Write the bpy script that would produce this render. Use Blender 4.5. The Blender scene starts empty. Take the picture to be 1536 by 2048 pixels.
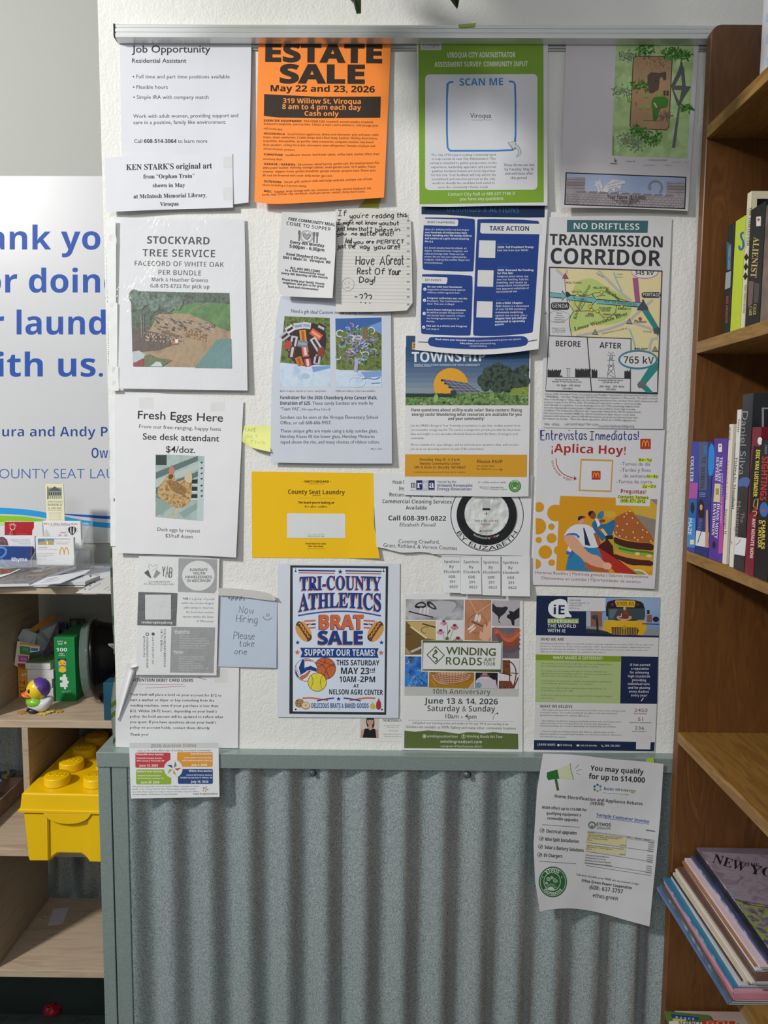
import bpy, bmesh, math, random
from mathutils import Vector, Matrix
from mathutils.geometry import tessellate_polygon as tess
random.seed(7)
SC = bpy.context.scene
COL = bpy.context.collection
# ---------------------------------------------------------------- camera
F, CX, CY = 1495.0, 768.0, 1024.0
_n = Vector((.0064, -.0963, 1)).normalized()          # wall normal (+Y) in camera axes (right, down, forward)
_r = Vector((1, .0090, -.0056)); _r = (_r - _n * _r.dot(_n)).normalized()
_d = _n.cross(_r).normalized()
EYE = Vector((0, -1.30, 1.55))
cd = bpy.data.cameras.new('camera'); cam = bpy.data.objects.new('camera', cd); COL.objects.link(cam)
cam.matrix_world = Matrix(((_r.x, -_r.y, -_r.z, EYE.x), (_n.x, -_n.y, -_n.z, EYE.y), (-_d.x, _d.y, _d.z, EYE.z), (0, 0, 0, 1)))
cd.sensor_width = 36; cd.lens = 36 * F / 2048; cd.clip_start = .02
SC.camera = cam
# ---------------------------------------------------------------- light
SC.view_settings.view_transform = 'Standard'; SC.view_settings.look = 'None'; SC.view_settings.gamma = 1
SC.view_settings.exposure = -0.16
W = bpy.data.worlds.new('room_light'); SC.world = W; W.use_nodes = True
W.node_tree.nodes['Background'].inputs[0].default_value = (.94, .97, 1, 1)
W.node_tree.nodes['Background'].inputs[1].default_value = .375
def area(name, loc, target, sx, sy, power, color=(1, 1, 1)):
    l = bpy.data.lights.new(name, 'AREA'); l.shape = 'RECTANGLE'; l.size = sx; l.size_y = sy; l.energy = power; l.color = color
    o = bpy.data.objects.new(name, l); COL.objects.link(o); o.location = loc
    o.rotation_euler = (Vector(target) - Vector(loc)).to_track_quat('-Z', 'Y').to_euler(); return o
area('ceiling_panel_light', (-2.3, -1.7, 3.05), (-.1, 0, 1.3), .26, .26, 104, (1, .985, .95))
area('ceiling_tube_light', (-.6, -2.8, 2.8), (0, 0, 1.2), 1.2, .6, 16, (.95, .98, 1))
# ---------------------------------------------------------------- projection helpers
def ray(px, py):
    v = Vector(((px - CX) / F, (py - CY) / F, 1)); return Vector((v.dot(_r), v.dot(_n), -v.dot(_d)))
def PY(px, py, y=0.0):
    w = ray(px, py); return EYE + w * ((y - EYE.y) / w.y)
def PZ(px, py, z):
    w = ray(px, py); return EYE + w * ((z - EYE.z) / w.z)
def PX(px, py, x):
    w = ray(px, py); return EYE + w * ((x - EYE.x) / w.x)
# ---------------------------------------------------------------- materials
def lin(c):
    if isinstance(c, str):
        c = c.lstrip('#'); c = [int(c[i:i + 2], 16) / 255 for i in (0, 2, 4)]
    return tuple(((x + .055) / 1.055) ** 2.4 if x > .04045 else x / 12.92 for x in c) + (1,)
MC = {}
def newmat(name):
    m = bpy.data.materials.new(name); m.use_nodes = True; nt = m.node_tree
    return m, nt, nt.nodes['Principled BSDF']
def ink(c, rough=.55):
    k = ('ink', c, rough)
    if k not in MC:
        m, nt, b = newmat('print_' + str(c)); b.inputs['Roughness'].default_value = rough
        b.inputs['Specular IOR Level'].default_value = .3
        N = nt.nodes.new('ShaderNodeTexNoise'); N.inputs['Scale'].default_value = 60
        mx = nt.nodes.new('ShaderNodeMix'); mx.data_type = 'RGBA'; mx.blend_type = 'MULTIPLY'
        mx.inputs[0].default_value = .08; mx.inputs[6].default_value = lin(c)
        nt.links.new(N.outputs['Fac'], mx.inputs[7]); nt.links.new(mx.outputs[2], b.inputs['Base Color'])
        MC[k] = m
    return MC[k]
def noisy(cols, scale=40, detail=4, rough=.5, stretch=(1, 1, 1), dist=0, bump=0, kind='noise', metal=0, lo=.3, hi=.7, spec=.4, coat=0):
    k = ('noisy', tuple(cols), scale, detail, rough, stretch, dist, bump, kind, metal, lo, hi, spec, coat)
    if k in MC: return MC[k]
    m, nt, b = newmat('surface_' + cols[0].strip('#')); L = nt.links.new
    tc = nt.nodes.new('ShaderNodeTexCoord'); mp = nt.nodes.new('ShaderNodeMapping'); mp.inputs['Scale'].default_value = stretch
    L(tc.outputs['Object'], mp.inputs[0])
    if kind == 'voronoi':
        N = nt.nodes.new('ShaderNodeTexVoronoi'); N.inputs['Scale'].default_value = scale; out = N.outputs['Color']
    elif kind == 'wave':
        N = nt.nodes.new('ShaderNodeTexWave'); N.inputs['Scale'].default_value = scale; N.inputs['Distortion'].default_value = dist
        N.inputs['Detail'].default_value = detail; out = N.outputs['Fac']
    else:
        N = nt.nodes.new('ShaderNodeTexNoise'); N.inputs['Scale'].default_value = scale; N.inputs['Detail'].default_value = detail
        N.inputs['Distortion'].default_value = dist; out = N.outputs['Fac']
    L(mp.outputs[0], N.inputs['Vector'])
    cr = nt.nodes.new('ShaderNodeValToRGB'); e = cr.color_ramp.elements
    for i, c in enumerate(cols):
        p = lo + (hi - lo) * i / max(1, len(cols) - 1)
        if i < 2: e[i].position = p; e[i].color = lin(c)
        else: q = e.new(p); q.color = lin(c)
    L(out, cr.inputs[0]); L(cr.outputs[0], b.inputs['Base Color'])
    b.inputs['Roughness'].default_value = rough; b.inputs['Metallic'].default_value = metal
    b.inputs['Specular IOR Level'].default_value = spec; b.inputs['Coat Weight'].default_value = coat
    if bump:
        bp = nt.nodes.new('ShaderNodeBump'); bp.inputs['Strength'].default_value = bump; bp.inputs['Distance'].default_value = .002
        L(out, bp.inputs['Height']); L(bp.outputs[0], b.inputs['Normal'])
    MC[k] = m; return m
def paper(c='#dcdde0', rough=.6, bump=.12, scale=9):
    k = ('paper', c, rough, bump, scale)
    if k in MC: return MC[k]
    m, nt, b = newmat('paper_' + c.strip('#')); L = nt.links.new
    tc = nt.nodes.new('ShaderNodeTexCoord'); N = nt.nodes.new('ShaderNodeTexNoise'); N.inputs['Scale'].default_value = scale; N.inputs['Detail'].default_value = 2
    L(tc.outputs['Object'], N.inputs['Vector'])
    bp = nt.nodes.new('ShaderNodeBump'); bp.inputs['Strength'].default_value = bump; bp.inputs['Distance'].default_value = .02
    L(N.outputs['Fac'], bp.inputs['Height']); L(bp.outputs[0], b.inputs['Normal'])
    b.inputs['Base Color'].default_value = lin(c); b.inputs['Roughness'].default_value = rough; b.inputs['Specular IOR Level'].default_value = .35
    MC[k] = m; return m
def glassy(c='#f4f6f6', alpha=.25, rough=.08):
    k = ('clear', c, alpha, rough)
    if k in MC: return MC[k]
    m, nt, b = newmat('clear_plastic'); L = nt.links.new
    b.inputs['Base Color'].default_value = lin(c); b.inputs['Roughness'].default_value = rough; b.inputs['Alpha'].default_value = alpha
    N = nt.nodes.new('ShaderNodeTexNoise'); N.inputs['Scale'].default_value = 14
    bp = nt.nodes.new('ShaderNodeBump'); bp.inputs['Strength'].default_value = .25; bp.inputs['Distance'].default_value = .02
    L(N.outputs['Fac'], bp.inputs['Height']); L(bp.outputs[0], b.inputs['Normal'])
    MC[k] = m; return m
# ---------------------------------------------------------------- objects
def tag(o, label=None, cat=None, group=None, kind=None):
    if label: o['label'] = label
    if cat: o['category'] = cat
    if group: o['group'] = group
    if kind: o['kind'] = kind
    return o
def empty(name, loc=(0, 0, 0), label=None, cat=None, group=None, rot=(0, 0, 0)):
    o = bpy.data.objects.new(name, None); COL.objects.link(o); o.location = loc; o.rotation_euler = rot; o.empty_display_size = .02
    return tag(o, label, cat, group)
def link(name, bm, mats, parent=None, smooth=False, kind=None, world=False):
    me = bpy.data.meshes.new(name); bm.to_mesh(me); bm.free()
    for m in (mats if isinstance(mats, (list, tuple)) else [mats]): me.materials.append(m)
    if smooth:
        for p in me.polygons: p.use_smooth = True
    o = bpy.data.objects.new(name, me); COL.objects.link(o)
    if parent:
        o.parent = parent
        if world: bpy.context.view_layer.update(); o.matrix_parent_inverse = parent.matrix_world.inverted()
    if kind: o['kind'] = kind
    return o
def box(bm, x0, x1, y0, y1, z0, z1, mi=0, bevel=0):
    r = bmesh.ops.create_cube(bm, size=1, matrix=Matrix.Translation(((x0 + x1) / 2, (y0 + y1) / 2, (z0 + z1) / 2)) @ Matrix.Diagonal((abs(x1 - x0), abs(y1 - y0), abs(z1 - z0), 1)))
    fs = {f for v in r['verts'] for f in v.link_faces}
    if bevel:
        es = list({e for f in fs for e in f.edges}); rr = bmesh.ops.bevel(bm, geom=es, offset=bevel, segments=2, affect='EDGES', profile=.6); fs |= set(rr['faces'])
    for f in fs:
        if f.is_valid: f.material_index = mi
    return bm
def boxo(name, x0, x1, y0, y1, z0, z1, mat, parent=None, bevel=0, **k):
    return link(name, box(bmesh.new(), x0, x1, y0, y1, z0, z1, 0, bevel), mat, parent, **k)
def prism(bm, pts, h, axis='Z', mi=0):
    """extrude closed outline pts (3-D vectors) by vector h"""
    h = Vector(h); a = [bm.verts.new(p) for p in pts]; b = [bm.verts.new(Vector(p) + h) for p in pts]; n = len(a)
    fs = [bm.faces.new(a[::-1]), bm.faces.new(b)] + [bm.faces.new((a[i], a[(i + 1) % n], b[(i + 1) % n], b[i])) for i in range(n)]
    for f in fs: f.material_index = mi
    return bm
def lathe(bm, prof, seg=32, loc=(0, 0, 0), mi=0, sx=1, sy=1, axis='Z'):
    rings = []
    for r, z in prof:
        ring = []
        for i in range(seg):
            a = 2 * math.pi * i / seg; p = (r * math.cos(a) * sx, r * math.sin(a) * sy, z)
            if axis == 'Y': p = (p[0], z, p[1])
            if axis == 'X': p = (z, p[0], p[1])
            ring.append(bm.verts.new(Vector(p) + Vector(loc)))
        rings.append(ring)
    for a, b in zip(rings, rings[1:]):
        for i in range(seg):
            f = bm.faces.new((a[i], a[(i + 1) % seg], b[(i + 1) % seg], b[i])); f.material_index = mi; f.smooth = True
    for ring, fl in ((rings[0], 1), (rings[-1], 0)):
        f = bm.faces.new(ring[::-1] if fl else ring); f.material_index = mi
    bmesh.ops.recalc_face_normals(bm, faces=bm.faces)
    return bm
# ---------------------------------------------------------------- writing
FONT = bpy.data.fonts.load('<builtin>')
MAPS = {'serif': (0x1D400, 0x1D41A, 0x1D7CE), 'bold': (0x1D5D4, 0x1D5EE, 0x1D7EC)}
CHARS = ''.join(chr(i) for i in range(33, 127)) + '¡“”’•–—áéíóúñ®'
ADV = {}; GLY = {}
def _mesh(body, offset, res):
    c = bpy.data.curves.new('t', 'FONT'); c.font = FONT; c.size = 1; c.body = body; c.offset = offset; c.resolution_u = res; c.dimensions = '2D'; c.fill_mode = 'BOTH'; c.space_line = 3
    o = bpy.data.objects.new('t', c); COL.objects.link(o)
    me = bpy.data.meshes.new_from_object(o)
    vs = [(v.co.x, v.co.y) for v in me.vertices]; fs = [tuple(p.vertices) for p in me.polygons]
    bpy.data.objects.remove(o); bpy.data.curves.remove(c); bpy.data.meshes.remove(me); return vs, fs
def _map(s, style):
    if style not in MAPS: return s
    u, l, g = MAPS[style]
    return ''.join(chr(u + ord(c) - 65) if 'A' <= c <= 'Z' else chr(l + ord(c) - 97) if 'a' <= c <= 'z' else chr(g + ord(c) - 48) if c.isdigit() and c.isascii() else c for c in s)
def glyph(c, style, offset, res):
    k = (c, style, offset, res)
    if k not in GLY: GLY[k] = _mesh(_map(c, style), offset, res)
    return GLY[k]
def adv(c, style):
    k = (c, style)
    if k not in ADV:
        w = lambda t: max(x for x, y in _mesh(t, 0, 1)[0])
        if ('', style) not in ADV: ADV['', style] = w('HH')
        ADV[k] = w('H' + _map(c, style) + 'H') - ADV['', style]
    return ADV[k]
TXC = {}
def textgeo(s, style, offset, res):
    offset = round(round(offset / .01) * .01, 3)
    k = (s, style, offset, res)
    if k in TXC: return TXC[k]
    x = 0; vs = []; fs = []
    for c in s:
        if c != ' ':
            g = glyph(c, style, offset, res); n0 = len(vs); vs += [(a + x, b) for a, b in g[0]]; fs += [tuple(i + n0 for i in f) for f in g[1]]
        x += adv(c, style)
    x0 = min([v[0] for v in vs], default=0); x1 = max([v[0] for v in vs], default=1)
    TXC[k] = (vs, fs, x0, x1); return TXC[k]
G = {}
for _l in '''A 002840 1333|B 0800 0838463404 34423000|C 4738180602103041|D 0800 082846422000|E 480800 0040 0434|F 480800 0434|G 47381806021030414424|H 0800 4840 0444|I 0848 2820 0040
J 4842301001|K 0800 4804 0440|L 080040|M 0008244840|N 00084048|O 180602103042463818|P 0800 0838463404|R 0800 0838463404 2440|S 47381807054341301001|T 0848 2820|U 080210304248|V 082048|W 0810253048|Y 0824 482420
a 353515030110203234 3530|b 0800 03153533312000|c 3425150301102031|d 3515030110203233 3830|e 03333425150301102031|f 3728171410 0535|g 3515030110203233 353b2c0b|h 0800 0315253430|i 0500 0708|j 252b1c0b 2728|k 0800 3502 1330|l 0800
m 0500 03152420 23354440|n 0500 0315253430|o 150301102032342515|p 050c 031525333120 2001|r 0500 03152534|s 342515043230 3001|t 18112030 0535|u 0501102032 3530|v 052045|w 0510243045|y 05021133 353b2c0b|z 05350030|x 0530 3500
! 0802 0001|? 07183846242 2021|' 0807|- 0333|. 0001|, 010a|1 070800|2 071838460040|4 180444 3830|8 240628462402204224|5 4808053544423000|0 180602103042463818|> 052301|: 0403 0100'''.replace('\n', '|').split('|'):
    ch, rest = _l[0], _l[2:]
    st = []
    for s in rest.split(' '):
        if len(s) % 2: s = s[:-1]
        st.append([(int(s[i]), -' abc'.index(s[i + 1]) if s[i + 1] in 'abc' else int(s[i + 1])) for i in range(0, len(s), 2)])
    G[ch] = [q for q in st if len(q) > 1]
def chaikin(p, closed=False, it=1):
    for _ in range(it):
        if len(p) < 3: return p
        q = [] if closed else [p[0]]
        n = len(p)
        for i in range(n if closed else n - 1):
            a, b = p[i], p[(i + 1) % n]
            q += [(a[0] * .75 + b[0] * .25, a[1] * .75 + b[1] * .25), (a[0] * .25 + b[0] * .75, a[1] * .25 + b[1] * .75)]
        if not closed: q.append(p[-1])
        p = q
    return p
def arc(cx, cy, rx, ry, a0, a1, n=16):
    return [(cx + rx * math.cos(math.radians(a0 + (a1 - a0) * i / n)), cy + ry * math.sin(math.radians(a0 + (a1 - a0) * i / n))) for i in range(n + 1)]
def lerp(a, b, t): return a + (b - a) * t
def polyat(pts, x):
    if x <= pts[0][0]: return pts[0][1] + (pts[1][1] - pts[0][1]) / (pts[1][0] - pts[0][0]) * (x - pts[0][0])
    for a, b in zip(pts, pts[1:]):
        if x <= b[0]: return lerp(a[1], b[1], (x - a[0]) / (b[0] - a[0]))
    a, b = pts[-2], pts[-1]; return b[1] + (b[1] - a[1]) / (b[0] - a[0]) * (x - b[0])
def smoothpts(pts):
    q = chaikin(pts, it=2) if len(pts) > 2 else pts
    return q
class Sheet:
    """A printed sheet: outline in picture pixels of the photograph, carried onto its own real surface
    (a wall plane at y = plane, lifted off by base + lift(u, v) millimetres)."""
    def __init__(s, name, label, cat, top, bot, base=1.5, lift=None, col='#dcdde0', plane=0.0, group=None, mat=None, thick=.25, res=(18, 24), zoom=None, xform=None, outline=None, left=None, right=None):
        s.name, s.label, s.cat, s.group = name, label, cat, group
        s.top, s.bot = smoothpts(top), smoothpts(bot); s.base, s.lf, s.plane = base, lift or (lambda u, v: 0), plane
        s.TL, s.TR, s.BL, s.BR = top[0], top[-1], bot[0], bot[-1]
        s.left = left or [s.TL, s.BL]; s.right = right or [s.TR, s.BR]
        s.mat = mat or paper(col); s.thick = thick; s.res = res
        s.parts = {}; s.order = []; s.z = zoom or (0, 0, 1); s.layer = 0; s.top_layer = 0; s.xf = xform; s.outline = outline
    def zoom(s, x, y, k): s.z = (x, y, k)
    def reset(s, n=0): s.top_layer = max(s.top_layer, s.layer); s.layer = n
    def p(s, q): return (s.z[0] + q[0] / s.z[2], s.z[1] + q[1] / s.z[2])
    def edge(s, pts, y):       # x along a side polyline (sorted by y)
        return polyat([(b, a) for a, b in pts], y)
    def uv(s, x, y):
        yt, yb = polyat(s.top, x), polyat(s.bot, x); v = (y - yt) / (yb - yt)
        xl = s.edge(s.left, y); xr = s.edge(s.right, y)
        return (x - xl) / (xr - xl), v
    def height(s, x, y):
        u, v = s.uv(x, y); u = min(1, max(0, u)); v = min(1, max(0, v)); return s.base + s.lf(u, v)
    def world(s, x, y, up=0):
        if s.xf: return s.xf(x, y, up)
        return PY(x, y, s.plane - (s.height(x, y) + up) * .001)
    def part(s, name):
        if name not in s.parts: s.parts[name] = dict(cut=bmesh.new(), v=[], f=[], mats=[]); s.order.append(name)
        return s.parts[name]
    def mi(s, P, m):
        if m not in P['mats']: P['mats'].append(m)
        return P['mats'].index(m)
    def face(s, pts, m, part='printing', fine=False, raw=False):
        """pts in zoom px"""
        P = s.part(part); i = s.mi(P, m)
        q = pts if raw else [s.p(a) for a in pts]
        s.layer += 1
        z = float(s.layer)
        bm = P['cut']; vs = [bm.verts.new((a[0], a[1], z)) for a in q]
        for tr in ([range(len(vs))] if len(vs) < 4 else tess([[Vector((a[0], a[1], 0)) for a in q]])):
            try: bm.faces.new([vs[k] for k in tr]).material_index = i
            except ValueError: pass
    def poly(s, pts, c, part='printing', smooth=0, **k):
        if smooth: pts = chaikin(pts, True, smooth)
        s.face(pts, ink(c) if isinstance(c, str) else c, part, **k)
    def rect(s, x0, y0, x1, y1, c, part='printing', r=0, sk=0):
        """sk: skew, px of extra y at the right edge"""
        if r:
            pts = arc(x1 - r, y0 + r, r, r, -90, 0, 5) + arc(x1 - r, y1 - r, r, r, 0, 90, 5) + arc(x0 + r, y1 - r, r, r, 90, 180, 5) + arc(x0 + r, y0 + r, r, r, 180, 270, 5)
        else: pts = [(x0, y0), (x1, y0), (x1, y1), (x0, y1)]
        if sk: pts = [(a, b + sk * (a - x0) / (x1 - x0)) for a, b in pts]
        s.poly(pts, c, part)
    def disc(s, x, y, rx, c, ry=None, part='printing', n=28): s.poly(arc(x, y, rx, ry or rx, 0, 360 - 360 / n, n - 1), c, part)
    def ring(s, x, y, rx, w, c, ry=None, part='printing', a0=0, a1=360): s.line(arc(x, y, rx, ry or rx, a0, a1, 40), w, c, part=part)
    def line(s, pts, w, c, part='printing', smooth=0, closed=False):
        if smooth: pts = chaikin(pts, closed, smooth)
        q = [s.p(a) for a in pts]; w = w / s.z[2] / 2
        if closed: q = q + [q[0]]
        q = [a for i, a in enumerate(q) if i == 0 or (abs(a[0] - q[i - 1][0]) + abs(a[1] - q[i - 1][1])) > 1e-4]
        if len(q) < 2: return
        P = s.part(part); mi = s.mi(P, ink(c) if isinstance(c, str) else c); s.layer += 1; z = float(s.layer)
        n = len(q); L = []; R = []
        for i in range(n):
            a = q[max(0, i - 1)]; b = q[min(n - 1, i + 1)]
            if closed and i in (0, n - 1): a, b = q[n - 2], q[1]
            dx, dy = b[0] - a[0], b[1] - a[1]; l = math.hypot(dx, dy) or 1; nx, ny = -dy / l, dx / l; k = 1
            if 0 < i < n - 1 or closed:
                c0 = q[i - 1] if i else q[n - 2]; e = (q[i][0] - c0[0], q[i][1] - c0[1]); el = math.hypot(*e) or 1
                ct = abs((-e[1] * nx + e[0] * ny) / el); k = 1 / max(ct, .45)
            L.append((q[i][0] + nx * w * k, q[i][1] + ny * w * k)); R.append((q[i][0] - nx * w * k, q[i][1] - ny * w * k))
        bm = P['cut']; A = [bm.verts.new((x, y, z)) for x, y in L]; B = [bm.verts.new((x, y, z)) for x, y in R]
        for i in range(n - 1):
            try: bm.faces.new((A[i], A[i + 1], B[i + 1], B[i])).material_index = mi
            except ValueError: pass
    def t(s, x0, y0, x1, y1, h, text, style='sans', c='#2b2b2e', off=None, part='lettering', res=None, warp=None, sx=0):
        """text from (x0,y0) to (x1,y1) along its baseline, capitals h high; all in zoom px"""
        hp = h / s.z[2]
        off = {'sb': -.01, 'med': -.02, 'sans': .004, 'reg': .006}.get(style, 0) if off is None else off
        if style in ('sb', 'med'): style = 'bold'
        if style in ('ital', 'bital'): sx = sx or .2; off = off or (.02 if style == 'bital' else 0)
        if style not in MAPS: style = 'sans'
        if style == 'sans' and hp < 8: off = 0
        if style == 'serif': off = max(0, off)
        res = res or (1 if hp < 5.5 else 2 if hp < 9 else 4 if hp < 22 else 6)
        vs, fs, a, b = textgeo(text, style, off, res)
        P = s.part(part); mi = s.mi(P, ink(c)); s.layer += .25; z = 1000. + s.layer
        k = hp / .70
        if x1 is None: x1 = x0 + (b - a) * k * s.z[2]; y1 = y0 if y1 is None else y1
        A = Vector(s.p((x0, y0))); B = Vector(s.p((x1, y1))); d = B - A; W_ = d.length or 1; d /= W_; up = Vector((d.y, -d.x))
        big = hp > 13
        out = []
        for x, y in vs:
            tx = (x - a) / (b - a)
            if warp: q = s.p(warp(tx, y / .70 * h)); q = Vector(q)
            else: q = A + d * (tx * W_ + sx * y * k) + up * (y * k)
            out.append((q.x, q.y, z))
        if big:
            bm = P['cut']; V = [bm.verts.new(o) for o in out]
            for f in fs:
                try: bm.faces.new([V[i] for i in f]).material_index = mi
                except ValueError: pass
        else:
            n0 = len(P['v']); P['v'] += out; P['f'] += [(tuple(i + n0 for i in f), mi) for f in fs]
    def arct(s, cx, cy, r, a0, a1, h, text, style='sb', c='#2b2b2e', inside=False, ry=None, **k):
        """text on a circle, angles in degrees clockwise from east; inside: letters hang towards the centre (bottom arcs)"""
        ry = ry or r
        def w(tx, y):
            a = math.radians(lerp(a0, a1, tx)); rr = -y if inside else y
            return (cx + (r + rr) * math.cos(a), cy + (ry + rr) * math.sin(a))
        s.t(0, 0, 1, 0, h, text, style, c, warp=w, **k)
    def hand(s, x0, y0, x1, y1, h, text, c='#1c1c1e', w=None, part='handwriting', wob=.35, slant=.08, seed=1):
        rd = random.Random(hash(text) % 1000 if 0 else len(text) * 7 + seed)
        P = s.part(part); adv = []; x = 0
        for ch in text:
            adv.append(x); g = G.get(ch)
            x += 3 if ch == ' ' or not g else max(p[0] for st in g for p in st) + 1.6
        tot = max(1, x - 1.6); w = w or h * .13
        dx, dy = x1 - x0, y1 - y0
        for ch, ax in zip(text, adv):
            g = G.get(ch)
            if ch == ' ' or not g: continue
            jy = rd.uniform(-wob, wob); js = rd.uniform(.92, 1.1)
            for st in g:
                pts = []
                for a, b in st:
                    t_ = (ax + a + slant * b) / tot
                    pts.append((x0 + dx * t_, y0 + dy * t_ - (b * js + jy) * h / 8))
                s.line(pts, w, c, part=part, smooth=2 if len(pts) > 2 and ch not in 'EFHIKLMNTVWYAvwzy' else 0); s.layer -= .8
    def para(s, x0, y0, dy, h, lines, style='sans', c='#3a3a3c', sk=0, **k):
        """lines: (text, x1) or (x0, text, x1)"""
        for i, l in enumerate(lines):
            if l is None: continue
            a, tx, b = l if len(l) == 3 else (x0, l[0], l[1])
            y = y0 + dy * i; s.t(a, y + sk * (a - x0), b, y + sk * (b - x0), h, tx, style, c, **k)
    def paper(s, root, org):
        nu, nv = s.res; bm = bmesh.new(); g0 = {}; g1 = {}
        for j in range(nv + 1):
            for i in range(nu + 1):
                u, v = i / nu, j / nv
                y = lerp(lerp(s.TL[1], s.BL[1], v), lerp(s.TR[1], s.BR[1], v), u)
                for _ in range(4):
                    xl, xr = s.edge(s.left, y), s.edge(s.right, y); x = lerp(xl, xr, u); y = lerp(polyat(s.top, x), polyat(s.bot, x), v)
                g0[i, j] = bm.verts.new(s.world(x, y) - org); g1[i, j] = bm.verts.new(s.world(x, y, -s.thick) - org)
        for j in range(nv):
            for i in range(nu):
                bm.faces.new((g0[i, j], g0[i, j + 1], g0[i + 1, j + 1], g0[i + 1, j])).smooth = True
                bm.faces.new((g1[i, j], g1[i + 1, j], g1[i + 1, j + 1], g1[i, j + 1])).smooth = True
        rim = [(i, 0) for i in range(nu)] + [(nu, j) for j in range(nv)] + [(i, nv) for i in range(nu, 0, -1)] + [(0, j) for j in range(nv, 0, -1)]
        V = lambda g, a: bm.verts.new(g[a].co)
        for a, b in zip(rim, rim[1:] + rim[:1]): bm.faces.new((V(g0, a), V(g0, b), V(g1, b), V(g1, a)))
        link('sheet', bm, s.mat, root)
    def build(s, step=14, root=None):
        cx = (s.TL[0] + s.BR[0]) / 2; cy = (s.TL[1] + s.BR[1]) / 2
        org = root.location.copy() if root else s.world(cx, cy); sheet = root is None
        root = root or empty(s.name, org, s.label, s.cat, s.group)
        if sheet: s.paper(root, org)
        kv = 0; L_ = s.lf
        if not s.xf:
            for i in range(1, 8):
                for j in range(1, 8):
                    u, v = i / 8, j / 8; kv = max(kv, abs(L_(u + .03, v) - 2 * L_(u, v) + L_(u - .03, v)), abs(L_(u, v + .025) - 2 * L_(u, v) + L_(u, v - .025)), abs(L_(u + .03, v + .025) - L_(u + .03, v) - L_(u, v + .025) + L_(u, v)))
        g5 = min(kv, .03)
        if kv > .002 and step: step, kv = 9, kv * .42
        kv = min(kv, .02); st = min(.012, max(.003, kv * 1.3)); st = min(st, 1. / max(1, s.top_layer, s.layer))
        H = lambda z: .05 + 4 * g5 + (z % 1000) * st + (.02 + 2 * g5 if z >= 1000 else 0)
        for nme in s.order:
            P = s.parts[nme]; bm = P['cut']
            if len(bm.verts) and step:
                xs = [v.co.x for v in bm.verts]; ys = [v.co.y for v in bm.verts]
                x = min(xs) + step
                bmesh.ops.triangulate(bm, faces=[f for f in bm.faces if len(f.verts) > 4])
                while x < max(xs):
                    bmesh.ops.bisect_plane(bm, geom=bm.verts[:] + bm.edges[:] + bm.faces[:], plane_co=(x, 0, 0), plane_no=(1, 0, 0)); x += step
                y = min(ys) + step
                while y < max(ys):
                    bmesh.ops.bisect_plane(bm, geom=bm.verts[:] + bm.edges[:] + bm.faces[:], plane_co=(0, y, 0), plane_no=(0, 1, 0)); y += step
            bm.verts.ensure_lookup_table(); bm.verts.index_update()
            V = [s.world(v.co.x, v.co.y, H(v.co.z)) - org for v in bm.verts]
            Fc = [[v.index for v in f.verts] for f in bm.faces]; M = [f.material_index for f in bm.faces]
            n0 = len(V); V += [s.world(q[0], q[1], H(q[2])) - org for q in P['v']]
            Fc += [[i + n0 for i in f] for f, _ in P['f']]; M += [m for _, m in P['f']]
            bm.free()
            me = bpy.data.meshes.new(nme); me.from_pydata([tuple(v) for v in V], [], Fc); me.polygons.foreach_set('material_index', M)
            for m in P['mats']: me.materials.append(m)
            o = bpy.data.objects.new(nme, me); COL.objects.link(o); o.parent = root; o['kind'] = 'stuff'
        s.root = root; s.org = org
        return root
    def tape(s, x0, y0, x1, y1, ang=0):
        """clear tape strip on the sheet"""
        s.rect(x0, y0, x1, y1, tape_mat(), part='tape')
def tape_mat():
    if 'tape' not in MC:
        m, nt, b = newmat('clear_tape'); b.inputs['Base Color'].default_value = lin('#e8e8e2'); b.inputs['Alpha'].default_value = .35; b.inputs['Roughness'].default_value = .25
        n = nt.nodes.new('ShaderNodeTexNoise'); n.inputs['Scale'].default_value = 300; nt.links.new(n.outputs['Fac'], b.inputs['Roughness'])
        MC['tape'] = m
    return MC['tape']
# ---------------------------------------------------------------- setting
def wall_mat(c, name, scale=230, strength=.22):
    m, nt, b = newmat(name); L = nt.links.new
    tc = nt.nodes.new('ShaderNodeTexCoord')
    a = nt.nodes.new('ShaderNodeTexNoise'); a.inputs['Scale'].default_value = scale; a.inputs['Detail'].default_value = 3; L(tc.outputs['Object'], a.inputs['Vector'])
    v = nt.nodes.new('ShaderNodeTexNoise'); v.inputs['Scale'].default_value = scale * .3; v.inputs['Detail'].default_value = 2; L(tc.outputs['Object'], v.inputs['Vector'])
    ad = nt.nodes.new('ShaderNodeMath'); ad.operation = 'ADD'; L(a.outputs['Fac'], ad.inputs[0]); L(v.outputs['Fac'], ad.inputs[1])
    bp = nt.nodes.new('ShaderNodeBump'); bp.inputs['Strength'].default_value = strength; bp.inputs['Distance'].default_value = .004
    L(ad.outputs[0], bp.inputs['Height']); L(bp.outputs[0], b.inputs['Normal'])
    b.inputs['Base Color'].default_value = lin(c); b.inputs['Roughness'].default_value = .6
    return m
WALL = wall_mat('#dfded9', 'orange_peel_paint')
WALLB = wall_mat('#a0a19b', 'smooth_grey_paint', 300, .05)
XL = PY(211, 600).x
LEDGE_Z = PY(700, 1497).z
tag(boxo('wall_front', XL, 2.2, 0, .125, 0, 3.0, WALL), kind='structure')
YB = .575
tag(boxo('wall_back', -3.0, 2.2, YB, YB + .1, 0, 3.0, WALLB), kind='structure')
FLOORM = noisy(['#454e4a', '#515a55', '#3f4743'], 30, 3, .6)
tag(boxo('floor', -3.0, 2.2, -3.2, YB, -.05, 0, FLOORM), kind='structure')
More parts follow.
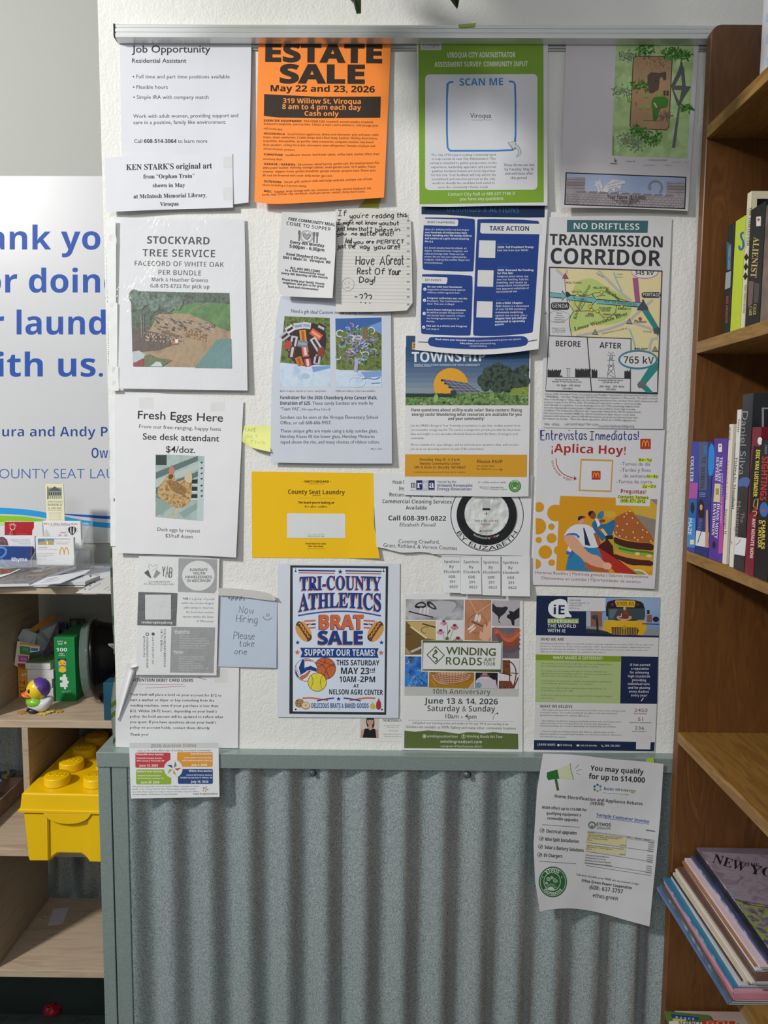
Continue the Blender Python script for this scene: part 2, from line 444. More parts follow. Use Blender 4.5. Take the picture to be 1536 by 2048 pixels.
def galv(name, ca, cb, rough, metal=.75, scale=260, bump=.3):
    m, nt, b = newmat(name); L = nt.links.new; tc = nt.nodes.new('ShaderNodeTexCoord')
    v = nt.nodes.new('ShaderNodeTexNoise'); v.inputs['Scale'].default_value = scale; v.inputs['Detail'].default_value = 2; v.inputs['Distortion'].default_value = .8; L(tc.outputs['Object'], v.inputs['Vector'])
    r = nt.nodes.new('ShaderNodeValToRGB'); r.color_ramp.elements[0].color = lin(ca); r.color_ramp.elements[1].color = lin(cb)
    r.color_ramp.elements[0].position = .35; r.color_ramp.elements[1].position = .65
    L(v.outputs['Fac'], r.inputs[0]); L(r.outputs[0], b.inputs['Base Color'])
    bp = nt.nodes.new('ShaderNodeBump'); bp.inputs['Strength'].default_value = bump; bp.inputs['Distance'].default_value = .0015
    L(v.outputs['Fac'], bp.inputs['Height']); L(bp.outputs[0], b.inputs['Normal'])
    b.inputs['Roughness'].default_value = rough; b.inputs['Metallic'].default_value = metal
    return m
CORR = galv('galvanised_corrugated', '#828e92', '#cbd4d5', .28, .5, 520, .2)
TRIM = galv('galvanised_trim', '#8d9c99', '#a0ada9', .40, .45, 500, .08)
def corrugated(bm, x0, x1, y, z0, z1, period, amp, phase=0, mi=0):
    n = int((x1 - x0) / period * 16); prev = None; k = 4
    for i in range(n + 1):
        x = x0 + (x1 - x0) * i / n; c = math.sin(2 * math.pi * (x - phase) / period); yy = y - amp * c
        col = [bm.verts.new((x, yy, z)) for z in (z0, z1)]
        if prev:
            f = bm.faces.new((prev[0], col[0], col[1], prev[1])); f.smooth = True; f.material_index = mi
        prev = col
# half-height metal wainscot on the end of the stub wall
wx = empty('trim_1', (PY(700, 1500).x, -.02, 0)); wx['kind'] = 'structure'
def wlink(n, bm, m, **k):
    o = link(n, bm, m, None, **k); o.parent = wx; o.matrix_parent_inverse = Matrix.Translation(-wx.location); return o
xr = .95; YF = -.024
zt = PY(200, 1505, YF).z; zl = PY(200, 1534, YF).z; xl = PY(192, 1510, YF).x
bm = bmesh.new(); box(bm, xl, xr, YF, 0, zl, zt, 0, .001); box(bm, xl, XL - .0005, 0, .150, zl, zt, 0, .001); wlink('ledge_cap', bm, TRIM)
zt0 = .0
xa, xb = PY(197, 1600, YF + .003).x, PY(224, 1600, YF + .003).x
wlink('corner_trim', box(bmesh.new(), xa, xb - .0018, YF + .003, .14, 0, zl, 0, .0012), TRIM)
xc = PY(255, 1600, YF + .003).x
wlink('corner_trim', box(bmesh.new(), xb + .0005, xc, YF + .003, -.0005, 0, zl, 0, .0012), TRIM)
per = (PY(1002, 1800, -.01).x - PY(925, 1800, -.01).x)
ph = PY(728, 1800, -.01).x - per / 4
for i, (a, b) in enumerate(((252, 683), (683, 1240), (1240, 1330))):
    bm = bmesh.new(); x0 = PY(a, 1800, -.01).x; x1 = PY(b, 1800, -.01).x
    if i == 2: x1 = xr
    corrugated(bm, x0, x1, -.0102 - .0006 * (i == 1), 0, zl + .002, per, .0085, ph); wlink('corrugated_panel', bm, CORR)
for px, py in ((626, 1545), (935, 1549)):
    c = PY(px, py, -.0175); s_ = bmesh.new()
    lathe(s_, [(.0068, 0), (.0068, -.0015), (.0042, -.0015), (.0042, -.005), (.0035, -.0058)], 16, c, axis='Y')
    wlink('screw', s_, noisy(['#5c6462', '#70797a'], 80, rough=.45, metal=.6))
# back wall corrugated sheet
bz = PY(20, 1300, YB).z
bm = bmesh.new(); corrugated(bm, -2.2, .6, YB - .009, PY(20, 1941, .28).z - .04, bz, per, .0075, ph + .02)
bc = link('corrugated_panel', bm, galv('galvanised_dark', '#7b8587', '#a5afb0', .40, .5, 330, .35)); tag(bc, 'corrugated metal sheet on the back wall behind the cubby shelf', 'panel')
# poster rail
RAIL = noisy(['#d4d6d4', '#dddfdc'], 3, 2, .32, (1, 1, 40), metal=.55, spec=.5)
rl = empty('poster_rail', PY(760, 66, -.01), 'long silver aluminium clip rail holding papers at the top of the wall', 'rail')
A0 = PY(230, 50, -.02); B0 = PY(1508, 53, -.02); xrr = B0.x + .08
def sweep(prof, x0, x1, skew):
    bm = bmesh.new(); a = [bm.verts.new((x0, y, z)) for y, z in prof]; b = [bm.verts.new((x1, y, z + skew)) for y, z in prof]; n = len(prof)
    bm.faces.new(a); bm.faces.new(b[::-1])
    for i in range(n): bm.faces.new((a[i], b[i], b[(i + 1) % n], a[(i + 1) % n]))
    bmesh.ops.recalc_face_normals(bm, faces=bm.faces); return bm
zA = PY(230, 47, -.02).z; zB = PY(230, 74, -.02).z; zC = PY(230, 86, -.008).z; sk = (PY(1508, 50, -.02).z - zA)
pr = [(0, zA + .002), (-.018, zA), (-.0195, zA - .002), (-.0195, zA - .0055), (-.0185, zA - .006), (-.0185, zA - .0068), (-.02, zA - .0075), (-.02, lerp(zA, zB, .6)), (-.019, lerp(zA, zB, .63)), (-.019, lerp(zA, zB, .68)), (-.02, lerp(zA, zB, .72)), (-.02, zB), (-.008, zC), (-.006, zC), (-.006, zC + .006), (0, zC + .006)]
def rlink(n, bm, m): o = link(n, bm, m, rl); o.matrix_parent_inverse = Matrix.Translation(-rl.location); return o
rlink('rail_face', sweep(pr, A0.x, xrr, sk * 1.06), RAIL)
rlink('end_cap', box(bmesh.new(), A0.x - .003, A0.x - .0003, -.0205, 0, zB, zA, 0, .0006), ink('#2c2c2c'))
zD, zE = PY(240, 95, -.003).z, PY(240, 99, -.003).z
rlink('mounting_track', sweep([(0, zC + .004), (-.004, zC + .004), (-.004, zD), (-.0025, zD), (-.0025, zE), (0, zE)], A0.x + .006, xrr, sk * 1.04), noisy(['#a5a9a8', '#b3b6b5'], 30, rough=.4, metal=.5))
tag(boxo('baseboard_back', -3, .6, YB - .004, YB, 0, PY(20, 1941, .28).z - .041, noisy(['#1f2b27', '#26332e'], 10)), kind='structure')
# ================================================================ notices, left column
BK = '#2a2a2d'; GY = '#55565c'
S = Sheet('job_notice', 'white job opportunity notice for a residential assistant clipped under the rail', 'notice', [(239, 82), (503, 82)], [(245, 408), (380, 411), (440, 412), (497, 405)], 4.8, lambda u, v: 5 * max(0, u - .7) / .3 * v, col='#d6d7de', zoom=(200, 40, 4.8))
S.t(305, 312, 1060, 312, 70, 'Job Opportunity', 'reg', '#303038', off=.006)
S.t(307, 410, 828, 410, 42, 'Residential Assistant', 'reg', '#3c3c44')
for y, a, tx in ((560, 1244, 'Full time and part time positions available'), (660, 650, 'Flexible hours'), (757, 1042, 'Simple IRA with company match')):
    S.disc(321 + (y - 560) * .03, y - 16, 7, '#303038', part='lettering'); S.t(347 + (y - 560) * .02, y, a, y, 36, tx, 'reg', GY)
S.t(318, 940, 1325, 932, 36, 'Work with adult women, providing support and', 'reg', GY); S.t(320, 1000, 1210, 996, 36, 'care in a positive, family like environment.', 'reg', GY)
S.t(326, 1180, 405, 1180, 36, 'Call', 'reg', GY); S.t(422, 1180, 733, 1180, 36, '608-514-3064', 'bold', BK); S.t(748, 1180, 1030, 1178, 36, 'to learn more', 'reg', GY)
S.build(None)
S = Sheet('library_art_card', 'white landscape card about original art at a library overlapping the foot of the job notice', 'notice', [(209, 316), (245, 312), (300, 308), (400, 312), (465, 307)], [(212, 424), (330, 419), (420, 417), (466, 415)], 7.8, lambda u, v: 3 * (1 - u) ** 2 + 4 * v * v * abs(u - .5), col='#dadbe1', zoom=(200, 40, 4.8))
S.t(252, 1440, 1075, 1424, 56, 'KEN STARK’S original art', 'serif', BK); S.t(416, 1522, 906, 1514, 40, 'from “Orphan Train”', 'serif', BK)
S.t(505, 1605, 815, 1602, 38, 'shown in May', 'serif', BK); S.t(322, 1712, 1022, 1698, 40, 'at McIntosh Memorial Library,', 'serif', BK); S.t(575, 1785, 755, 1780, 38, 'Viroqua', 'serif', BK)
S.rect(1180, 1310, 1268, 1420, tape_mat(), 'tape'); S.rect(1180, 1600, 1268, 1730, tape_mat(), 'tape')
S.build()
# plastic sleeves
def sleeve(name, label, x0, y0, x1, y1, holes, base, plane=0, dx=4):
    r = empty(name, PY((x0 + x1) / 2, (y0 + y1) / 2, -base * .001), label, 'plastic sleeve')
    def W_(x, y, u=0): return PY(x, y, -(base + u) * .001) - r.location
    bm = bmesh.new(); n = 20; g = {}
    for j in range(n + 1):
        for i in range(n + 1):
            u, v = i / n, j / n; wob = .5 * math.sin(9 * u + 4 * v) * math.sin(7 * v + 2) + .5
            g[i, j] = bm.verts.new(W_(lerp(x0 + 18 + dx * v, x1 + 4 * v, u), lerp(y0 + 8 * (1 - u) ** .5 * 0 + 4 * math.sin(3 * u), y1, v), wob))
    for j in range(n):
        for i in range(n): bm.faces.new((g[i, j], g[i, j + 1], g[i + 1, j + 1], g[i + 1, j])).smooth = True
    link('clear_pocket', bm, glassy(alpha=.07), r)
    # punched binding strip: short pieces between real holes
    bm = bmesh.new(); ys = sorted(holes); cur = y0 + 10
    A = lambda y: x0 + dx * (y - y0) / (y1 - y0); Wd = 19
    def quad(xa, xb, ya, yb):
        prism(bm, [W_(xa, ya), W_(xb, ya), W_(xb, yb), W_(xa, yb)], (0, .0003, 0))
    for h in ys + [None]:
        if h is None: quad(A(cur), A(cur) + Wd, cur, y1)
        else:
            hy, hh = h; quad(A(cur), A(cur) + Wd, cur, hy - hh)
            quad(A(hy), A(hy) + 6, hy - hh, hy + hh); quad(A(hy) + 12.5, A(hy) + Wd, hy - hh, hy + hh); cur = hy + hh
    y = y0 + 12
    while y < y1 - 4: quad(A(y) - 1.6, A(y), y, y + 2); y += 4.2
    link('binding_strip', bm, noisy(['#dfe2e0', '#e8eae8'], 60, rough=.3), r)
    return r
S = Sheet('tree_service_notice', 'white tree service notice with a photograph of cut logs inside a clear plastic sleeve', 'notice', [(228, 434), (300, 436), (400, 434), (489, 438)], [(235, 777), (495, 781)], 2.6, lambda u, v: 1.5 + 5 * v, col='#d9dadd', zoom=(200, 420, 4.8))
S.t(452, 322, 1052, 332, 70, 'STOCKYARD', 'bold', BK, off=0); S.t(408, 445, 1105, 455, 70, 'TREE SERVICE', 'bold', BK, off=-.01)
S.t(332, 535, 1188, 548, 48, 'FACECORD OF WHITE OAK', 'bold', BK, off=-.02); S.t(560, 622, 970, 630, 48, 'PER BUNDLE', 'bold', BK, off=-.02)
S.t(497, 684, 1035, 694, 36, 'Mark & Heather Greeno', 'bold', '#333338', off=-.006); S.t(483, 745, 1050, 755, 36, '608-675-8733 for pick up', 'bold', '#333338', off=-.006)
ph = 'photograph'
q = lambda x, y: (x, y)
S.poly([(295, 778), (1243, 798), (1262, 1518), (318, 1500)], noisy(['#8a7357', '#a58a68', '#997c5a'], 60, 4), ph)
S.poly([(295, 778), (1243, 798), (1247, 905), (1100, 890), (850, 905), (700, 1000), (560, 1000), (480, 1150), (306, 1180)], noisy(['#232f25', '#3d4c3c', '#566552', '#2c382c'], 130, 6, lo=.35, hi=.65), ph)
S.poly([(640, 985), (850, 900), (1050, 885), (1247, 905), (1252, 1168), (1130, 1125), (1000, 1060), (860, 1000), (700, 990)], noisy(['#39602b', '#4a7a35', '#57843c'], 60, 4), ph)
S.line([(835, 1000), (900, 940), (1040, 895)], 9, '#8d8353', part=ph, smooth=1)
S.poly([(306, 1130), (420, 1150), (640, 1200), (700, 1300), (560, 1350), (310, 1370)], noisy(['#3a2c26', '#5a463a', '#4a3a30'], 150, 6), ph)
rd = random.Random(3)
for i in range(170):
    t_ = rd.random(); a = rd.random(); x = lerp(520, 1100, t_) + rd.uniform(-10, 10); y = lerp(lerp(1000, 1090, t_), lerp(1150, 1180, t_), a)
    if x > 1110: continue
    l = rd.uniform(14, 34); g_ = rd.choice(['#8c867e', '#a59a8e', '#6c5f55', '#3f352f', '#b7a48c', '#2f2824'])
    S.line([(x, y), (x + l, y + l * .45)], rd.uniform(6, 13), g_, part=ph)
for i in range(150):
    x = rd.uniform(420, 800); y = 1180 + (x - 420) * .08 + rd.uniform(0, 75)
    S.disc(x, y, rd.uniform(4, 9), rd.choice(['#a38c77', '#7d6655', '#c0ab94', '#4b3a30']), part=ph, n=7)
for i in range(24):
    x = 820 + (i % 8) * 27 + rd.uniform(-5, 5); y = 1150 + (i // 8) * 26 + (i % 8) * 7
    S.disc(x, y, 13, rd.choice(['#b08a5e', '#94714c', '#7b5c3f']), part=ph, n=9)
S.line([(590, 1165), (760, 1215)], 26, '#6e5343', part=ph); S.line([(392, 1000), (402, 1230)], 8, '#8d8a7e', part=ph); S.line([(420, 1010), (416, 1220)], 6, '#76766a', part=ph)
for x, y in ((330, 820), (380, 880), (430, 840), (520, 900), (600, 850), (660, 900), (740, 880)): S.disc(x, y + 10, 55, noisy(['#34463a', '#5c7064', '#7b8c7c'], 190, 6), ry=70, part=ph, n=14)
S.poly([(905, 1512), (1000, 1400), (1070, 1310), (1120, 1245), (1255, 1232), (1262, 1518)], noisy(['#56807f', '#648d8c'], 20), ph)
S.poly([(314, 1360), (375, 1348), (440, 1392), (420, 1430), (360, 1460), (318, 1462)], '#b6c0c9', ph); S.poly([(318, 1475), (380, 1440), (420, 1420), (420, 1502), (318, 1500)], '#8d3433', ph)
S.poly([(425, 1400), (480, 1385), (560, 1420), (690, 1440), (600, 1500), (425, 1502)], noisy(['#4d5f33', '#67733e'], 120, 5), ph); S.poly([(480, 1502), (540, 1455), (580, 1460), (600, 1503)], '#c6cccf', ph)
S.rect(690, 1255, 745, 1290, '#b06e4e', ph); S.rect(722, 1240, 752, 1275, '#e4dcd0', ph)
S.build()
sleeve('plastic_sleeve', 'clear punched plastic sleeve holding the tree service notice', 212, 430, 492, 781, [(476, 6), (610, 4), (740, 6), (766, 5)], 9.5, dx=7)
S = Sheet('egg_notice', 'white fresh eggs notice with a photograph of a brown hen', 'notice', [(229, 782), (330, 786), (487, 803)], [(231, 1106), (400, 1111), (472, 1115)], 2.4, lambda u, v: 7 * v, col='#dddde0', zoom=(200, 780, 4.8))
S.t(362, 275, 1180, 305, 78, 'Fresh Eggs Here', 'reg', BK); S.t(375, 365, 1160, 393, 36, 'From our free-ranging, happy hens', 'reg', BK); S.t(410, 475, 1145, 495, 62, 'See desk attendant', 'reg', BK)
S.t(632, 598, 915, 605, 62, '$4/doz.', 'reg', BK); S.t(552, 1352, 960, 1370, 35, 'Duck eggs by request', 'reg', BK); S.t(628, 1415, 890, 1425, 35, '$3/half dozen', 'reg', BK)
S.poly([(533, 616), (1002, 634), (990, 1258), (532, 1220)], noisy(['#93a5a1', '#a9bab6', '#7f918e'], 30), ph)
for a in (640, 720, 790, 860): S.poly([(536, a + 150), (940, a - 10), (940, a + 40), (536, a + 215)], rd.choice(['#5f7371', '#2f3a3b', '#b4c2bf', '#6f8583']), ph)
for y in (860, 930, 1000): S.rect(870, y, 935, y + 38, '#26302f', ph); S.rect(870, y + 40, 935, y + 55, '#c9d0cf', ph)
S.rect(536, 625, 640, 720, '#39453f', ph); S.poly([(540, 1030), (700, 1110), (560, 1200), (533, 1215)], '#8ba39b', ph); S.poly([(760, 1180), (985, 1050), (985, 1110), (800, 1230)], '#8aa39f', ph)
S.poly([(945, 690), (998, 695), (990, 1255), (930, 1250)], '#b9c9c8', ph)
for y in (695, 748, 798, 850, 915, 965, 1015): S.poly([(960, y), (990, y - 8), (978, y + 14)], '#26302f', ph)
HEN = noisy(['#8b6a41', '#b08d5d', '#c9ab7b', '#9b7748'], 170, 6, lo=.35, hi=.65)
S.poly([(655, 800), (640, 830), (600, 880), (560, 930), (550, 990), (570, 1040), (640, 1080), (700, 1120), (760, 1140), (830, 1110), (870, 1070), (880, 990), (885, 900), (878, 850), (860, 830), (820, 850), (780, 870), (735, 880), (722, 850), (715, 810), (700, 785)], HEN, ph, smooth=2)
S.poly([(805, 850), (830, 790), (858, 765), (880, 800), (885, 860), (870, 900), (830, 880)], '#cbbd9c', ph, smooth=1); S.poly([(640, 860), (720, 870), (800, 920), (850, 960), (800, 1010), (720, 990), (670, 940)], noisy(['#7a5a34', '#a37f50'], 260, 6), ph, smooth=2)
S.poly([(655, 790), (668, 745), (690, 712), (700, 740), (720, 760), (712, 800), (690, 815)], '#b98072', ph, smooth=1); S.poly([(655, 815), (705, 805), (700, 850), (660, 860)], '#6a4a2e', ph, smooth=1)
S.line([(745, 1135), (715, 1240)], 12, '#cdb98b', part=ph); S.line([(725, 1140), (670, 1190), (720, 1210), (650, 1225)], 8, '#cdb98b', part=ph)
S.rect(372, 72, 515, 180, tape_mat(), 'tape'); S.rect(1060, 115, 1195, 205, tape_mat(), 'tape')
S.build()
sleeve('plastic_sleeve', 'empty clear punched sleeve behind the fresh eggs notice, its strip past the wall edge', 219, 784, 480, 1092, [(1000, 3)], 1.6, dx=3)
S = Sheet('youth_board_card', 'grey and white quartered youth action board card in a plastic cover', 'card', [(278, 1112), (330, 1108), (380, 1109), (439, 1118)], [(272, 1350), (433, 1351)], 3.4, lambda u, v: 1 + 5 * v * (1 - u) + 2 * v, col='#dcdddd', zoom=(220, 1090, 4.267))
S.poly([(585, 112), (916, 122), (910, 385), (890, 412), (580, 400)], '#9a9b9d'); S.disc(754, 262, 139, '#dcdddd', ry=128)
for i, (a, b, tx) in enumerate(((682, 832, 'ELIMINATE'), (708, 812, 'YOUTH'), (643, 868, 'HOMELESSNESS'), (656, 857, 'IN WISCONSIN'))): S.t(a, 222 + 31 * i, b, 222 + 31 * i, 22, tx, 'bold', '#35363a', off=0)
S.hand(445, 270, 528, 275, 88, 'YAB', '#222226', 7); S.t(325, 322, 508, 322, 16, 'COULEE REGION', 'reg', GY); S.t(287, 342, 547, 344, 16, 'YOUTH ACTION BOARD', 'reg', GY)
S.poly([(290, 238), (325, 210), (352, 275), (345, 285)], '#3c3d40'); S.poly([(432, 238), (395, 210), (368, 275), (385, 285)], '#8b8c8f')
S.line([(340, 215), (325, 175), (350, 165), (368, 190), (390, 165), (410, 175), (392, 205), (360, 215)], 3, '#8f9094', smooth=2)
S.poly([(241, 400), (577, 410), (565, 692), (232, 685)], '#4b4c50'); S.rect(300, 424, 520, 636, '#d2d3d4'); S.t(268, 668, 530, 672, 20, 'couleeregionyab.org', 'bold', '#e8e8ea')
S.t(618, 466, 665, 466, 17, 'YAB', 'bold', '#333'.replace('#333', '#333333'))
S.t(674, 467, 890, 470, 17, 'is a group of youth', 'reg', GY)
for i, (a, tx) in enumerate(((607, 'within the Coulee Region'), (628, 'advocating to improve'), (648, 'the homeless service'), (620, 'system within the State'), (738, 'of Wisconsin'))): S.t(a, 503 + 38.5 * i, 886 - i, 506 + 38.5 * i, 18, tx, 'reg', GY)
S.poly([(524, 698), (897, 703), (884, 1094), (512, 1088)], '#929395')
S.t(553, 748, 683, 748, 20, 'Eligibility:', 'sb', '#e6e6e8'); S.rect(553, 754, 683, 757, '#e6e6e8'); S.t(545, 922, 628, 922, 20, 'Perks:', 'sb', '#e6e6e8'); S.rect(545, 927, 628, 930, '#e6e6e8')
for i, (tx, b) in enumerate((('Ages 16-24', 675), ('Lived experience in county', 810), ('Lived experience including but not', 845), ('limited to homelessness & nearly', 850), ('meeting, foster care, system', 820), ('reform, and justice services etc.', 820))): S.t(595, 780 + 20.5 * i, b, 782 + 20.5 * i, 12, tx, 'reg', '#d2d3d6')
for i, (tx, b) in enumerate((('Free meals at every meeting', 795), ('$15/hr per subcommittee and', 800), ('board meetings', 712), ('Transportation provided', 772), ('Improved leadership skills', 790), ('Networking, strategy, policies, and', 840), ('change agencies', 712))): S.t(588, 958 + 19 * i, b, 960 + 19 * i, 12, tx, 'reg', '#d2d3d6')
vt = lambda x, a, b: (lambda tx, y: (x + y, lerp(a, b, tx)))
S.t(0, 0, 1, 0, 18, 'FOR MORE INFORMATION', 'reg', BK, warp=vt(458, 718, 1040)); S.t(0, 0, 1, 0, 18, 'OR TO ENROLL:', 'reg', BK, warp=vt(430, 718, 915))
S.t(0, 0, 1, 0, 16, '608.791.2783 EXT. 250', 'reg', GY, warp=vt(358, 784, 1018)); S.t(0, 0, 1, 0, 16, 'SYSTEMNAVIGATORTEAM', 'reg', BK, warp=vt(310, 784, 1048)); S.t(0, 0, 1, 0, 15, '@YWCALAX.ORG', 'reg', BK, warp=vt(285, 776, 955))
S.ring(318, 762, 12, 6, '#333337'); S.disc(368, 760, 14, '#333337')
S.poly([(243, 86), (938, 100), (916, 1116), (225, 1110)], glassy(alpha=.10), 'clear_cover')
S.build()
# envelope: now hiring
S = Sheet('hiring_envelope', 'pale blue envelope hand lettered now hiring please take one', 'envelope', [(439, 1190), (480, 1190), (554, 1204)], [(436, 1333), (553, 1336)], 2.2, lambda u, v: 2 * v, col='#b9c5d5', zoom=(220, 1090, 4.267))
S.hand(1100, 580, 1222, 585, 60, 'Now', '#3a4252', 4); S.hand(1078, 655, 1255, 668, 60, 'Hiring', '#3a4252', 4); S.hand(1055, 800, 1230, 806, 58, 'Please', '#3a4252', 4); S.hand(1103, 868, 1228, 866, 52, 'take', '#3a4252', 4); S.hand(1062, 932, 1165, 932, 50, 'one', '#3a4252', 4)
S.line([(1305, 610), (1320, 635), (1350, 642), (1385, 620)], 4, '#3a4252', smooth=2, part='handwriting'); S.line([(1340, 585), (1338, 612)], 4, '#3a4252', part='handwriting'); S.line([(1357, 585), (1355, 612)], 4, '#3a4252', part='handwriting')
S.build()
S = Sheet('folded_slip', 'white printed slips curling out of the top of the blue envelope', 'paper', [(436, 1176), (480, 1177), (545, 1186), (551, 1199)], [(438, 1191), (480, 1193), (530, 1200), (549, 1202)], 5.5, lambda u, v: 4 * (1 - v), col='#dad7d2', zoom=(220, 1090, 4.267))
for x in (1010, 1045, 1080, 1115): S.rect(x, 438, x + 12, 462, '#6a6f78', part='lettering')
S.build()
S = Sheet('debit_card_notice', 'white notice to debit card users taped above the metal ledge at the left', 'notice', [(268, 1327), (330, 1330), (478, 1329)], [(230, 1494), (240, 1495), (476, 1496)], 1.6, lambda u, v: 6 * (1 - u) ** 3 * (1 - v) + .5, col='#dcdcdd', left=[(255, 1327), (231, 1420), (231, 1495)], zoom=(190, 1320, 4.955))
S.t(362, 212, 972, 216, 28, 'ATTENTION DEBIT CARD USERS', 'sb', '#2c2c30')
S.line([(428, 240), (640, 246), (875, 242)], 3, '#a2555f', smooth=1); S.line([(500, 276), (700, 268), (900, 260)], 3, '#a2555f', smooth=1); S.line([(1078, 150), (1020, 172), (1100, 196)], 4, '#a2555f')
for i, (tx, b) in enumerate((('Your bank will place a hold on your account for $12 to', 1253), ('start a washer or dryer or buy something from the', 1182), ('vending machine, even if your purchase is less than', 1220), ('$12. Within 24-72 hours, depending on your bank’s', 1206), ('policy, the hold amount will be updated to reflect what', 1268), ('you spent. If you have questions about your bank’s', 1200), ('policy on account holds, contact them directly.', 1142))): S.t(346, 352 + 54.5 * i, b, 358 + 54.5 * i + (5 if i == 0 else 0), 26, tx, 'sans', '#3c3d42')
S.t(346, 750, 527, 750, 26, 'Thank you!', 'sans', '#3c3d42'); S.rect(1180, 90, 1310, 225, tape_mat(), 'tape')
S.build()
# rolled corner of the debit notice
rc = bmesh.new(); a = PY(269, 1333, -.010); b = PY(236, 1440, -.006); d = (b - a); n = 14; k = 14
side = Vector((1, 0, .25)).normalized(); prev = None
for i in range(n + 1):
    p = a + d * (i / n); rr = lerp(.0068, .0012, i / n); ring = [rc.verts.new(p + side * rr * math.cos(2 * math.pi * j / k) + Vector((0, -1, 0)) * rr * .8 * math.sin(2 * math.pi * j / k)) for j in range(k)]
    if prev:
        for j in range(k): rc.faces.new((prev[j], prev[(j + 1) % k], ring[(j + 1) % k], ring[j])).smooth = True
    else: rc.faces.new(ring)
    prev = ring
rc.faces.new(prev); o = link('rolled_corner', rc, paper('#dcdcdd')); o.parent = S.root; o.matrix_parent_inverse = Matrix.Translation(-S.org)
S = Sheet('auction_card', 'small auction dates card with red orange green and blue panels taped over the ledge', 'card', [(258, 1487), (437, 1486)], [(262, 1597), (439, 1594)], 2, plane=-.0245, col='#e0e2e3', zoom=(190, 1320, 4.955), lift=lambda u, v: 1 * v)
S.poly([(342, 822), (1222, 820), (1222, 872), (344, 874)], '#cfd0d2'); S.t(553, 866, 1003, 861, 32, '2026 Auction Dates', 'bold', '#45464d'); S.t(420, 906, 1145, 903, 17, 'Join us for a fun-filled day of bidding, food and community', 'bital', '#3d3e46')
S.rect(400, 918, 748, 1068, '#c5444b', r=14); S.rect(814, 912, 1166, 1060, '#dd9a3c', r=14); S.rect(407, 1085, 756, 1234, '#94b239', r=14); S.rect(822, 1080, 1168, 1228, '#2c4a80', r=14); S.disc(776, 1078, 92, '#e0e2e3')
for i, (c, ang) in enumerate((('#70757d', -75), ('#c5444b', -5), ('#dd9a3c', 68), ('#94b239', 140), ('#2c4a80', 212))):
    for cx, cy, R in ((778, 1078, 78), (1092, 1282, 38)):
        a = math.radians(ang); p = lambda r, t_: (cx + r * R * math.cos(a + t_), cy + r * R * math.sin(a + t_)); S.poly([p(.1, 0), p(.55, .55), p(1, -.05)], c)
w = '#eceef0'
for x0, x1, y, tx, h in ((410, 678, 944, 'Platteville Area Auction', 19), (412, 663, 979, 'Platteville Produce Auction', 13), (412, 685, 1006, '9901 County B, Platteville, WI', 13), (438, 623, 1056, 'June 12, 2026', 21), (948, 1157, 938, 'Iowa Area Auction', 19), (882, 1158, 974, 'Cedar Valley Produce Auction', 13), (862, 1158, 1003, '14575 Addison Avenue, Elma, IA', 13), (955, 1112, 1050, 'July 4, 2026', 21),
                     (416, 663, 1113, 'Cashton Area Auction', 19), (420, 652, 1152, 'Growers Produce Auction', 13), (420, 680, 1179, 'S537 Dell Road, Cashton, WI', 13), (455, 638, 1222, 'June 20, 2026', 21), (930, 1160, 1108, 'Withee Area Auction', 19), (906, 1160, 1146, 'Central WI Produce Auction', 13), (846, 1161, 1173, 'N14676 County Hwy O, Withee, WI', 13), (950, 1124, 1216, 'July 18, 2026', 21)): S.t(x0, y, x1, y, h, tx, 'bold', w)
for i, (tx, b) in enumerate((('The auctions support the Center for Special Children, a program of Vernon', 1032), ('Health, at the La Farge Medical Clinic. This program combines primary', 1000), ('care with advanced genetic testing to improve the lives of special children', 1032), ('and their families. All donations are tax deductible.', 822))): S.t(371, 1260 + 26 * i, b, 1257 + 26 * i, 13, tx, 'sans', GY)
S.t(972, 1334, 1216, 1332, 15, 'Center for Special Children', 'bold', GY)
S.rect(560, 800, 1000, 868, tape_mat(), 'tape')
S.build()
# ================================================================ notices, second column
O_ = '#35291f'
S = Sheet('estate_sale_poster', 'bright orange estate sale poster with large black lettering', 'poster', [(517, 84), (782, 86)], [(509, 404), (545, 409), (640, 404), (768, 395)], 4.8, lambda u, v: 9 * v * v + 2 * v, mat=paper('#ff9038', .55, .06), zoom=(500, 70, 5.12), res=(20, 30))
S.t(155, 268, 1353, 284, 178, 'ESTATE', 'bold', O_, off=.03); S.t(303, 488, 1175, 494, 180, 'SALE', 'bold', O_, off=.03)
S.t(210, 575, 1278, 588, 62, 'May 22 and 23, 2026', 'bold', '#2f2419', off=.012)
S.poly([(145, 605), (700, 632), (1340, 630), (1334, 848), (700, 852), (300, 845), (141, 829)], O_)
ow = '#ff9a48'
S.t(337, 698, 1135, 706, 50, '319 Willow St, Viroqua', 'bold', ow, off=0); S.t(330, 758, 1137, 768, 50, '8 am to 4 pm each day', 'bold', ow, off=0); S.t(558, 826, 908, 830, 46, 'Cash only', 'bold', ow, off=0)
tc = '#6b3c1c'; hc = '#3b2016'
def ln(y, a, b, tx, head=None, hb=None, dy=0, curve=14):
    if head: S.t(142, y, hb, y + 8, 20, head, 'bold', hc, off=.01)
    S.t(a, y + (8 if head else 0), b, y + dy, 21, tx, 'sb', tc)
ln(885, 552, 1265, 'PRO-FORM 520X treadmill, second smaller treadmill,', 'EXERCISE EQUIPMENT:', 537, 18)
ln(920, 142, 1308, 'Rebound trampoline, exercise bike, 2 bikes (a man’s and a women’s), cold plunge pool', dy=18); ln(966, 140, 330, 'still in the box', dy=12)
ln(1018, 384, 1316, 'Small kitchen appliances, dishes and silverware, pots and pans, table', 'HOUSEHOLD:', 364, 14)
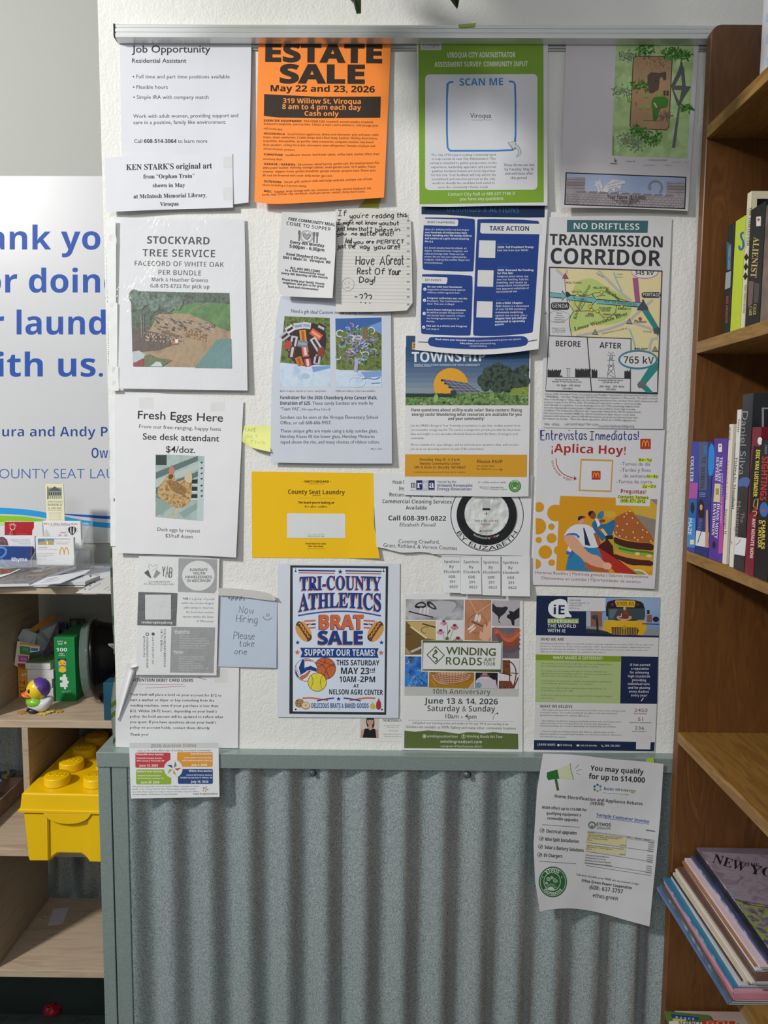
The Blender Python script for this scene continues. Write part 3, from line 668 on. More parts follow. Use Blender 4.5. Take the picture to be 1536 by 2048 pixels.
for i, (b, tx) in enumerate(((1308, 'linens, down comforters, 5 table lamps and a floor lamp, baskets, Holiday decorations,'), (1268, 'humidifier, dehumidifier, air purifier, desk accessories, computer monitor, key board,'), (1280, 'Bose speakers, ceiling fan in box, microwave, wine refrigerator, Yamaha cd player and'), (456, 'stereo receiver, pictures'))): ln(1057 + 39 * i, 138, b, tx, dy=12)
ln(1232, 366, 1330, 'headboard, dresser, bed frame, tables, coffee table, leather office chair,', 'FURNITURE:', 342, -4); ln(1278, 134, 330, 'secretary desk', dy=6)
ln(1330, 492, 1324, 'DR trimmer, wheel barrow, garden cart, Dirt Devil pressure flex', 'GARAGE / GARDEN:', 468, -12)
for i, (b, tx) in enumerate(((1288, '2000 power washer, shelving, storage cabinet, small garden tools, 16 ft ladder, Fiskar'), (1290, 'trimmer, clippers, hoses, garden broadfork, garage vacuum, propane tank, flower pots,'), (840, '8ft rack for firewood with cover, dolly mover, gas cans'))): ln(1372 + 38 * i, 130, b, tx, dy=(-14, -14, 4)[i])
ln(1508, 350, 1252, 'fire pit, grill, outdoor table with large umbrella, multiple sets of lawn', 'OUTDOORS:', 326, -24); ln(1546, 126, 572, 'chairs including a 2 person swing', dy=10)
ln(1606, 247, 1244, 'luggage, large vintage milk can, costumes and wigs, electric keyboard, cds,', 'MISC:', 224, -28); ln(1646, 124, 1175, 'books, toys, circular saw, terrarium, small pet carrier, coolers, many more items', dy=-34)
S.build()
S = Sheet('green_tape_scrap', 'torn yellow green paper scrap sticking out below the orange poster', 'paper scrap', [(733, 396), (762, 396)], [(713, 419), (740, 420), (755, 420)], 1.2, col='#9a9a35')
S.build(None)
S = Sheet('community_meal_notice', 'small curled white community meal notice with a plate and heart drawing', 'notice', [(564, 424), (610, 425), (672, 435)], [(555, 588), (570, 591), (590, 594), (665, 596)], 4.5, lambda u, v: 5 + 9 * abs(u - .4) ** 1.5 + 6 * v * v, col='#d7d7d8', zoom=(530, 390, 5.12), left=[(564, 424), (557, 490), (554, 560), (560, 592)], right=[(672, 435), (671, 500), (665, 596)])
S.t(238, 258, 716, 320, 30, 'FREE COMMUNITY MEAL', 'bold', BK); S.t(218, 306, 670, 368, 36, 'COME TO SUPPER', 'med', BK)
S.ring(427, 425, 66, 4, '#55565a', ry=62); S.ring(427, 425, 54, 3, '#55565a', ry=50)
S.poly([(427, 462), (392, 425), (388, 405), (400, 392), (418, 396), (428, 410), (442, 396), (460, 398), (467, 415), (455, 438)], '#9b9ca0', smooth=1); S.line([(427, 462), (392, 425), (388, 405), (400, 392), (418, 396), (428, 410), (442, 396), (460, 398), (467, 415), (455, 438)], 5, '#55565a', smooth=1, closed=True)
for x in (352, 502, 535):
    S.line([(x, 362 + (x - 352) * .1), (x - 4, 470 + (x - 352) * .12)], 14, '#6d6e72'); S.line([(x, 362 + (x - 352) * .1), (x - 2, 400 + (x - 352) * .12)], 24, '#6d6e72')
S.t(257, 494, 605, 534, 30, 'Every 4th Monday', 'bold', BK, off=0); S.t(248, 540, 605, 580, 34, '5:00pm - 6:30pm', 'bold', BK, off=0)
S.t(213, 614, 625, 668, 27, 'Good Shepherd Church', 'bold', BK, off=-.005); S.t(182, 650, 668, 704, 27, '504 S Main St.  Viroqua, WI', 'bold', BK, off=-.005)
S.t(255, 756, 560, 794, 24, 'ALL ARE WELCOME', 'bold', BK); S.t(205, 778, 605, 826, 22, 'to a free community meal', 'bold', BK, off=-.005); S.t(165, 808, 638, 858, 22, 'every 4th Monday of the month', 'bold', BK, off=-.005)
S.t(172, 872, 612, 922, 21, 'Please bring your family, friends,', 'bold', BK, off=-.005); S.t(182, 906, 602, 948, 21, 'neighbors, and join us for great', 'bold', BK, off=-.005); S.t(232, 946, 545, 978, 21, 'food and conversation!', 'bold', BK, off=-.005)
S.build()
S = Sheet('handwritten_note', 'lined notebook page with a kind handwritten message and torn punch holes', 'note', [(671, 414), (790, 418), (820, 440)], [(672, 624), (760, 624), (812, 621)], 2.6, lambda u, v: 6 * v + 3 * u * v, col='#d2d0ca', zoom=(530, 390, 5.12), left=[(671, 414), (672, 624)], right=[(814, 414), (822, 440), (825, 606), (811, 624)])
for i in range(24): S.line([(735, 260 + 36.5 * i), (1490, 256 + 37 * i)], 2, '#a5a5ab', part='ruled_lines')
for i in range(12): S.rect(1452, 255 + 78 * i, 1480, 272 + 78 * i, '#8e8e8a', 'punched_edge')
K = '#201f24'
for x0, y0, x1, y1, h, w, tx in ((745, 215, 832, 215, 62, 8, 'If'), (868, 240, 1055, 232, 52, 8, "you're"), (1098, 238, 1315, 232, 52, 8, 'reading'), (1350, 232, 1448, 224, 52, 8, 'this'), (735, 300, 775, 300, 44, 8, 'I'), (800, 302, 1000, 300, 36, 8, 'might not'), (1030, 303, 1140, 303, 42, 8, 'know'), (1168, 308, 1370, 308, 44, 8, 'you,but'), (735, 362, 940, 362, 38, 8, 'just know'), (958, 368, 1058, 368, 42, 7, 'that'), (1070, 378, 1305, 372, 40, 7, 'I believe'), (1330, 372, 1378, 372, 42, 8, 'in'),
                            (735, 415, 828, 410, 38, 8, 'you'), (888, 412, 940, 412, 34, 8, 'no'), (975, 418, 1150, 412, 46, 8, 'matter'), (1172, 420, 1310, 418, 46, 8, 'what!'), (820, 495, 885, 492, 54, 8, 'And'), (908, 500, 1002, 498, 38, 8, 'you'), (1038, 494, 1112, 494, 36, 8, 'are'), (1145, 500, 1420, 496, 38, 8, 'PERFECT'), (740, 545, 920, 545, 46, 8, 'just the'), (970, 548, 1065, 552, 46, 8, 'way'), (1115, 552, 1228, 552, 44, 8, 'you'), (1255, 550, 1375, 556, 50, 8, 'are!!'),
                            (930, 715, 1115, 715, 92, 9, 'Have'), (1175, 718, 1225, 718, 78, 9, 'A'), (1242, 715, 1420, 712, 92, 9, 'Great'), (945, 812, 1085, 808, 66, 9, 'Rest'), (1125, 815, 1225, 812, 66, 9, 'Of'), (1262, 818, 1388, 818, 66, 9, 'Your'), (965, 895, 1120, 895, 58, 9, 'Day!'), (915, 1070, 945, 1070, 70, 9, '-'), (965, 1108, 1090, 1110, 95, 9, '???')):
    S.hand(x0, y0, x1, y1, h, tx, K, w, wob=.25, slant=.05)
S.ring(850, 915, 62, 3, '#8b8a8d', ry=65, part='handwriting'); S.line([(820, 935), (840, 955), (868, 935)], 3, '#8b8a8d', smooth=2, part='handwriting'); S.disc(818, 903, 5, '#8b8a8d', part='handwriting'); S.disc(860, 898, 6, '#8b8a8d', part='handwriting')
S.build()
S = Sheet('candy_sundae_notice', 'white fundraiser notice with two photographs of candy sundaes', 'notice', [(561, 592), (650, 598), (782, 622)], [(541, 925), (660, 927), (784, 927)], 1.3, lambda u, v: 2 + 3 * (1 - u) * math.sin(math.pi * v) + 6 * v * v, col='#c9cdd8', zoom=(480, 600, 4.8), left=[(561, 592), (552, 640), (543, 760), (541, 925)])
S.t(490, 120, 748, 134, 34, 'Need a gift idea?', 'reg', BK); S.t(757, 134, 1285, 136, 34, 'Custom made Candy Sundaes!', 'reg', BK)
GRA = noisy(['#3f5228', '#5c6d33', '#75833f', '#4b5a2c'], 150, 5, lo=.35, hi=.65); TBL = noisy(['#b9cbdf', '#c9d8e8', '#a9c1dc'], 40)
S.poly([(428, 155), (862, 172), (866, 630), (385, 605)], GRA, ph); S.poly([(388, 600), (700, 632), (866, 628), (868, 834), (384, 832)], TBL, ph); S.poly([(690, 640), (866, 632), (866, 655), (700, 695)], '#7d9fd0', ph)
S.poly([(420, 330), (440, 270), (540, 215), (600, 210), (740, 225), (820, 280), (832, 420), (800, 540), (740, 620), (600, 640), (510, 600), (440, 460)], '#3a2c2d', ph, smooth=1)
BAR = [(430, 345, -38, 90, '#b9bcc6', '#4b2c28'), (480, 280, -32, 80, '#d5d8de', '#4b2c28'), (560, 250, -8, 90, '#c9ced6', '#8f98a5'), (640, 245, 8, 80, '#c9ced6', '#9aa3ae'), (730, 330, 35, 120, '#d9604a', '#f0a070'), (780, 265, 28, 80, '#3d2a2a', '#b9bcc6'), (605, 345, 84, 115, '#cf9a2f', '#b5512f'), (510, 420, -78, 150, '#c3c9d2', '#4b2c28'), (500, 500, -80, 120, '#5a3630', '#c3c9d2'), (735, 430, 58, 150, '#c3c9d2', '#4b2c28'), (625, 480, 82, 130, '#dd6a4c', '#d8cfd6'), (460, 430, -70, 80, '#b04b46', '#b04b46'), (600, 420, 6, 100, '#76808d', '#9aa3ae'), (570, 590, 70, 90, '#c07a30', '#b5512f'), (650, 600, 82, 80, '#b94a48', '#d8cfd6'), (740, 570, 100, 90, '#b6bcc8', '#3c2a2c'), (775, 500, 95, 90, '#8c3f37', '#8c3f37'), (690, 520, 70, 60, '#3c2a2c', '#3c2a2c')]
for x, y, a, l, c1, c2 in BAR:
    a = math.radians(a); dx, dy = math.cos(a) * l / 2, math.sin(a) * l / 2; S.line([(x - dx, y - dy), (x + dx, y + dy)], 62, c1, part=ph); S.line([(x - dx * .8, y - dy * .8), (x + dx * .8, y + dy * .8)], 24, c2, part=ph)
S.ring(622, 745, 72, 5, '#dfeaf3', ry=58, part=ph); S.line([(555, 630), (600, 690), (660, 690), (690, 630)], 5, '#e3edf4', smooth=1, part=ph); S.disc(628, 730, 40, '#aac3db', ry=25, part=ph)
S.poly([(915, 178), (1357, 168), (1358, 680), (925, 668)], GRA, ph); S.poly([(915, 178), (1357, 168), (1357, 225), (1200, 260), (918, 300)], '#3c63a5', ph); S.poly([(1240, 250), (1357, 205), (1358, 330), (1290, 290)], '#6f98d4', ph); S.poly([(924, 665), (1100, 690), (1357, 676), (1358, 834), (920, 836)], TBL, ph); S.poly([(1160, 690), (1357, 678), (1357, 735), (1200, 745)], '#7d9fd0', ph)
for i in range(110):
    x = 1125 + rd.gauss(0, 95); y = 410 + rd.gauss(0, 85)
    if not (925 < x < 1345 and 195 < y < 640): continue
    r = rd.uniform(14, 38); a0 = rd.uniform(0, 360)
    S.line(arc(x, y, r, r * rd.uniform(.5, 1), a0, a0 + rd.uniform(120, 300), 8), rd.uniform(5, 11), rd.choice(['#9fb6d8', '#b59fd0', '#7fa9c4', '#d3c3dd', '#5d8ea8', '#8d78b8', '#c7d3e3', '#4c5570', '#a98fa8']), part=ph)
S.line([(1065, 180), (1080, 265)], 5, '#a14d57', part=ph); S.rect(1180, 290, 1225, 370, '#8a6a3a', ph); S.line([(1120, 560), (1110, 690)], 34, '#b6a9cd', part=ph); S.ring(1122, 785, 80, 6, '#dfeaf3', ry=48, part=ph)
S.line([(1170, 760), (1230, 745), (1290, 765), (1345, 740)], 8, '#5f86c4', smooth=1, part=ph); S.line([(1260, 800), (1345, 795)], 8, '#5f86c4', part=ph)
S.reset(); S.t(385, 882, 832, 882, 20, 'Each creation has 26 or more candy bars.', 'reg', GY); S.t(921, 882, 1297, 882, 20, 'Different ribbon colors are availble.', 'reg', GY)
S.t(386, 952, 1318, 954, 32, 'Fundraiser for the 2026 Chaseburg Area Cancer Walk,', 'bold', '#2c2e38'); S.t(386, 1006, 680, 1006, 32, 'Donation of $25.', 'bold', '#2c2e38'); S.t(692, 1006, 1278, 1004, 32, 'These candy Sundaes are made by', 'reg', '#3a3c48')
S.t(386, 1060, 582, 1060, 32, '“Team VAS”,', 'reg', '#3a3c48'); S.t(590, 1060, 868, 1060, 24, '(Viroqua Area School)', 'reg', '#3a3c48')
S.para(386, 1140, 53, 32, [('Sundaes can be seen at the Viroqua Elementary School', 1324), ('Office, or call 608-606-9957.', 876)], 'reg', '#3a3c48'); S.para(388, 1272, 53, 32, [('These unique gifts are made using a tulip sundae glass,', 1322), ('Hershey Kisses fill the lower glass, Hershey Minitures', 1292), ('taped above the rim, and many choices of ribbon colors.', 1342)], 'reg', '#3a3c48')
S.t(1256, 1437, 1363, 1437, 18, 'May 6, 2026', 'reg', GY)
S.build()
S = Sheet('sticky_note', 'yellow sticky note with faint pencil writing curling off the wall beside the candy notice', 'sticky note', [(485, 851), (542, 852)], [(484, 883), (500, 895), (541, 904)], 1.0, lambda u, v: 12 * v * v, col='#e2e68e', zoom=(480, 600, 4.8), left=[(487, 850), (484, 884)])
S.hand(40, 1265, 155, 1265, 34, 'TAKE', '#9aa06c', 3); S.hand(50, 1325, 165, 1325, 30, 'ONLY', '#b5ba80', 3); S.hand(90, 1380, 235, 1382, 34, 'This', '#b5ba80', 3)
S.build()
S = Sheet('yellow_board_card', 'glossy yellow landscape card announcing the online notice board', 'card', [(503, 943), (747, 946)], [(504, 1115), (760, 1117)], .8, lambda u, v: 5 * max(0, u - .75) / .25 * v, mat=noisy(['#e9b90a', '#eebe10'], 6, rough=.35), zoom=(490, 930, 5.297), right=[(747, 946), (748, 1050), (760, 1117)])
D = '#4a3413'
S.t(627, 185, 888, 186, 22, 'SWITCHBOARD', 'bold', D); S.t(676, 203, 836, 203, 9, 'switchboardboard.com', 'sans', '#8a6a1a'); S.t(456, 306, 1056, 312, 46, 'County Seat Laundry', 'sb', D); S.t(712, 328, 800, 328, 11, 'VIROQUA', 'sb', '#8a6a1a')
S.line([(565, 350), (735, 350)], 2, '#b18b1a'); S.line([(778, 352), (955, 354)], 2, '#b18b1a'); S.disc(756, 350, 4, '#8a6a1a')
for x in (608, 906): S.disc(x, 176, 4, '#8a6a1a')
S.t(562, 408, 948, 411, 24, 'The board you’re looking at?', 'bold', D); S.t(632, 450, 874, 452, 26, 'It’s also online.', 'ital', D)
S.rect(445, 512, 1062, 772, '#d9dcdb', r=14, sk=4); S.t(664, 738, 840, 738, 9, 'Scan to open this board', 'sans', '#8e9298'); S.t(664, 758, 840, 758, 9, 'Switchboard app', 'sb', '#5e6370')
S.t(641, 840, 860, 842, 18, 'Every board in town.', 'sb', D); S.t(668, 868, 832, 869, 18, 'One scan away.', 'sb', D); S.t(658, 890, 846, 890, 10, 'www.switchboard.com', 'sans', '#8a6a1a')
S.build()
S = Sheet('athletics_poster', 'blue orange and black bordered poster for a brat sale with sports balls', 'poster', [(555, 1127), (800, 1127)], [(554, 1434), (797, 1436)], 1.4, lambda u, v: 1 * v, col='#cfd4de', zoom=(540, 1120, 5.389))
B_ = '#1d3f83'; R_ = '#d0693a'
S.poly([(218, 57), (1275, 68), (1252, 1670), (208, 1657)], noisy(['#24282b', '#2f3638', '#252b2a'], 30), 'poster_print')
S.poly([(245, 82), (1248, 92), (1232, 1640), (246, 1632)], noisy(['#ccd7e8', '#d3dcea'], 5), 'poster_print')
pp = 'poster_print'
def star(x, y, r, c): S.poly([(x + (r if i % 2 == 0 else r * .42) * math.sin(math.pi * i / 5), y - (r if i % 2 == 0 else r * .42) * math.cos(math.pi * i / 5)) for i in range(10)], c, pp)
for a, b in ((305, 705), (812, 1205)):
    S.line([(a, 112 + (a - 305) * .01), (b, 115 + (b - 305) * .01)], 16, B_, part=pp); S.line([(a + 5, 137 + (a - 305) * .01), (b - 10, 141 + (b - 305) * .01)], 13, R_, part=pp)
star(757, 127, 30, B_)
for x in (276, 1225): S.line([(x, 85), (x, 118)], 5, '#333333', part=pp); S.disc(x, 122, 10, '#333333', part=pp)
SH = '#dd8e6b'
def aw(x0, x1, yb0, bow, ht0, ht1, bt=0):
    """arched band: baseline and top both curved"""
    def f(tx, y):
        e = (2 * tx - 1) ** 2; base = yb0 + bow * e; H_ = ht0 + (ht1 - ht0) * e; return (lerp(x0, x1, tx), base - y * H_)
    return f
for dx, dy, c in ((-9, 9, SH), (0, 0, B_)):
    for tx, x0, x1, yb, bow, h0, h1 in (('TRI-COUNTY', 322, 1198, 318, 10, 147, 147), ('ATHLETICS', 308, 1198, 510, 48, 158, 196)):
        S.t(0, 0, 1, 0, 1, tx, 'serif', c, off=.022, part='lettering', warp=(lambda f: (lambda a, y: (f(a, y)[0] + dx, f(a, y)[1] + dy)))(aw(x0, x1, yb, bow, h0, h1)), res=4)
S.line([(302, 600), (500, 566), (755, 548), (1000, 564), (1196, 602)], 17, '#2f5fa5', smooth=2, part=pp)
for dx, dy, c in ((-8, 8, B_), (0, 0, R_)): S.t(530 + dx, 742 + dy, 1012 + dx, 742 + dy, 145, 'BRAT', 'bold', c, off=.03)
for dx, dy, c in ((-9, 9, SH), (0, 0, B_)): S.t(515 + dx, 908 + dy, 1002 + dx, 908 + dy, 138, 'SALE', 'bold', c, off=.03)
for s_ in (1, -1):
    X = lambda x: x if s_ > 0 else 1500 - x
    for i, c in enumerate((R_, B_, R_)): S.line([(X(370 + 8 * i), 660 + 38 * i), (X(492), 652 + 38 * i)], 18, c, part=pp)
    star(X(430), 690, 26, '#d3dcea'); star(X(430), 690, 18, R_)
    bun = [(X(275), 700), (X(300), 660), (X(330), 660), (X(400), 730), (X(450), 810), (X(452), 850), (X(420), 880), (X(370), 880), (X(320), 830), (X(275), 770)]
    S.poly(bun, '#5d3a20', pp, smooth=2); S.poly([(X(268), 720), (X(290), 700), (X(320), 730), (X(370), 810), (X(405), 860), (X(395), 882), (X(350), 870), (X(290), 800)], '#d39a55', pp, smooth=2); S.poly([(X(335), 655), (X(370), 665), (X(430), 740), (X(452), 800), (X(440), 815), (X(390), 750)], '#d39a55', pp, smooth=2)
    S.line([(X(312), 672), (X(430), 848)], 34, '#7b4327', part=pp); S.line([(X(310), 680), (X(340), 690), (X(330), 715), (X(365), 722), (X(350), 750), (X(385), 757), (X(375), 785), (X(408), 792), (X(400), 820), (X(430), 830)], 8, '#e0b64c', smooth=1, part=pp)
    star(X(298), 890, 26, B_)
star(295, 996, 32, R_); star(1197, 1000, 32, R_); 
S.poly([(322, 945), (1172, 950), (1152, 1000), (1170, 1054), (326, 1050), (348, 998)], B_, pp); S.t(372, 1030, 1132, 1034, 68, 'SUPPORT OUR TEAMS!', 'bold', '#e4e9f2')
S.disc(590, 1170, 120, '#22201f', part=pp); S.disc(590, 1170, 115, noisy(['#b85a33', '#c76a3e'], 200), part=pp)
for l in ([(500, 1110), (560, 1125), (600, 1170), (640, 1280)], [(530, 1085), (610, 1110), (700, 1150)], [(590, 1056), (600, 1090), (575, 1130), (520, 1150)], [(700, 1120), (640, 1140), (600, 1190), (580, 1260)]): S.line(l, 5, '#2a211d', smooth=2, part=pp)
S.disc(390, 1185, 124, '#22201f', part=pp); S.disc(390, 1185, 119, '#dfe4ec', part=pp)
S.poly([(345, 1075), (372, 1072), (372, 1160), (395, 1200), (330, 1240), (310, 1160)], B_, pp); S.poly([(375, 1160), (440, 1140), (505, 1170), (505, 1205), (440, 1185), (390, 1195)], B_, pp); S.poly([(275, 1170), (300, 1240), (320, 1265), (300, 1262), (276, 1225)], B_, pp); S.poly([(310, 1268), (380, 1235), (430, 1185), (440, 1200), (400, 1260), (345, 1295)], R_, pp); S.poly([(375, 1070), (430, 1075), (470, 1100), (420, 1090), (375, 1092)], R_, pp)
S.line([(275, 1130), (320, 1262), (380, 1232), (440, 1185), (505, 1205)], 4, '#22201f', part=pp, smooth=1)
S.disc(508, 1316, 102, '#22201f', part=pp); S.disc(508, 1316, 97, noisy(['#d8c63a', '#e2d24a'], 100), part=pp); S.line([(445, 1240), (470, 1310), (440, 1380)], 5, '#5f4a1d', smooth=2, part=pp); S.line([(570, 1240), (535, 1310), (560, 1390)], 5, '#5f4a1d', smooth=2, part=pp)
S.t(716, 1134, 1178, 1138, 56, 'THIS SATURDAY', 'bold', '#25262a', off=-.004); S.t(764, 1228, 1068, 1231, 68, 'MAY 23', 'bold', '#25262a'); S.t(1076, 1200, 1130, 1200, 36, 'rd', 'bold', '#25262a'); S.rect(1076, 1208, 1130, 1213, '#25262a'); S.t(748, 1314, 926, 1315, 60, '10AM', 'bold', '#25262a'); S.t(945, 1314, 1132, 1317, 60, '-2PM', 'bold', '#25262a'); S.t(898, 1374, 958, 1374, 34, 'AT', 'bold', '#25262a'); S.t(637, 1448, 1216, 1454, 54, 'NELSON AGRI CENTER', 'bold', '#25262a', off=-.004)
star(739, 1498, 26, B_)
for s_ in (0, 1):
    X = lambda x: x if not s_ else 1482 - x
    S.line([(X(348), 1490), (X(440), 1484), (X(540), 1500), (X(625), 1512)], 16, R_, smooth=2, part=pp); S.line([(X(505), 1518), (X(600), 1498), (X(690), 1488)], 13, B_, smooth=1, part=pp)
S.t(445, 1594, 1062, 1596, 50, 'DELICIOUS BRATS & BAKED GOODS', 'bold', '#2c4f8c')
S.disc(318, 1543, 48, '#b08250', part=pp); [S.disc(318 + 34 * math.cos(a * 1.3), 1543 + 30 * math.sin(a * 2.1), 6, '#4a3020', part=pp, n=8) for a in range(9)]
S.disc(385, 1570, 48, '#b98a55', ry=42, part=pp); S.disc(385, 1566, 40, '#e0c9a8', ry=32, part=pp); S.disc(385, 1566, 13, '#b98a55', ry=9, part=pp)
S.poly([(1075, 1590), (1080, 1560), (1100, 1545), (1106, 1520), (1112, 1545), (1132, 1562), (1136, 1600), (1105, 1612)], '#c9b64c', pp, smooth=1); S.poly([(1142, 1600), (1144, 1535), (1165, 1510), (1172, 1480), (1180, 1510), (1197, 1538), (1197, 1600), (1170, 1618)], '#a8352f', pp, smooth=1)
for x, y in ((277, 1610), (743, 1610), (1206, 1612)): S.disc(x, y, 9 if x != 743 else 4, '#2a2c2e', part=pp, n=10)
S.build()
S = Sheet('portrait_business_card', 'white business card with a portrait photograph, half hidden between two posters', 'business card', [(716, 1430), (812, 1432)], [(716, 1477), (722, 1482), (812, 1484)], .3, col='#dcdcd9', zoom=(540, 1120, 5.389))
S.poly([(975, 1640), (1170, 1640), (1176, 1760), (1172, 1920), (972, 1915)], '#cdc5bb', ph); S.poly([(1040, 1700), (1075, 1660), (1120, 1690), (1128, 1780), (1110, 1820), (1050, 1810), (1035, 1750)], '#3b302c', ph, smooth=1); S.disc(1080, 1740, 34, '#c09a85', ry=44, part=ph); S.poly([(1045, 1705), (1080, 1690), (1115, 1705), (1112, 1722), (1048, 1722)], '#332824', ph)
S.poly([(1063, 1775), (1098, 1775), (1104, 1818), (1165, 1832), (1172, 1920), (972, 1915), (985, 1830), (1058, 1816)], '#c09a85', ph, smooth=0); S.poly([(1020, 1818), (1055, 1815), (1082, 1838), (1110, 1815), (1135, 1822), (1146, 1918), (998, 1915)], '#1d1b1c', ph)
for dx in (-14, 14): S.disc(1080 + dx, 1736, 4, '#3a2a26', part=ph, n=8)
S.line([(1068, 1762), (1080, 1767), (1092, 1762)], 4, '#98594f', part=ph)
S.t(1215, 1742, 1420, 1744, 30, 'NORTHOUS', 'serif', '#5d6060', off=-.012)
for i, (a, b, tx) in enumerate(((1228, 1420, 'Bookings, Pick-up & More'), (1262, 1385, 'Direct line to our'), (1282, 1378, '608-606-1246'), (1215, 1420, 'www.northousesalon.com'), (1232, 1420, '504 S Main Street Viroqua'))): S.t(a, (1790, 1808, 1846, 1882, 1908)[i], b, (1790, 1808, 1846, 1882, 1908)[i], 13, tx, 'sans', '#85878a')
S.build()
# ================================================================ notices, third column
S = Sheet('city_survey_poster', 'lime green city survey poster with a blue framed white panel, clipped under the rail', 'poster', [(833, 84), (960, 84), (1096, 86)], [(839, 413), (900, 414), (1000, 411), (1095, 411)], 5.2, lambda u, v: 6 * v * v, col='#d3d3d6', zoom=(820, 60, 5.12))
GR = '#7ba22f'; WH = '#d6d7dc'
S.poly([(85, 110), (1366, 110), (1370, 1765), (700, 1775), (97, 1785)], GR); S.rect(107, 100, 322, 207, '#c9cacd'); S.t(125, 165, 300, 165, 40, 'Viroqua', 'sans', '#2b2c30', off=0); S.t(145, 185, 290, 185, 9, 'Growing Forward', 'sans', GY)
S.t(378, 283, 1080, 279, 52, 'VIROQUA CITY ADMINISTRATOR', 'bold', '#e2e6d8', off=0); S.t(250, 378, 1206, 370, 50, 'ASSESSMENT SURVEY: COMMUNITY INPUT', 'bold', '#e2e6d8', off=0)
S.rect(155, 455, 1305, 1640, WH, r=45, sk=-5)
BL = '#3f7fc0'
S.line([(445, 532), (405, 534), (378, 560), (378, 1190), (405, 1236), (440, 1238), (1040, 1236), (1082, 1205), (1080, 570), (1060, 530), (1013, 526)], 19, BL, smooth=1)
S.t(508, 570, 953, 564, 72, 'SCAN ME', 'bold', BL, off=.005); S.t(615, 900, 832, 900, 50, 'Viroqua', 'sans', '#2b2c30', off=0); S.t(636, 927, 832, 925, 11, 'Growing Forward', 'sans', GY)
AR = [(1004, 1152), (1086, 1140), (1082, 1172), (1120, 1200), (1140, 1250), (1128, 1280), (1088, 1305), (1112, 1262), (1108, 1230), (1070, 1200), (1060, 1230)]
S.poly(AR, '#c9cacf'); S.line(AR, 4, '#3c3d41', closed=True)
for i, (a, b, tx) in enumerate(((216, 880, 'The City of Viroqua is seeking community input'), (222, 876, 'to help recruit its next City Administrator. This'), (207, 889, 'survey is intended to gather perspectives on the'), (217, 879, 'experience, leadership approach, and personal'), (222, 875, 'qualities residents believe are most important'), (217, 880, 'for this role. Your feedback will help inform the'), (227, 870, 'recruitment and selection process as the City'), (228, 870, 'works to identify the candidate best suited to'), (287, 803, 'serve the community’s future needs.'))): S.t(a, 1290 + 41.3 * i, b, 1287 + 41.3 * i, 24, tx, 'sans', '#45464b')
for i, (a, b, tx) in enumerate(((962, 1274, 'These forms are due'), (970, 1267, 'by Tuesday, May 26'), (972, 1262, 'and will close after'), (1030, 1203, 'this period.'))): S.t(a, 1396 + 44 * i, b, 1394 + 44 * i, 27, tx, 'med', '#2c2d31')
S.t(390, 1698, 1075, 1690, 32, 'Contact City Hall at 608-637-7186 if', 'med', '#e2e6d8'); S.t(512, 1746, 955, 1740, 32, 'you have any questions', 'med', '#e2e6d8')
S.build()
S = Sheet('demands_poster', 'navy blue and white demands and actions leaflet curling at its lower right corner', 'leaflet', [(838, 412), (960, 413), (1096, 414)], [(830, 700), (900, 707), (960, 710), (1020, 706), (1077, 698)], 2.6, lambda u, v: 1.5 + 12 * v * v * (.3 + u) + 3 * math.sin(6 * v) * u * .5, col='#d5d6d6', zoom=(820, 400, 5.486), res=(20, 28))
NV = '#1c3c85'; ND = '#12284f'; w = '#e6e9f0'
S.poly([(127, 60), (1480, 60), (1475, 190), (1300, 192), (700, 185), (400, 162), (126, 157)], ND); S.t(405, 124, 1198, 140, 60, 'DEMANDS & ACTIONS', 'bold', '#2a6a9c', off=-.01)
S.poly([(170, 190), (690, 200), (718, 225), (700, 770), (680, 788), (160, 772), (132, 745), (148, 270), (165, 195)], NV, smooth=1); S.poly([(158, 204), (515, 213), (530, 225), (526, 275), (515, 286), (150, 277)], '#d5d6d6')
S.poly([(750, 204), (1400, 220), (1422, 258), (1420, 370), (1355, 1440), (1320, 1462), (1000, 1492), (710, 1494), (686, 1465), (736, 230)], NV, smooth=1)
S.poly([(775, 252), (1440, 262), (1440, 375), (785, 367), (770, 352)], '#d5d6d6'); S.poly([(140, 810), (660, 822), (692, 850), (668, 1470), (650, 1492), (145, 1474), (114, 1450), (130, 830)], NV, smooth=1); S.poly([(134, 840), (400, 848), (412, 860), (405, 910), (392, 922), (126, 913)], '#d5d6d6')
S.t(188, 255, 497, 260, 26, 'WHAT’S HAPPENING:', 'med', ND); S.t(872, 335, 1305, 338, 50, 'TAKE ACTION', 'bold', ND); S.t(166, 890, 345, 892, 26, 'KEY POINTS:', 'med', ND)
for y, l in ((332, [('Since U.S. military strikes on Iran began,', 650, 0), ('over Hundreds of civilians have been', 624, 1), ('killed, including over 160 mostly children', 678, 1), ('and teachers at a girls school struck by', 648, 1), ('the U.S.', 256, 1)]), (533, [('U.S.-Israeli attacks have hit schools, oil', 618, 0), ('depots, residential areas, hospitals, and', 630, 0), ('cultural heritage sites. These are war', 596, 0), ('crimes. No war was ever authorized by', 620, 0), ('Congress, making this conflict illegal and', 650, 0), ('unconstitutional.', 358, 0)])):
    for i, (tx, b, bo) in enumerate(l): S.t(172 - y * .02 - i, y + 32.5 * i, b, y + 32.5 * i + 6, 19, tx, 'bold', w, off=0 if bo else -.02)
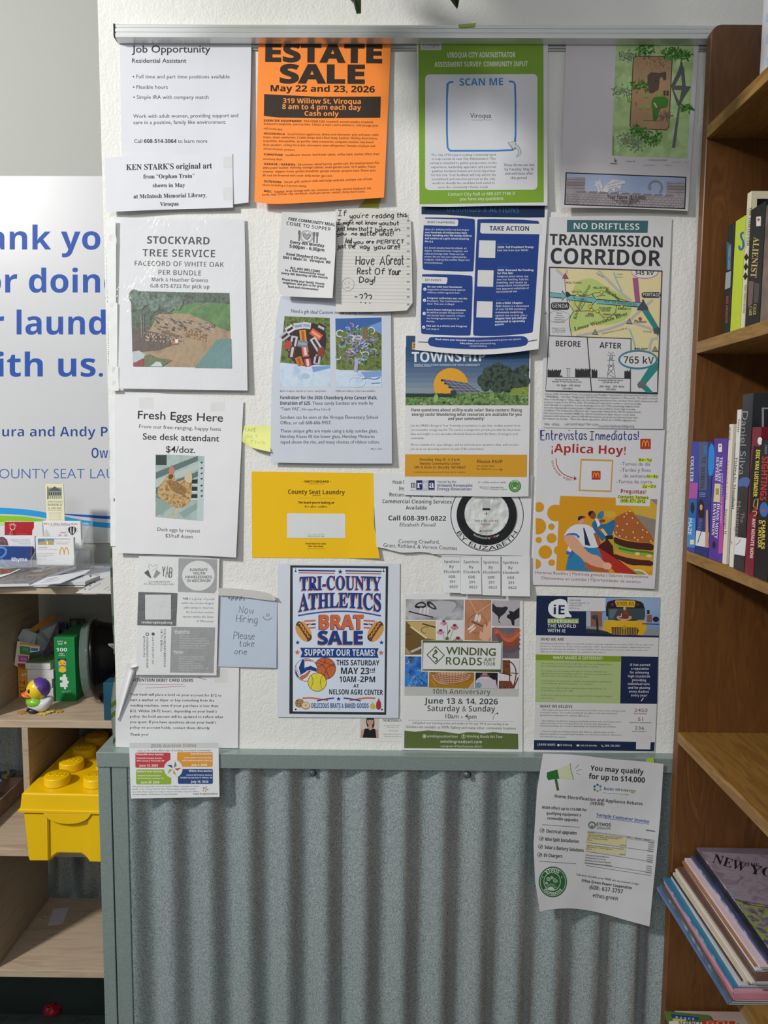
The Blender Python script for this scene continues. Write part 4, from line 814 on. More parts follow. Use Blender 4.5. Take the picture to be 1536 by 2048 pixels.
for y, cy, l in ((960, 978, [('No war with Iran! Consistent', 570), ('majorities of Americans oppose', 607), ('military action against Iran.', 548)]), (1085, 1100, [('Congress authorizes war, not the', 628), ('President. The Constitution is', 578), ('clear. This war is illegal.', 490)]), (1212, 1245, [('Iran’s future belongs to Iranians.', 615), ('90 million people living in Iran', 585), ('will decide their country’s future,', 606), ('not foreign governments or', 540), ('bombs.', 273)]), (1390, 1396, [('This war is a choice and Congress', 625), ('can stop it.', 322)])):
    S.disc(163 - (cy - 978) * .03, cy, 17, w); S.line([(155 - (cy - 978) * .03, cy), (161 - (cy - 978) * .03, cy + 7), (172 - (cy - 978) * .03, cy - 7)], 4, NV)
    for i, (tx, b) in enumerate(l): S.t(192 - (y - 960) * .035, y + 31.5 * i, b, y + 31.5 * i + 5, 18, tx, 'bold', w, off=0 if i == 0 else -.02)
for x, y, x1, y1 in ((760, 442, 940, 636), (745, 768, 918, 952), (735, 1110, 908, 1292)): S.poly([(x, y), (x1, y + 4), (x1 - 6, y1), (x - 8, y1 - 4)], '#d5d6d6')
cb = '#3a6fb5'
for x, y, b, tx, hd in ((962, 496, 1098, 'ACTION 1', [('SIGN: Tell President Trump:', 1360, 1), ('End the Iran war NOW!', 1298, 0)]), (960, 748, 1096, 'ACTION 2', [('SIGN: Demand No Funding', 1354, 1), ('for This War', 1134, 1), ('Congress must refuse any', 1298, 0), ('new war funding, halt the', 1300, 0), ('bombing, and launch an', 1282, 0), ('independent investigation', 1306, 0), ('into apparent violations of', 1304, 0), ('international law.', 1178, 0)]), (945, 1108, 1082, 'ACTION 3', [('Join a NIAC Chapter', 1238, 1), ('NIAC Action is a movement', 1305, 0), ('of over 60,000 members', 1270, 0), ('nationwide mobilizing', 1238, 0), ('against war on Iran. Join a', 1285, 0), ('chapter near you and get', 1278, 1), ('connected to upcoming', 1258, 1), ('actions.', 1034, 1)])):
    S.t(x, y, b, y, 22, tx, 'med', cb)
    for i, (t_, b2, bo) in enumerate(hd): S.t(x - 2 * i, y + 33 + 34 * i, b2, y + 31 + 34 * i - (i > 4) * 6, 21, t_, 'bold', w, off=.0 if bo else -.02)
S.poly([(240, 1500), (700, 1512), (1200, 1490), (1270, 1500), (1298, 1540), (1280, 1590), (1200, 1610), (850, 1638), (500, 1630), (230, 1608), (192, 1570), (205, 1515)], NV, smooth=1); S.line([(88, 1556), (200, 1560)], 7, ND); S.line([(1290, 1552), (1395, 1534)], 7, ND)
S.t(276, 1536, 716, 1552, 18, 'Check where your lawmaker stands:', 'bold', w); S.t(724, 1554, 1218, 1534, 18, 'scorecard.niacouncil.org/iran-war-powers', 'med', w); S.t(546, 1580, 692, 1584, 18, 'Take action:', 'bold', w); S.t(700, 1584, 935, 1582, 18, 'www.niacouncil.org', 'med', w); S.t(643, 1610, 843, 1610, 16, '@NoWarWithIran', 'med', w)
S.build()
S = Sheet('township_poster', 'energy township session poster with a solar panel picture and an orange date band', 'poster', [(812, 672), (1062, 676)], [(808, 990), (1000, 994), (1057, 993)], 4.9, lambda u, v: 2 * v, col='#d8d9da', zoom=(790, 660, 5.297))
sk_ = noisy(['#55708f', '#6b84a3', '#7d93ad'], 8, 3)
S.poly([(118, 60), (1428, 80), (1412, 797), (110, 797)], '#2b4c76', ph)
for i in range(9):
    t0, t1 = i / 9, (i + 1) / 9; c0 = (43, 76, 118); c1 = (150, 160, 172); col = '#%02x%02x%02x' % tuple(int(lerp(a, b, t0 ** 1.2)) for a, b in zip(c0, c1))
    S.rect(112, 180 + 490 * t0, 1416, 180 + 490 * t1 + 1, col, ph)
S.rect(180, 130, 235, 208, '#d99a2c', ph); S.rect(195, 145, 230, 160, '#2b4c76', ph); S.rect(195, 172, 230, 186, '#2b4c76', ph)
S.t(178, 340, 960, 330, 105, 'TOWNSHIP', 'bold', '#dfe3e8', off=0); S.t(204, 380, 902, 380, 20, 'ENERGY EDUCATION SESSIONS FOR YOUR COMMUNITY', 'bold', '#d3dae4', off=-.01); S.rect(204, 386, 380, 389, '#d3dae4')
S.disc(592, 585, 183, '#e2a231', part=ph); S.poly([(112, 672), (700, 668), (1000, 655), (1413, 650), (1413, 797), (110, 797)], noisy(['#2f4a2b', '#53753f', '#7a9a58', '#3c5b34', '#8da769'], 75, 5, lo=.32, hi=.68), ph)
S.poly([(112, 672), (620, 676), (620, 712), (112, 712)], '#2c3a33', ph)
TRM = noisy(['#1b2624', '#2f3e36', '#495a4b', '#222e2a'], 110, 6, lo=.35, hi=.65)
for x, y, r in ((940, 540, 80), (1000, 460, 85), (1090, 420, 85), (1170, 460, 90), (1090, 560, 120), (960, 600, 60), (1250, 560, 90), (1310, 460, 75), (1370, 420, 60), (1380, 540, 60), (1330, 600, 80), (1190, 610, 60)): S.disc(min(x, 1413 - r * .55), y, r * .9, TRM, part=ph, n=13)
S.rect(1395, 400, 1415, 640, TRM, ph); S.poly([(1240, 620), (1413, 600), (1412, 700), (1200, 690)], noisy(['#6f8438', '#8b9a48', '#4d652f'], 160, 5), ph)
S.poly([(480, 516), (770, 562), (915, 658), (640, 668)], '#5b5f72', ph)
for i in range(1, 5): S.line([(480 + 40 * i, 516 + 38 * i), (770 + 36 * i, 562 + 24 * i)], 3, '#a9adb8', part=ph)
for i in range(0, 6): S.line([(480 + 58 * i, 516 + 9 * i), (640 + 55 * i, 668 - 2 * i)], 3, '#a9adb8', part=ph)
for x in (500, 535, 580): S.rect(x - 14, (x - 500) * .9 + 526, x + 10, (x - 500) * .9 + 544, '#23272d', ph)
S.poly([(590, 640), (640, 640), (660, 690), (585, 700)], '#3a3d3f', ph); S.poly([(405, 720), (430, 672), (455, 690), (460, 740), (420, 780)], '#93b56a', ph, smooth=1)
for i in range(60):
    x = rd.uniform(130, 1390); y = rd.uniform(700, 780); a = rd.uniform(-1, 1); l = rd.uniform(15, 45)
    S.poly([(x, y), (x + l * .5, y - 12 + 10 * a), (x + l, y + 8 * a), (x + l * .5, y + 10)], rd.choice(['#2e4a29', '#62834a', '#86a562', '#43623a', '#9bb47a']), ph)
S.poly([(985, 740), (1020, 650), (1060, 690), (1040, 745)], '#7d9f60', ph, smooth=1)
S.reset(); S.t(174, 862, 1343, 864, 32, 'Have questions about utility-scale solar? Data centers? Rising', 'bold', BK, off=-.005); S.t(178, 910, 1340, 910, 32, 'energy costs? Wondering what resources are available for you', 'bold', BK, off=-.005); S.t(562, 954, 948, 954, 32, 'and your community?', 'bold', BK, off=-.005)
S.para(164, 1024, 43.7, 24, [('Join the MREA’s Energy in Your Township presentations to get clear, credible answers from', 1325), ('our renewable energy experts. The session is designed to provide you with the latest facts,', 1332), ('data, and insight, so you can make informed decisions about the future of energy in your', 1306), ('community.', 310)], 'sans', '#5a5b60'); S.para(164, 1226, 44, 24, [('We’re committed to open dialogue, and we welcome your questions, ideas, and concerns.', 1317), ('Join us at our upcoming event to be part of the conversation.', 944)], 'sans', '#5a5b60')
S.poly([(107, 1316), (1400, 1322), (1398, 1558), (104, 1552)], '#d39a2b'); KB = '#3d2c18'
S.t(256, 1386, 690, 1387, 27, 'Thursday, May 28 | 6–8 p.m.', 'bold', KB, off=-.01); S.t(263, 1428, 690, 1429, 27, 'Westby Community Center', 'bold', KB, off=-.01); S.t(203, 1468, 748, 1469, 27, '206 N Main St, Westby, WI 54667', 'bold', KB, off=-.01); S.t(191, 1512, 748, 1513, 17, 'Complimentary snacks and soft drinks will be available.', 'ital', KB)
S.t(869, 1410, 1138, 1410, 33, 'Please RSVP', 'bold', KB, off=-.01); S.t(869, 1450, 1056, 1450, 23, 'as seats may', 'sb', KB, off=-.02); S.t(867, 1484, 1014, 1484, 23, 'be limited', 'sb', KB, off=-.02); S.line([(1028, 1476), (1130, 1480)], 4, KB); S.line([(1110, 1466), (1138, 1480), (1110, 1494)], 4, KB)
for i, (c, b, f) in enumerate((('m', '#d8d9da', '#1d2a5c'), ('r', '#1d2a5c', '#e8e9ee'), ('e', '#b9bec9', '#d8d9da'), ('a', '#1d2a5c', '#e8e9ee'))): S.rect(160 + 65 * i, 1592, 225 + 65 * i, 1692, b); S.t(168 + 65 * i, 1672, 218 + 65 * i, 1672, 78, c, 'serif', f)
S.t(160, 1703, 420, 1703, 8, 'midwest renewable energy association', 'sb', '#555a70'); S.t(451, 1621, 648, 1622, 26, 'Hosted by the', 'med', '#27366e'); S.t(450, 1662, 820, 1663, 31, 'Midwest Renewable', 'bold', '#27366e', off=-.01); S.t(449, 1698, 808, 1700, 31, 'Energy Association', 'bold', '#27366e', off=-.01)
S.t(880, 1622, 1174, 1624, 22, 'in collaboration with', 'sans', GY); S.t(1012, 1674, 1146, 1674, 14, 'Downtown and', 'sb', GY); S.t(1012, 1694, 1185, 1695, 18, 'Farmers Union', 'sans', GY)
for i in range(4): S.line([(895, 1655 + 6 * i), (950, 1662 + 9 * i), (1000, 1660 + 10 * i)], 3, '#8a8c8e', smooth=1)
S.disc(1270, 1653, 66, '#4f8a3f'); S.ring(1270, 1653, 47, 3, '#cfd8cc'); S.arct(1270, 1653, 50, -130, -50, 14, 'ETHOS', 'bold', '#e3e8e0'); S.disc(1270, 1660, 30, '#cfd8cc', ry=26); S.poly([(1240, 1672), (1300, 1672), (1288, 1640), (1270, 1630), (1250, 1642)], '#4f8a3f'); S.disc(1270, 1676, 15, '#cfd8cc', ry=12)
S.build()
# torn cleaning services flyer with tear-off tabs
S = Sheet('cleaning_notice', 'white cleaning service flyer torn along its lower left edge with tear off tabs', 'notice', [(747, 946), (900, 948), (1065, 950)], [(753, 1094), (772, 1097), (800, 1106), (825, 1105), (842, 1103), (862, 1106), (884, 1114), (1059, 1114)], 1.5, lambda u, v: 4 * v * (1 - u) + 1.5, col='#d9dadc', zoom=(740, 930, 4.518), left=[(747, 946), (748, 1010), (753, 1095)])
S.t(205, 170, 420, 172, 34, 'House Cleaning,', 'sb', BK); S.t(262, 228, 420, 230, 34, 'Deep Cleaning,', 'sb', BK); S.t(176, 284, 665, 292, 34, 'Recurring Cleaning, and', 'sb', BK); S.t(113, 345, 738, 350, 34, 'Commercial Cleaning Services', 'sb', BK); S.t(324, 402, 513, 404, 34, 'Available', 'sb', BK)
S.t(166, 500, 687, 504, 42, 'Call 608-391-0822', 'bold', BK); S.t(266, 555, 587, 557, 34, 'Elizabeth Finnell', 'ital', '#4b4c50'); S.t(257, 706, 628, 712, 34, 'Covering Crawford,', 'sans', '#3b3c40'); S.t(120, 740, 785, 768, 34, 'Grant, Richland, & Vernon Counties', 'sans', '#3b3c40')
S.ring(1058, 452, 328, 7, '#2e2f33', ry=326); S.ring(1058, 452, 328, 0.1, '#2e2f33')
S.arct(1058, 452, 318, 150, 30, 38, 'BY ELIZABETH', 'sans', '#232427', inside=True)
S.line([(572, 808), (1380, 823)], 6, '#4a4b50')
S.build()
# the sticker is built as its own disc
def disc_sheet(name, label, cat, cx, cy, r, base, mat, ops):
    T = Sheet(name, label, cat, [(cx - r, cy - r), (cx + r, cy - r)], [(cx - r, cy + r), (cx + r, cy + r)], base, zoom=(740, 930, 4.518))
    ops(T); org = T.world(cx, cy); root = empty(name, org, label, cat)
    bm = bmesh.new(); o0 = [T.world(cx + r * math.cos(a * math.pi / 24), cy + r * math.sin(a * math.pi / 24)) - org for a in range(48)]
    prism(bm, o0, (0, .0003, 0)); bmesh.ops.recalc_face_normals(bm, faces=bm.faces); link('sheet', bm, mat, root)
    T.mat = mat; T.res = (1, 1); n = len(bpy.data.objects)
    r0 = T.build()
    for ch in list(r0.children):
        if ch.name.startswith('sheet'): bpy.data.objects.remove(ch)
        else: ch.parent = root
    bpy.data.objects.remove(r0); return root
def _ops(T):
    T.disc(1054, 440, 201, paper('#cfd3d1', .5, .5, 30), ry=197); c = '#2c2c2f'
    T.t(946, 306, 1160, 306, 16, 'Someone is showing up', 'sb', '#5e2f2c'); T.rect(1015, 322, 1088, 390, '#bfc3c2'); T.rect(1017, 390, 1087, 410, c); T.rect(1030, 440, 1072, 444, c); T.rect(1049, 422, 1053, 462, c)
    T.t(943, 512, 1070, 513, 20, 'Save a life -', 'sb', c); T.t(1078, 513, 1160, 513, 20, 'carry', 'sb', '#a8453c'); T.t(1003, 544, 1095, 545, 20, 'Narcan.', 'sb', '#a8453c'); T.disc(998, 597, 9, '#a8453c'); T.t(1015, 604, 1112, 600, 16, 'HeartTest', 'sb', c)
    T.arct(1054, 440, 228, 122, 82, 17, 'Manufactured by', 'sb', '#d8dadc', inside=True); T.arct(1054, 440, 228, 81, 62, 17, 'Fire', 'sb', '#b8453c', inside=True); T.arct(1054, 440, 228, 72, 60, 17, 'Tape', 'sb', '#d8dadc', inside=True)
disc_sheet('round_sticker', 'round black rimmed sticker with red and black print on the cleaning flyer', 'sticker', 740 + 1054 / 4.518, 930 + 452 / 4.518, 272 / 4.518, 4.4, noisy(['#17181a', '#222427'], 50, rough=.35, bump=.3), _ops)
TABS = [(885, 921), (921, 963), (963, 1002), (1002, 1059)]
for i, (a, b) in enumerate(TABS):
    x0 = (883, 921.5, 963.5, 1003.5)[i]; x1 = (922 - .9, 963 - .9, 1001, 1060)[i]; yb = (1185, 1188, 1190, 1192)[i]
    T = Sheet('tear_off_tab', None, None, [(x0, 1112), (x1, 1112)], [(x0 + (5 if i == 0 else 0), yb), (x1 + (1 if i == 1 else 0), yb + 1)], 2.6, (lambda k: lambda u, v: 1.5 + 5 * v * v + 1.5 * k * v)(i % 2), col='#d9dadc', zoom=(740, 930, 4.518), res=(3, 10))
    X = (738, 915, 1092, 1270)[i]
    for j, (tx, h, w2) in enumerate((('Spotless', 25, 136), ('By', 25, 38), ('Elizabeth', 25, 146), ('608-', 25, 72), ('391-', 25, 66), ('0822', 25, 74))):
        dxx = (0, 0, 4, 8, 12, 18)[j]; y = 885 + 45.5 * j + i * 3; T.t(X - w2 / 2 + dxx, y, X + w2 / 2 + dxx, y, h, tx, 'med', BK)
    root = T.build(None); o = [c for c in root.children if c.name.startswith('sheet')][0]
    tabp = o; tabp.name = 'tear_off_tab'; tabp.parent = S.root; tabp.matrix_parent_inverse = Matrix.Translation(root.location - S.root.location)
    for c in [c for c in root.children if c != o]: c.parent = tabp; c.matrix_parent_inverse = Matrix()
    bpy.data.objects.remove(root)
S = Sheet('art_tour_poster', 'white art tour poster with a picture collage and an olive green foot', 'poster', [(806, 1187), (1046, 1191)], [(802, 1500), (1045, 1504)], .9, lambda u, v: .8 * v, col='#dadada', zoom=(790, 1180, 5.486))
c = 'collage'
S.poly([(119, 100), (755, 106), (752, 332), (116, 326)], noisy(['#5e6066', '#8a8b90', '#b9b9bd', '#74767c'], 22, 3), c); S.poly([(130, 200), (260, 140), (600, 110), (700, 160), (560, 290), (330, 305), (180, 280)], '#b5b5ba', c, smooth=2)
S.poly([(205, 190), (240, 140), (310, 125), (345, 160), (340, 190), (270, 205)], '#26272b', c, smooth=1); S.poly([(345, 170), (350, 120), (400, 130), (455, 190), (455, 220), (400, 205)], '#33343a', c, smooth=1); S.poly([(225, 178), (270, 145), (320, 150), (330, 178)], '#a9a9ae', c, smooth=1); S.poly([(370, 150), (410, 160), (440, 200), (400, 190)], '#b0b0b5', c, smooth=1)
for x in (285, 330, 365): S.line([(x, 195), (x - 10, 265)], 22, '#d0d0d3', part=c)
S.line([(150, 235), (260, 262), (420, 300)], 14, '#303136', smooth=1, part=c)
S.poly([(768, 106), (1056, 110), (1052, 560), (762, 548)], noisy(['#a9714f', '#bd8461', '#99613f'], 15), c); S.line([(820, 110), (895, 250), (1050, 150)], 4, '#e0cbb8', part=c); S.ring(900, 372, 102, 4, '#5d3d2a', part=c)
for p_ in ([(885, 262), (915, 262), (905, 340), (865, 345)], [(920, 262), (948, 275), (935, 355), (905, 350)], [(785, 440), (860, 370), (880, 385), (825, 440)], [(805, 465), (885, 395), (890, 415), (830, 468)]): S.poly(p_, '#dfd4d0', c, smooth=1)
S.line([(840, 345), (965, 400)], 16, '#6b4b3c', part=c); S.poly([(930, 548), (925, 470), (945, 440), (960, 480), (975, 380), (995, 370), (1005, 420), (1030, 340), (1053, 330), (1052, 558)], '#d9ab8d', c, smooth=1)
S.poly([(1068, 112), (1370, 120), (1366, 402), (1062, 396)], noisy(['#a5a1a6', '#b4b0b5'], 10), c)
S.poly([(1068, 140), (1110, 185), (1180, 190), (1215, 178), (1242, 195), (1215, 240), (1200, 260), (1160, 290), (1140, 330), (1160, 368), (1138, 355), (1130, 290), (1066, 230)], '#2c2d33', c); S.poly([(1250, 225), (1300, 240), (1365, 190), (1366, 300), (1310, 330), (1310, 390), (1285, 385), (1270, 330), (1225, 300), (1230, 275), (1258, 262)], '#25262b', c)
S.poly([(116, 340), (446, 344), (446, 548), (290, 548), (290, 708), (110, 712)], '#6f552d', c); S.poly([(120, 344), (446, 348), (446, 545), (340, 530), (160, 380)], '#c1a76a', c); S.line([(170, 400), (345, 530)], 16, '#e2d6b0', part=c); S.line([(300, 370), (446, 410)], 14, '#3c301c', part=c); S.ring(340, 440, 50, 6, '#3c301c', ry=35, part=c, a0=90, a1=300); S.line([(115, 490), (180, 480)], 6, '#33291a', part=c); S.poly([(165, 670), (290, 615), (290, 640), (185, 690)], '#b9b9bc', c); S.poly([(110, 620), (180, 700), (120, 712)], '#a8905a', c)
S.rect(457, 345, 752, 555, '#d8d6d6', c)
for x, y, r in ((500, 450, 45), (655, 395, 48), (535, 350, 40), (690, 535, 55)):
    for k in range(9):
        a = math.radians(20 + 17.5 * k); S.line([(x, y - 5), (x + r * math.cos(a), min(553, y + r * math.sin(a) * .95))], 11, rd.choice(['#c58aa8', '#d29cba', '#b67797']), part=c)
    S.disc(x, y - 8, r * .45, '#6d3b35', ry=r * .3, part=c)
S.line([(575, 380), (580, 550)], 5, '#55794a', part=c); S.line([(525, 480), (545, 550)], 4, '#55794a', part=c); S.line([(640, 430), (600, 550)], 4, '#55794a', part=c); S.poly([(565, 490), (600, 425), (612, 450), (580, 485)], '#4b7345', c, smooth=1); S.poly([(545, 545), (560, 510), (590, 515), (590, 552)], '#4b7345', c, smooth=1)
S.poly([(1062, 412), (1366, 416), (1362, 752), (1180, 750), (1180, 565), (1060, 560)], noisy(['#4b4d5e', '#6a6570', '#7d5a58'], 9, 2), c)
for i, cc in enumerate(('#b1593f', '#c26a4c', '#98492f', '#7d4b48', '#5f5560')): S.line([(1090 + 15 * i, 418 + 30 * i), (1180, 500 + 40 * i), (1280, 520 + 40 * i), (1364, 430 + 50 * i)], 42, cc, smooth=2, part=c)
S.poly([(110, 728), (290, 730), (290, 895), (360, 897), (358, 1062), (106, 1058)], noisy(['#1f4f96', '#2a66b8', '#3a86cf', '#15305c'], 60, 5), c)
for i in range(26):
    x, y = rd.uniform(118, 345), rd.uniform(740, 1050)
    if y < 890 and x > 275: continue
    a0 = rd.uniform(0, 360); S.line(arc(x, y, rd.uniform(8, 17), rd.uniform(8, 17), a0, a0 + 230, 7), 5, rd.choice(['#c9a15c', '#9fc4e6', '#c4744a', '#0f2850', '#e0c68e']), part=c)
S.poly([(375, 900), (868, 905), (866, 1082), (370, 1068)], '#a8761f', c); S.poly([(385, 900), (868, 905), (800, 1000), (600, 1040), (450, 1020)], '#cf9d7c', c, smooth=1); S.poly([(800, 1080), (868, 990), (866, 1082)], '#c8a195', c)
for i in range(5): S.line([(395 + 12 * i, 905 + 18 * i), (520, 940 + 20 * i), (680, 950 + 20 * i), (850, 905 + 16 * i)], 5, '#5c3524', smooth=2, part=c)
for i in range(12): S.line([(430 + 33 * i, 905), (450 + 30 * i, 1030 - abs(i - 5) * 12)], 4, '#6b4230', part=c)
S.line([(395, 980), (450, 1060)], 8, '#c99a3c', part=c)
S.poly([(884, 905), (1126, 908), (1122, 1084), (880, 1082)], '#1d1d24', c); S.disc(985, 1010, 98, noisy(['#bdb3b8', '#d2cbd0', '#a49aa3'], 30), ry=62, part=c); S.poly([(905, 980), (1105, 985), (1122, 1084), (884, 1082)], '#c4bcc3', c); S.disc(915, 1045, 36, '#6d97a3', ry=32, part=c); S.disc(985, 940, 55, '#77525a', ry=12, part=c); S.disc(985, 925, 32, '#bf7a66', ry=14, part=c)
S.poly([(1140, 765), (1366, 768), (1354, 1090), (1138, 1086)], '#d6d4d3', c)
BR = noisy(['#5b2f1f', '#7d4630', '#45241a'], 180, 4)
S.poly([(1178, 768), (1262, 772), (1268, 935), (1180, 915)], BR, c); S.line([(1240, 770), (1310, 820), (1335, 920), (1300, 1060)], 12, '#5a2f22', smooth=2, part=c); S.line([(1142, 905), (1280, 938)], 12, '#5a2f22', part=c); S.poly([(1140, 995), (1275, 1000), (1310, 1082), (1138, 1084)], BR, c); S.line([(1258, 935), (1258, 1000)], 12, '#5a2f22', part=c); S.line([(1270, 910), (1352, 918)], 10, '#5a2f22', part=c); S.line([(1352, 960), (1300, 1080)], 14, '#6b3a2a', part=c)
OG = '#4d5b32'
S.poly([(292, 548), (1180, 568), (1172, 898), (288, 886)], '#dcdddc'); S.line([(308, 564), (1168, 574), (1164, 886), (302, 876)], 13, OG, closed=True)
S.t(558, 705, 1105, 722, 82, 'WINDING', 'sans', OG, off=.015); S.t(558, 820, 952, 828, 84, 'ROADS', 'bold', OG, off=-.01); S.t(975, 783, 1102, 785, 36, 'ART', 'sb', OG); S.t(965, 828, 1102, 830, 36, 'TOUR', 'sb', OG)
S.line([(446, 620), (540, 716), (446, 812), (352, 712)], 10, OG, closed=True, smooth=0); S.line([(440, 790), (470, 770), (452, 745), (415, 735), (420, 705), (460, 690), (445, 660)], 15, OG, smooth=2); S.poly([(420, 690), (446, 645), (475, 690), (446, 678)], OG)
S.reset(5); S.poly([(104, 1058), (1360, 1085), (1356, 1170), (104, 1160)], '#bcbfba'); TX = '#41474b'
S.t(412, 1142, 1046, 1148, 58, '10th Anniversary', 'med', TX); S.t(322, 1246, 1128, 1256, 62, 'June 13 & 14, 2026', 'bold', TX, off=-.005); S.t(355, 1330, 1097, 1336, 62, 'Saturday & Sunday', 'bold', TX, off=-.01); S.t(553, 1408, 893, 1412, 50, '10am - 4pm', 'sans', '#5d6266', off=.01)
S.line([(140, 1430), (1305, 1444)], 3, '#8a8c8c'); S.t(190, 1468, 1250, 1482, 24, 'Self guided tour featuring artists and studios in Viroqua, WI & surrounding areas.', 'sans', TX); S.t(119, 1514, 1325, 1532, 30, 'Guidebooks available at VIVA Gallery and many other community locations', 'sans', TX)
S.line([(1075, 1425), (1080, 1385), (1100, 1358), (1130, 1352)], 4, TX, smooth=1); S.poly([(1115, 1342), (1138, 1352), (1118, 1366)], TX)
S.poly([(103, 1542), (220, 1555), (360, 1540), (520, 1552), (700, 1578), (790, 1560), (900, 1562), (960, 1575), (1080, 1558), (1200, 1572), (1350, 1578), (1354, 1748), (100, 1735)], '#5b6c38')
S.ring(322, 1604, 20, 4, '#d8dbd0'); S.rect(312, 1594, 333, 1615, '#d8dbd0', r=4); S.ring(750, 1607, 20, 4, '#d8dbd0'); S.t(743, 1620, 757, 1620, 26, 'f', 'bold', '#d8dbd0')
S.t(350, 1618, 690, 1621, 28, 'windingroadsarttour', 'med', '#d8dbd0'); S.t(785, 1620, 1182, 1625, 30, 'Winding Roads Art Tour', 'med', '#d8dbd0'); S.t(497, 1678, 952, 1683, 32, 'windingroadsart.com', 'med', '#e4e6dc'); S.t(500, 1724, 954, 1728, 22, 'a program of Fourthstream (501c3)', 'med', '#d8dbd0')
S.build()
# ================================================================ notices, right column
S = Sheet('park_plan_sheet', 'large sheet with a green playground plan clipped under the rail by the bookcase', 'poster', [(1132, 84), (1398, 88)], [(1120, 415), (1250, 416), (1376, 422)], 5.0, lambda u, v: 10 * v * v * (.6 + .4 * (1 - u)), col='#cbc7cb', zoom=(1100, 70, 4.955))
c = 'plan_drawing'
S.poly([(655, 90), (1430, 92), (1362, 1225), (610, 1195)], noisy(['#a3bd7f', '#b3cb90', '#96b272', '#bed59e'], 26, 5, lo=.3, hi=.7), c)
def leafy(x, y, r, col, n=34, part=c):
    for i in range(int(n * 1.7)):
        S.layer -= .8; a = rd.uniform(0, 6.28); d_ = r * rd.random() ** .6; X, Y = x + d_ * math.cos(a) * 1.25, y + d_ * math.sin(a) * .75; l = rd.uniform(26, 48); b = rd.uniform(0, 6.28)
        w_ = l * .17; cb2, sb2 = math.cos(b), math.sin(b); S.poly([(X, Y), (X + l * .5 * cb2 - w_ * sb2, Y + l * .5 * sb2 + w_ * cb2), (X + l * cb2, Y + l * sb2), (X + l * .5 * cb2 + w_ * sb2, Y + l * .5 * sb2 - w_ * cb2)], rd.choice(col), part)
Gc = ['#2f6a1c', '#3f8527', '#25571a', '#4c9433']; Sc = ['#6f8767', '#667c60', '#7d9274']
leafy(770, 220, 70, Sc); leafy(720, 560, 80, Sc); leafy(760, 1040, 80, Sc, 40); leafy(870, 1090, 70, Sc)
S.poly([(1300, 265), (1330, 330), (1345, 505), (1400, 510), (1370, 560), (1330, 620), (1285, 700), (1262, 700), (1205, 530), (1200, 500), (1265, 365)], '#5b5c5f', c); S.poly([(1240, 500), (1300, 390), (1308, 502)], '#a8c283', c); S.poly([(1225, 545), (1303, 548), (1280, 660)], '#a8c283', c); S.poly([(1272, 700), (1292, 700), (1240, 1118), (1208, 1116)], '#626366', c); S.line([(1300, 270), (1318, 380)], 26, '#5b5c5f', part=c)
S.poly([(850, 205), (1190, 212), (1215, 240), (1182, 915), (1155, 945), (820, 932), (788, 905), (822, 232)], '#4d3a2e', c); S.poly([(853, 213), (1185, 219), (1206, 242), (1174, 910), (1150, 937), (822, 925), (797, 903), (830, 235)], noisy(['#a3805f', '#b08c69'], 40), c)
for i in range(90):
    x, y = rd.gauss(1070, 60), rd.gauss(270, 45)
    if 850 < x < 1195 and 222 < y < 380: S.line([(x, y), (x + rd.uniform(-14, 14), y + rd.uniform(-20, 20))], 5, rd.choice(['#7d654f', '#86705a', '#6f5846']), part=c)
for p_ in ([(965, 400), (1000, 370), (1080, 375), (1085, 470), (1075, 540), (1010, 580), (980, 570), (970, 500)], [(1080, 380), (1150, 360), (1152, 440), (1125, 450), (1110, 410), (1085, 430)]): S.poly(p_, noisy(['#3f3128', '#5c493c', '#4b3b30'], 200, 4), c)
leafy(890, 500, 70, Gc, 40); leafy(940, 150, 80, Gc, 44); leafy(1220, 180, 80, Gc, 50); leafy(1320, 200, 60, Gc, 36); leafy(1345, 720, 45, Gc, 30); leafy(870, 950, 60, Gc, 36); leafy(1010, 1010, 85, Gc, 50)
for x, y in ((948, 600), (898, 712), (975, 712), (1085, 590), (785, 640)): S.disc(x, y, 22, '#86a84f', part=c)
for x in (1135, 1165):
    for y in (562, 588): S.disc(x, y, 12, '#463a38', part=c, n=10)
S.poly([(1010, 640), (1040, 610), (1172, 610), (1168, 715), (1110, 715), (1085, 740), (1060, 850), (1020, 850), (1015, 720), (1005, 690)], '#3d7a28', c, smooth=1); S.poly([(1045, 710), (1080, 700), (1085, 730), (1050, 738)], '#8c2f2c', c); S.line([(1030, 670), (1060, 720)], 14, '#b9bfae', part=c); S.line([(920, 845), (1120, 850)], 3, '#7c5c44', part=c); S.line([(855, 665), (855, 705)], 5, '#6d5342', part=c)
leafy(1150, 800, 38, ['#8a705a', '#7c6350'], 24)
S.t(752, 1256, 845, 1256, 12, 'Viroqua WI', 'med', '#5c5658'); S.t(980, 1243, 1160, 1246, 15, 'Construction Details', 'med', '#5c5658'); S.t(925, 1292, 1052, 1293, 11, 'Leathers & Assoc.', 'sans', '#8a8486'); S.t(1140, 1294, 1208, 1295, 11, 'Drawing 01', 'sans', '#8a8486'); S.t(597, 1278, 667, 1280, 13, 'Leathers', 'bold', '#3f3a3c'); S.line([(642, 1215), (642, 1250)], 5, '#3f3a3c'); S.poly([(650, 1230), (665, 1255), (640, 1256)], '#6a6466')
for x in (1212, 1262, 1340): S.t(x, 1262, x + 36, 1262, 9, 'Rev 2', 'sans', '#8a8486')
S.t(0, 0, 1, 0, 11, 'Viroqua Park Playground', 'med', '#4b5a40', warp=lambda tx, y: (632 + (0 - y) + 0, lerp(1188, 1000, tx)))
S.reset(); S.poly([(155, 1360), (1352, 1405), (1340, 1726), (141, 1684)], '#1d1c22', 'castle_banner'); cb_ = 'castle_banner'
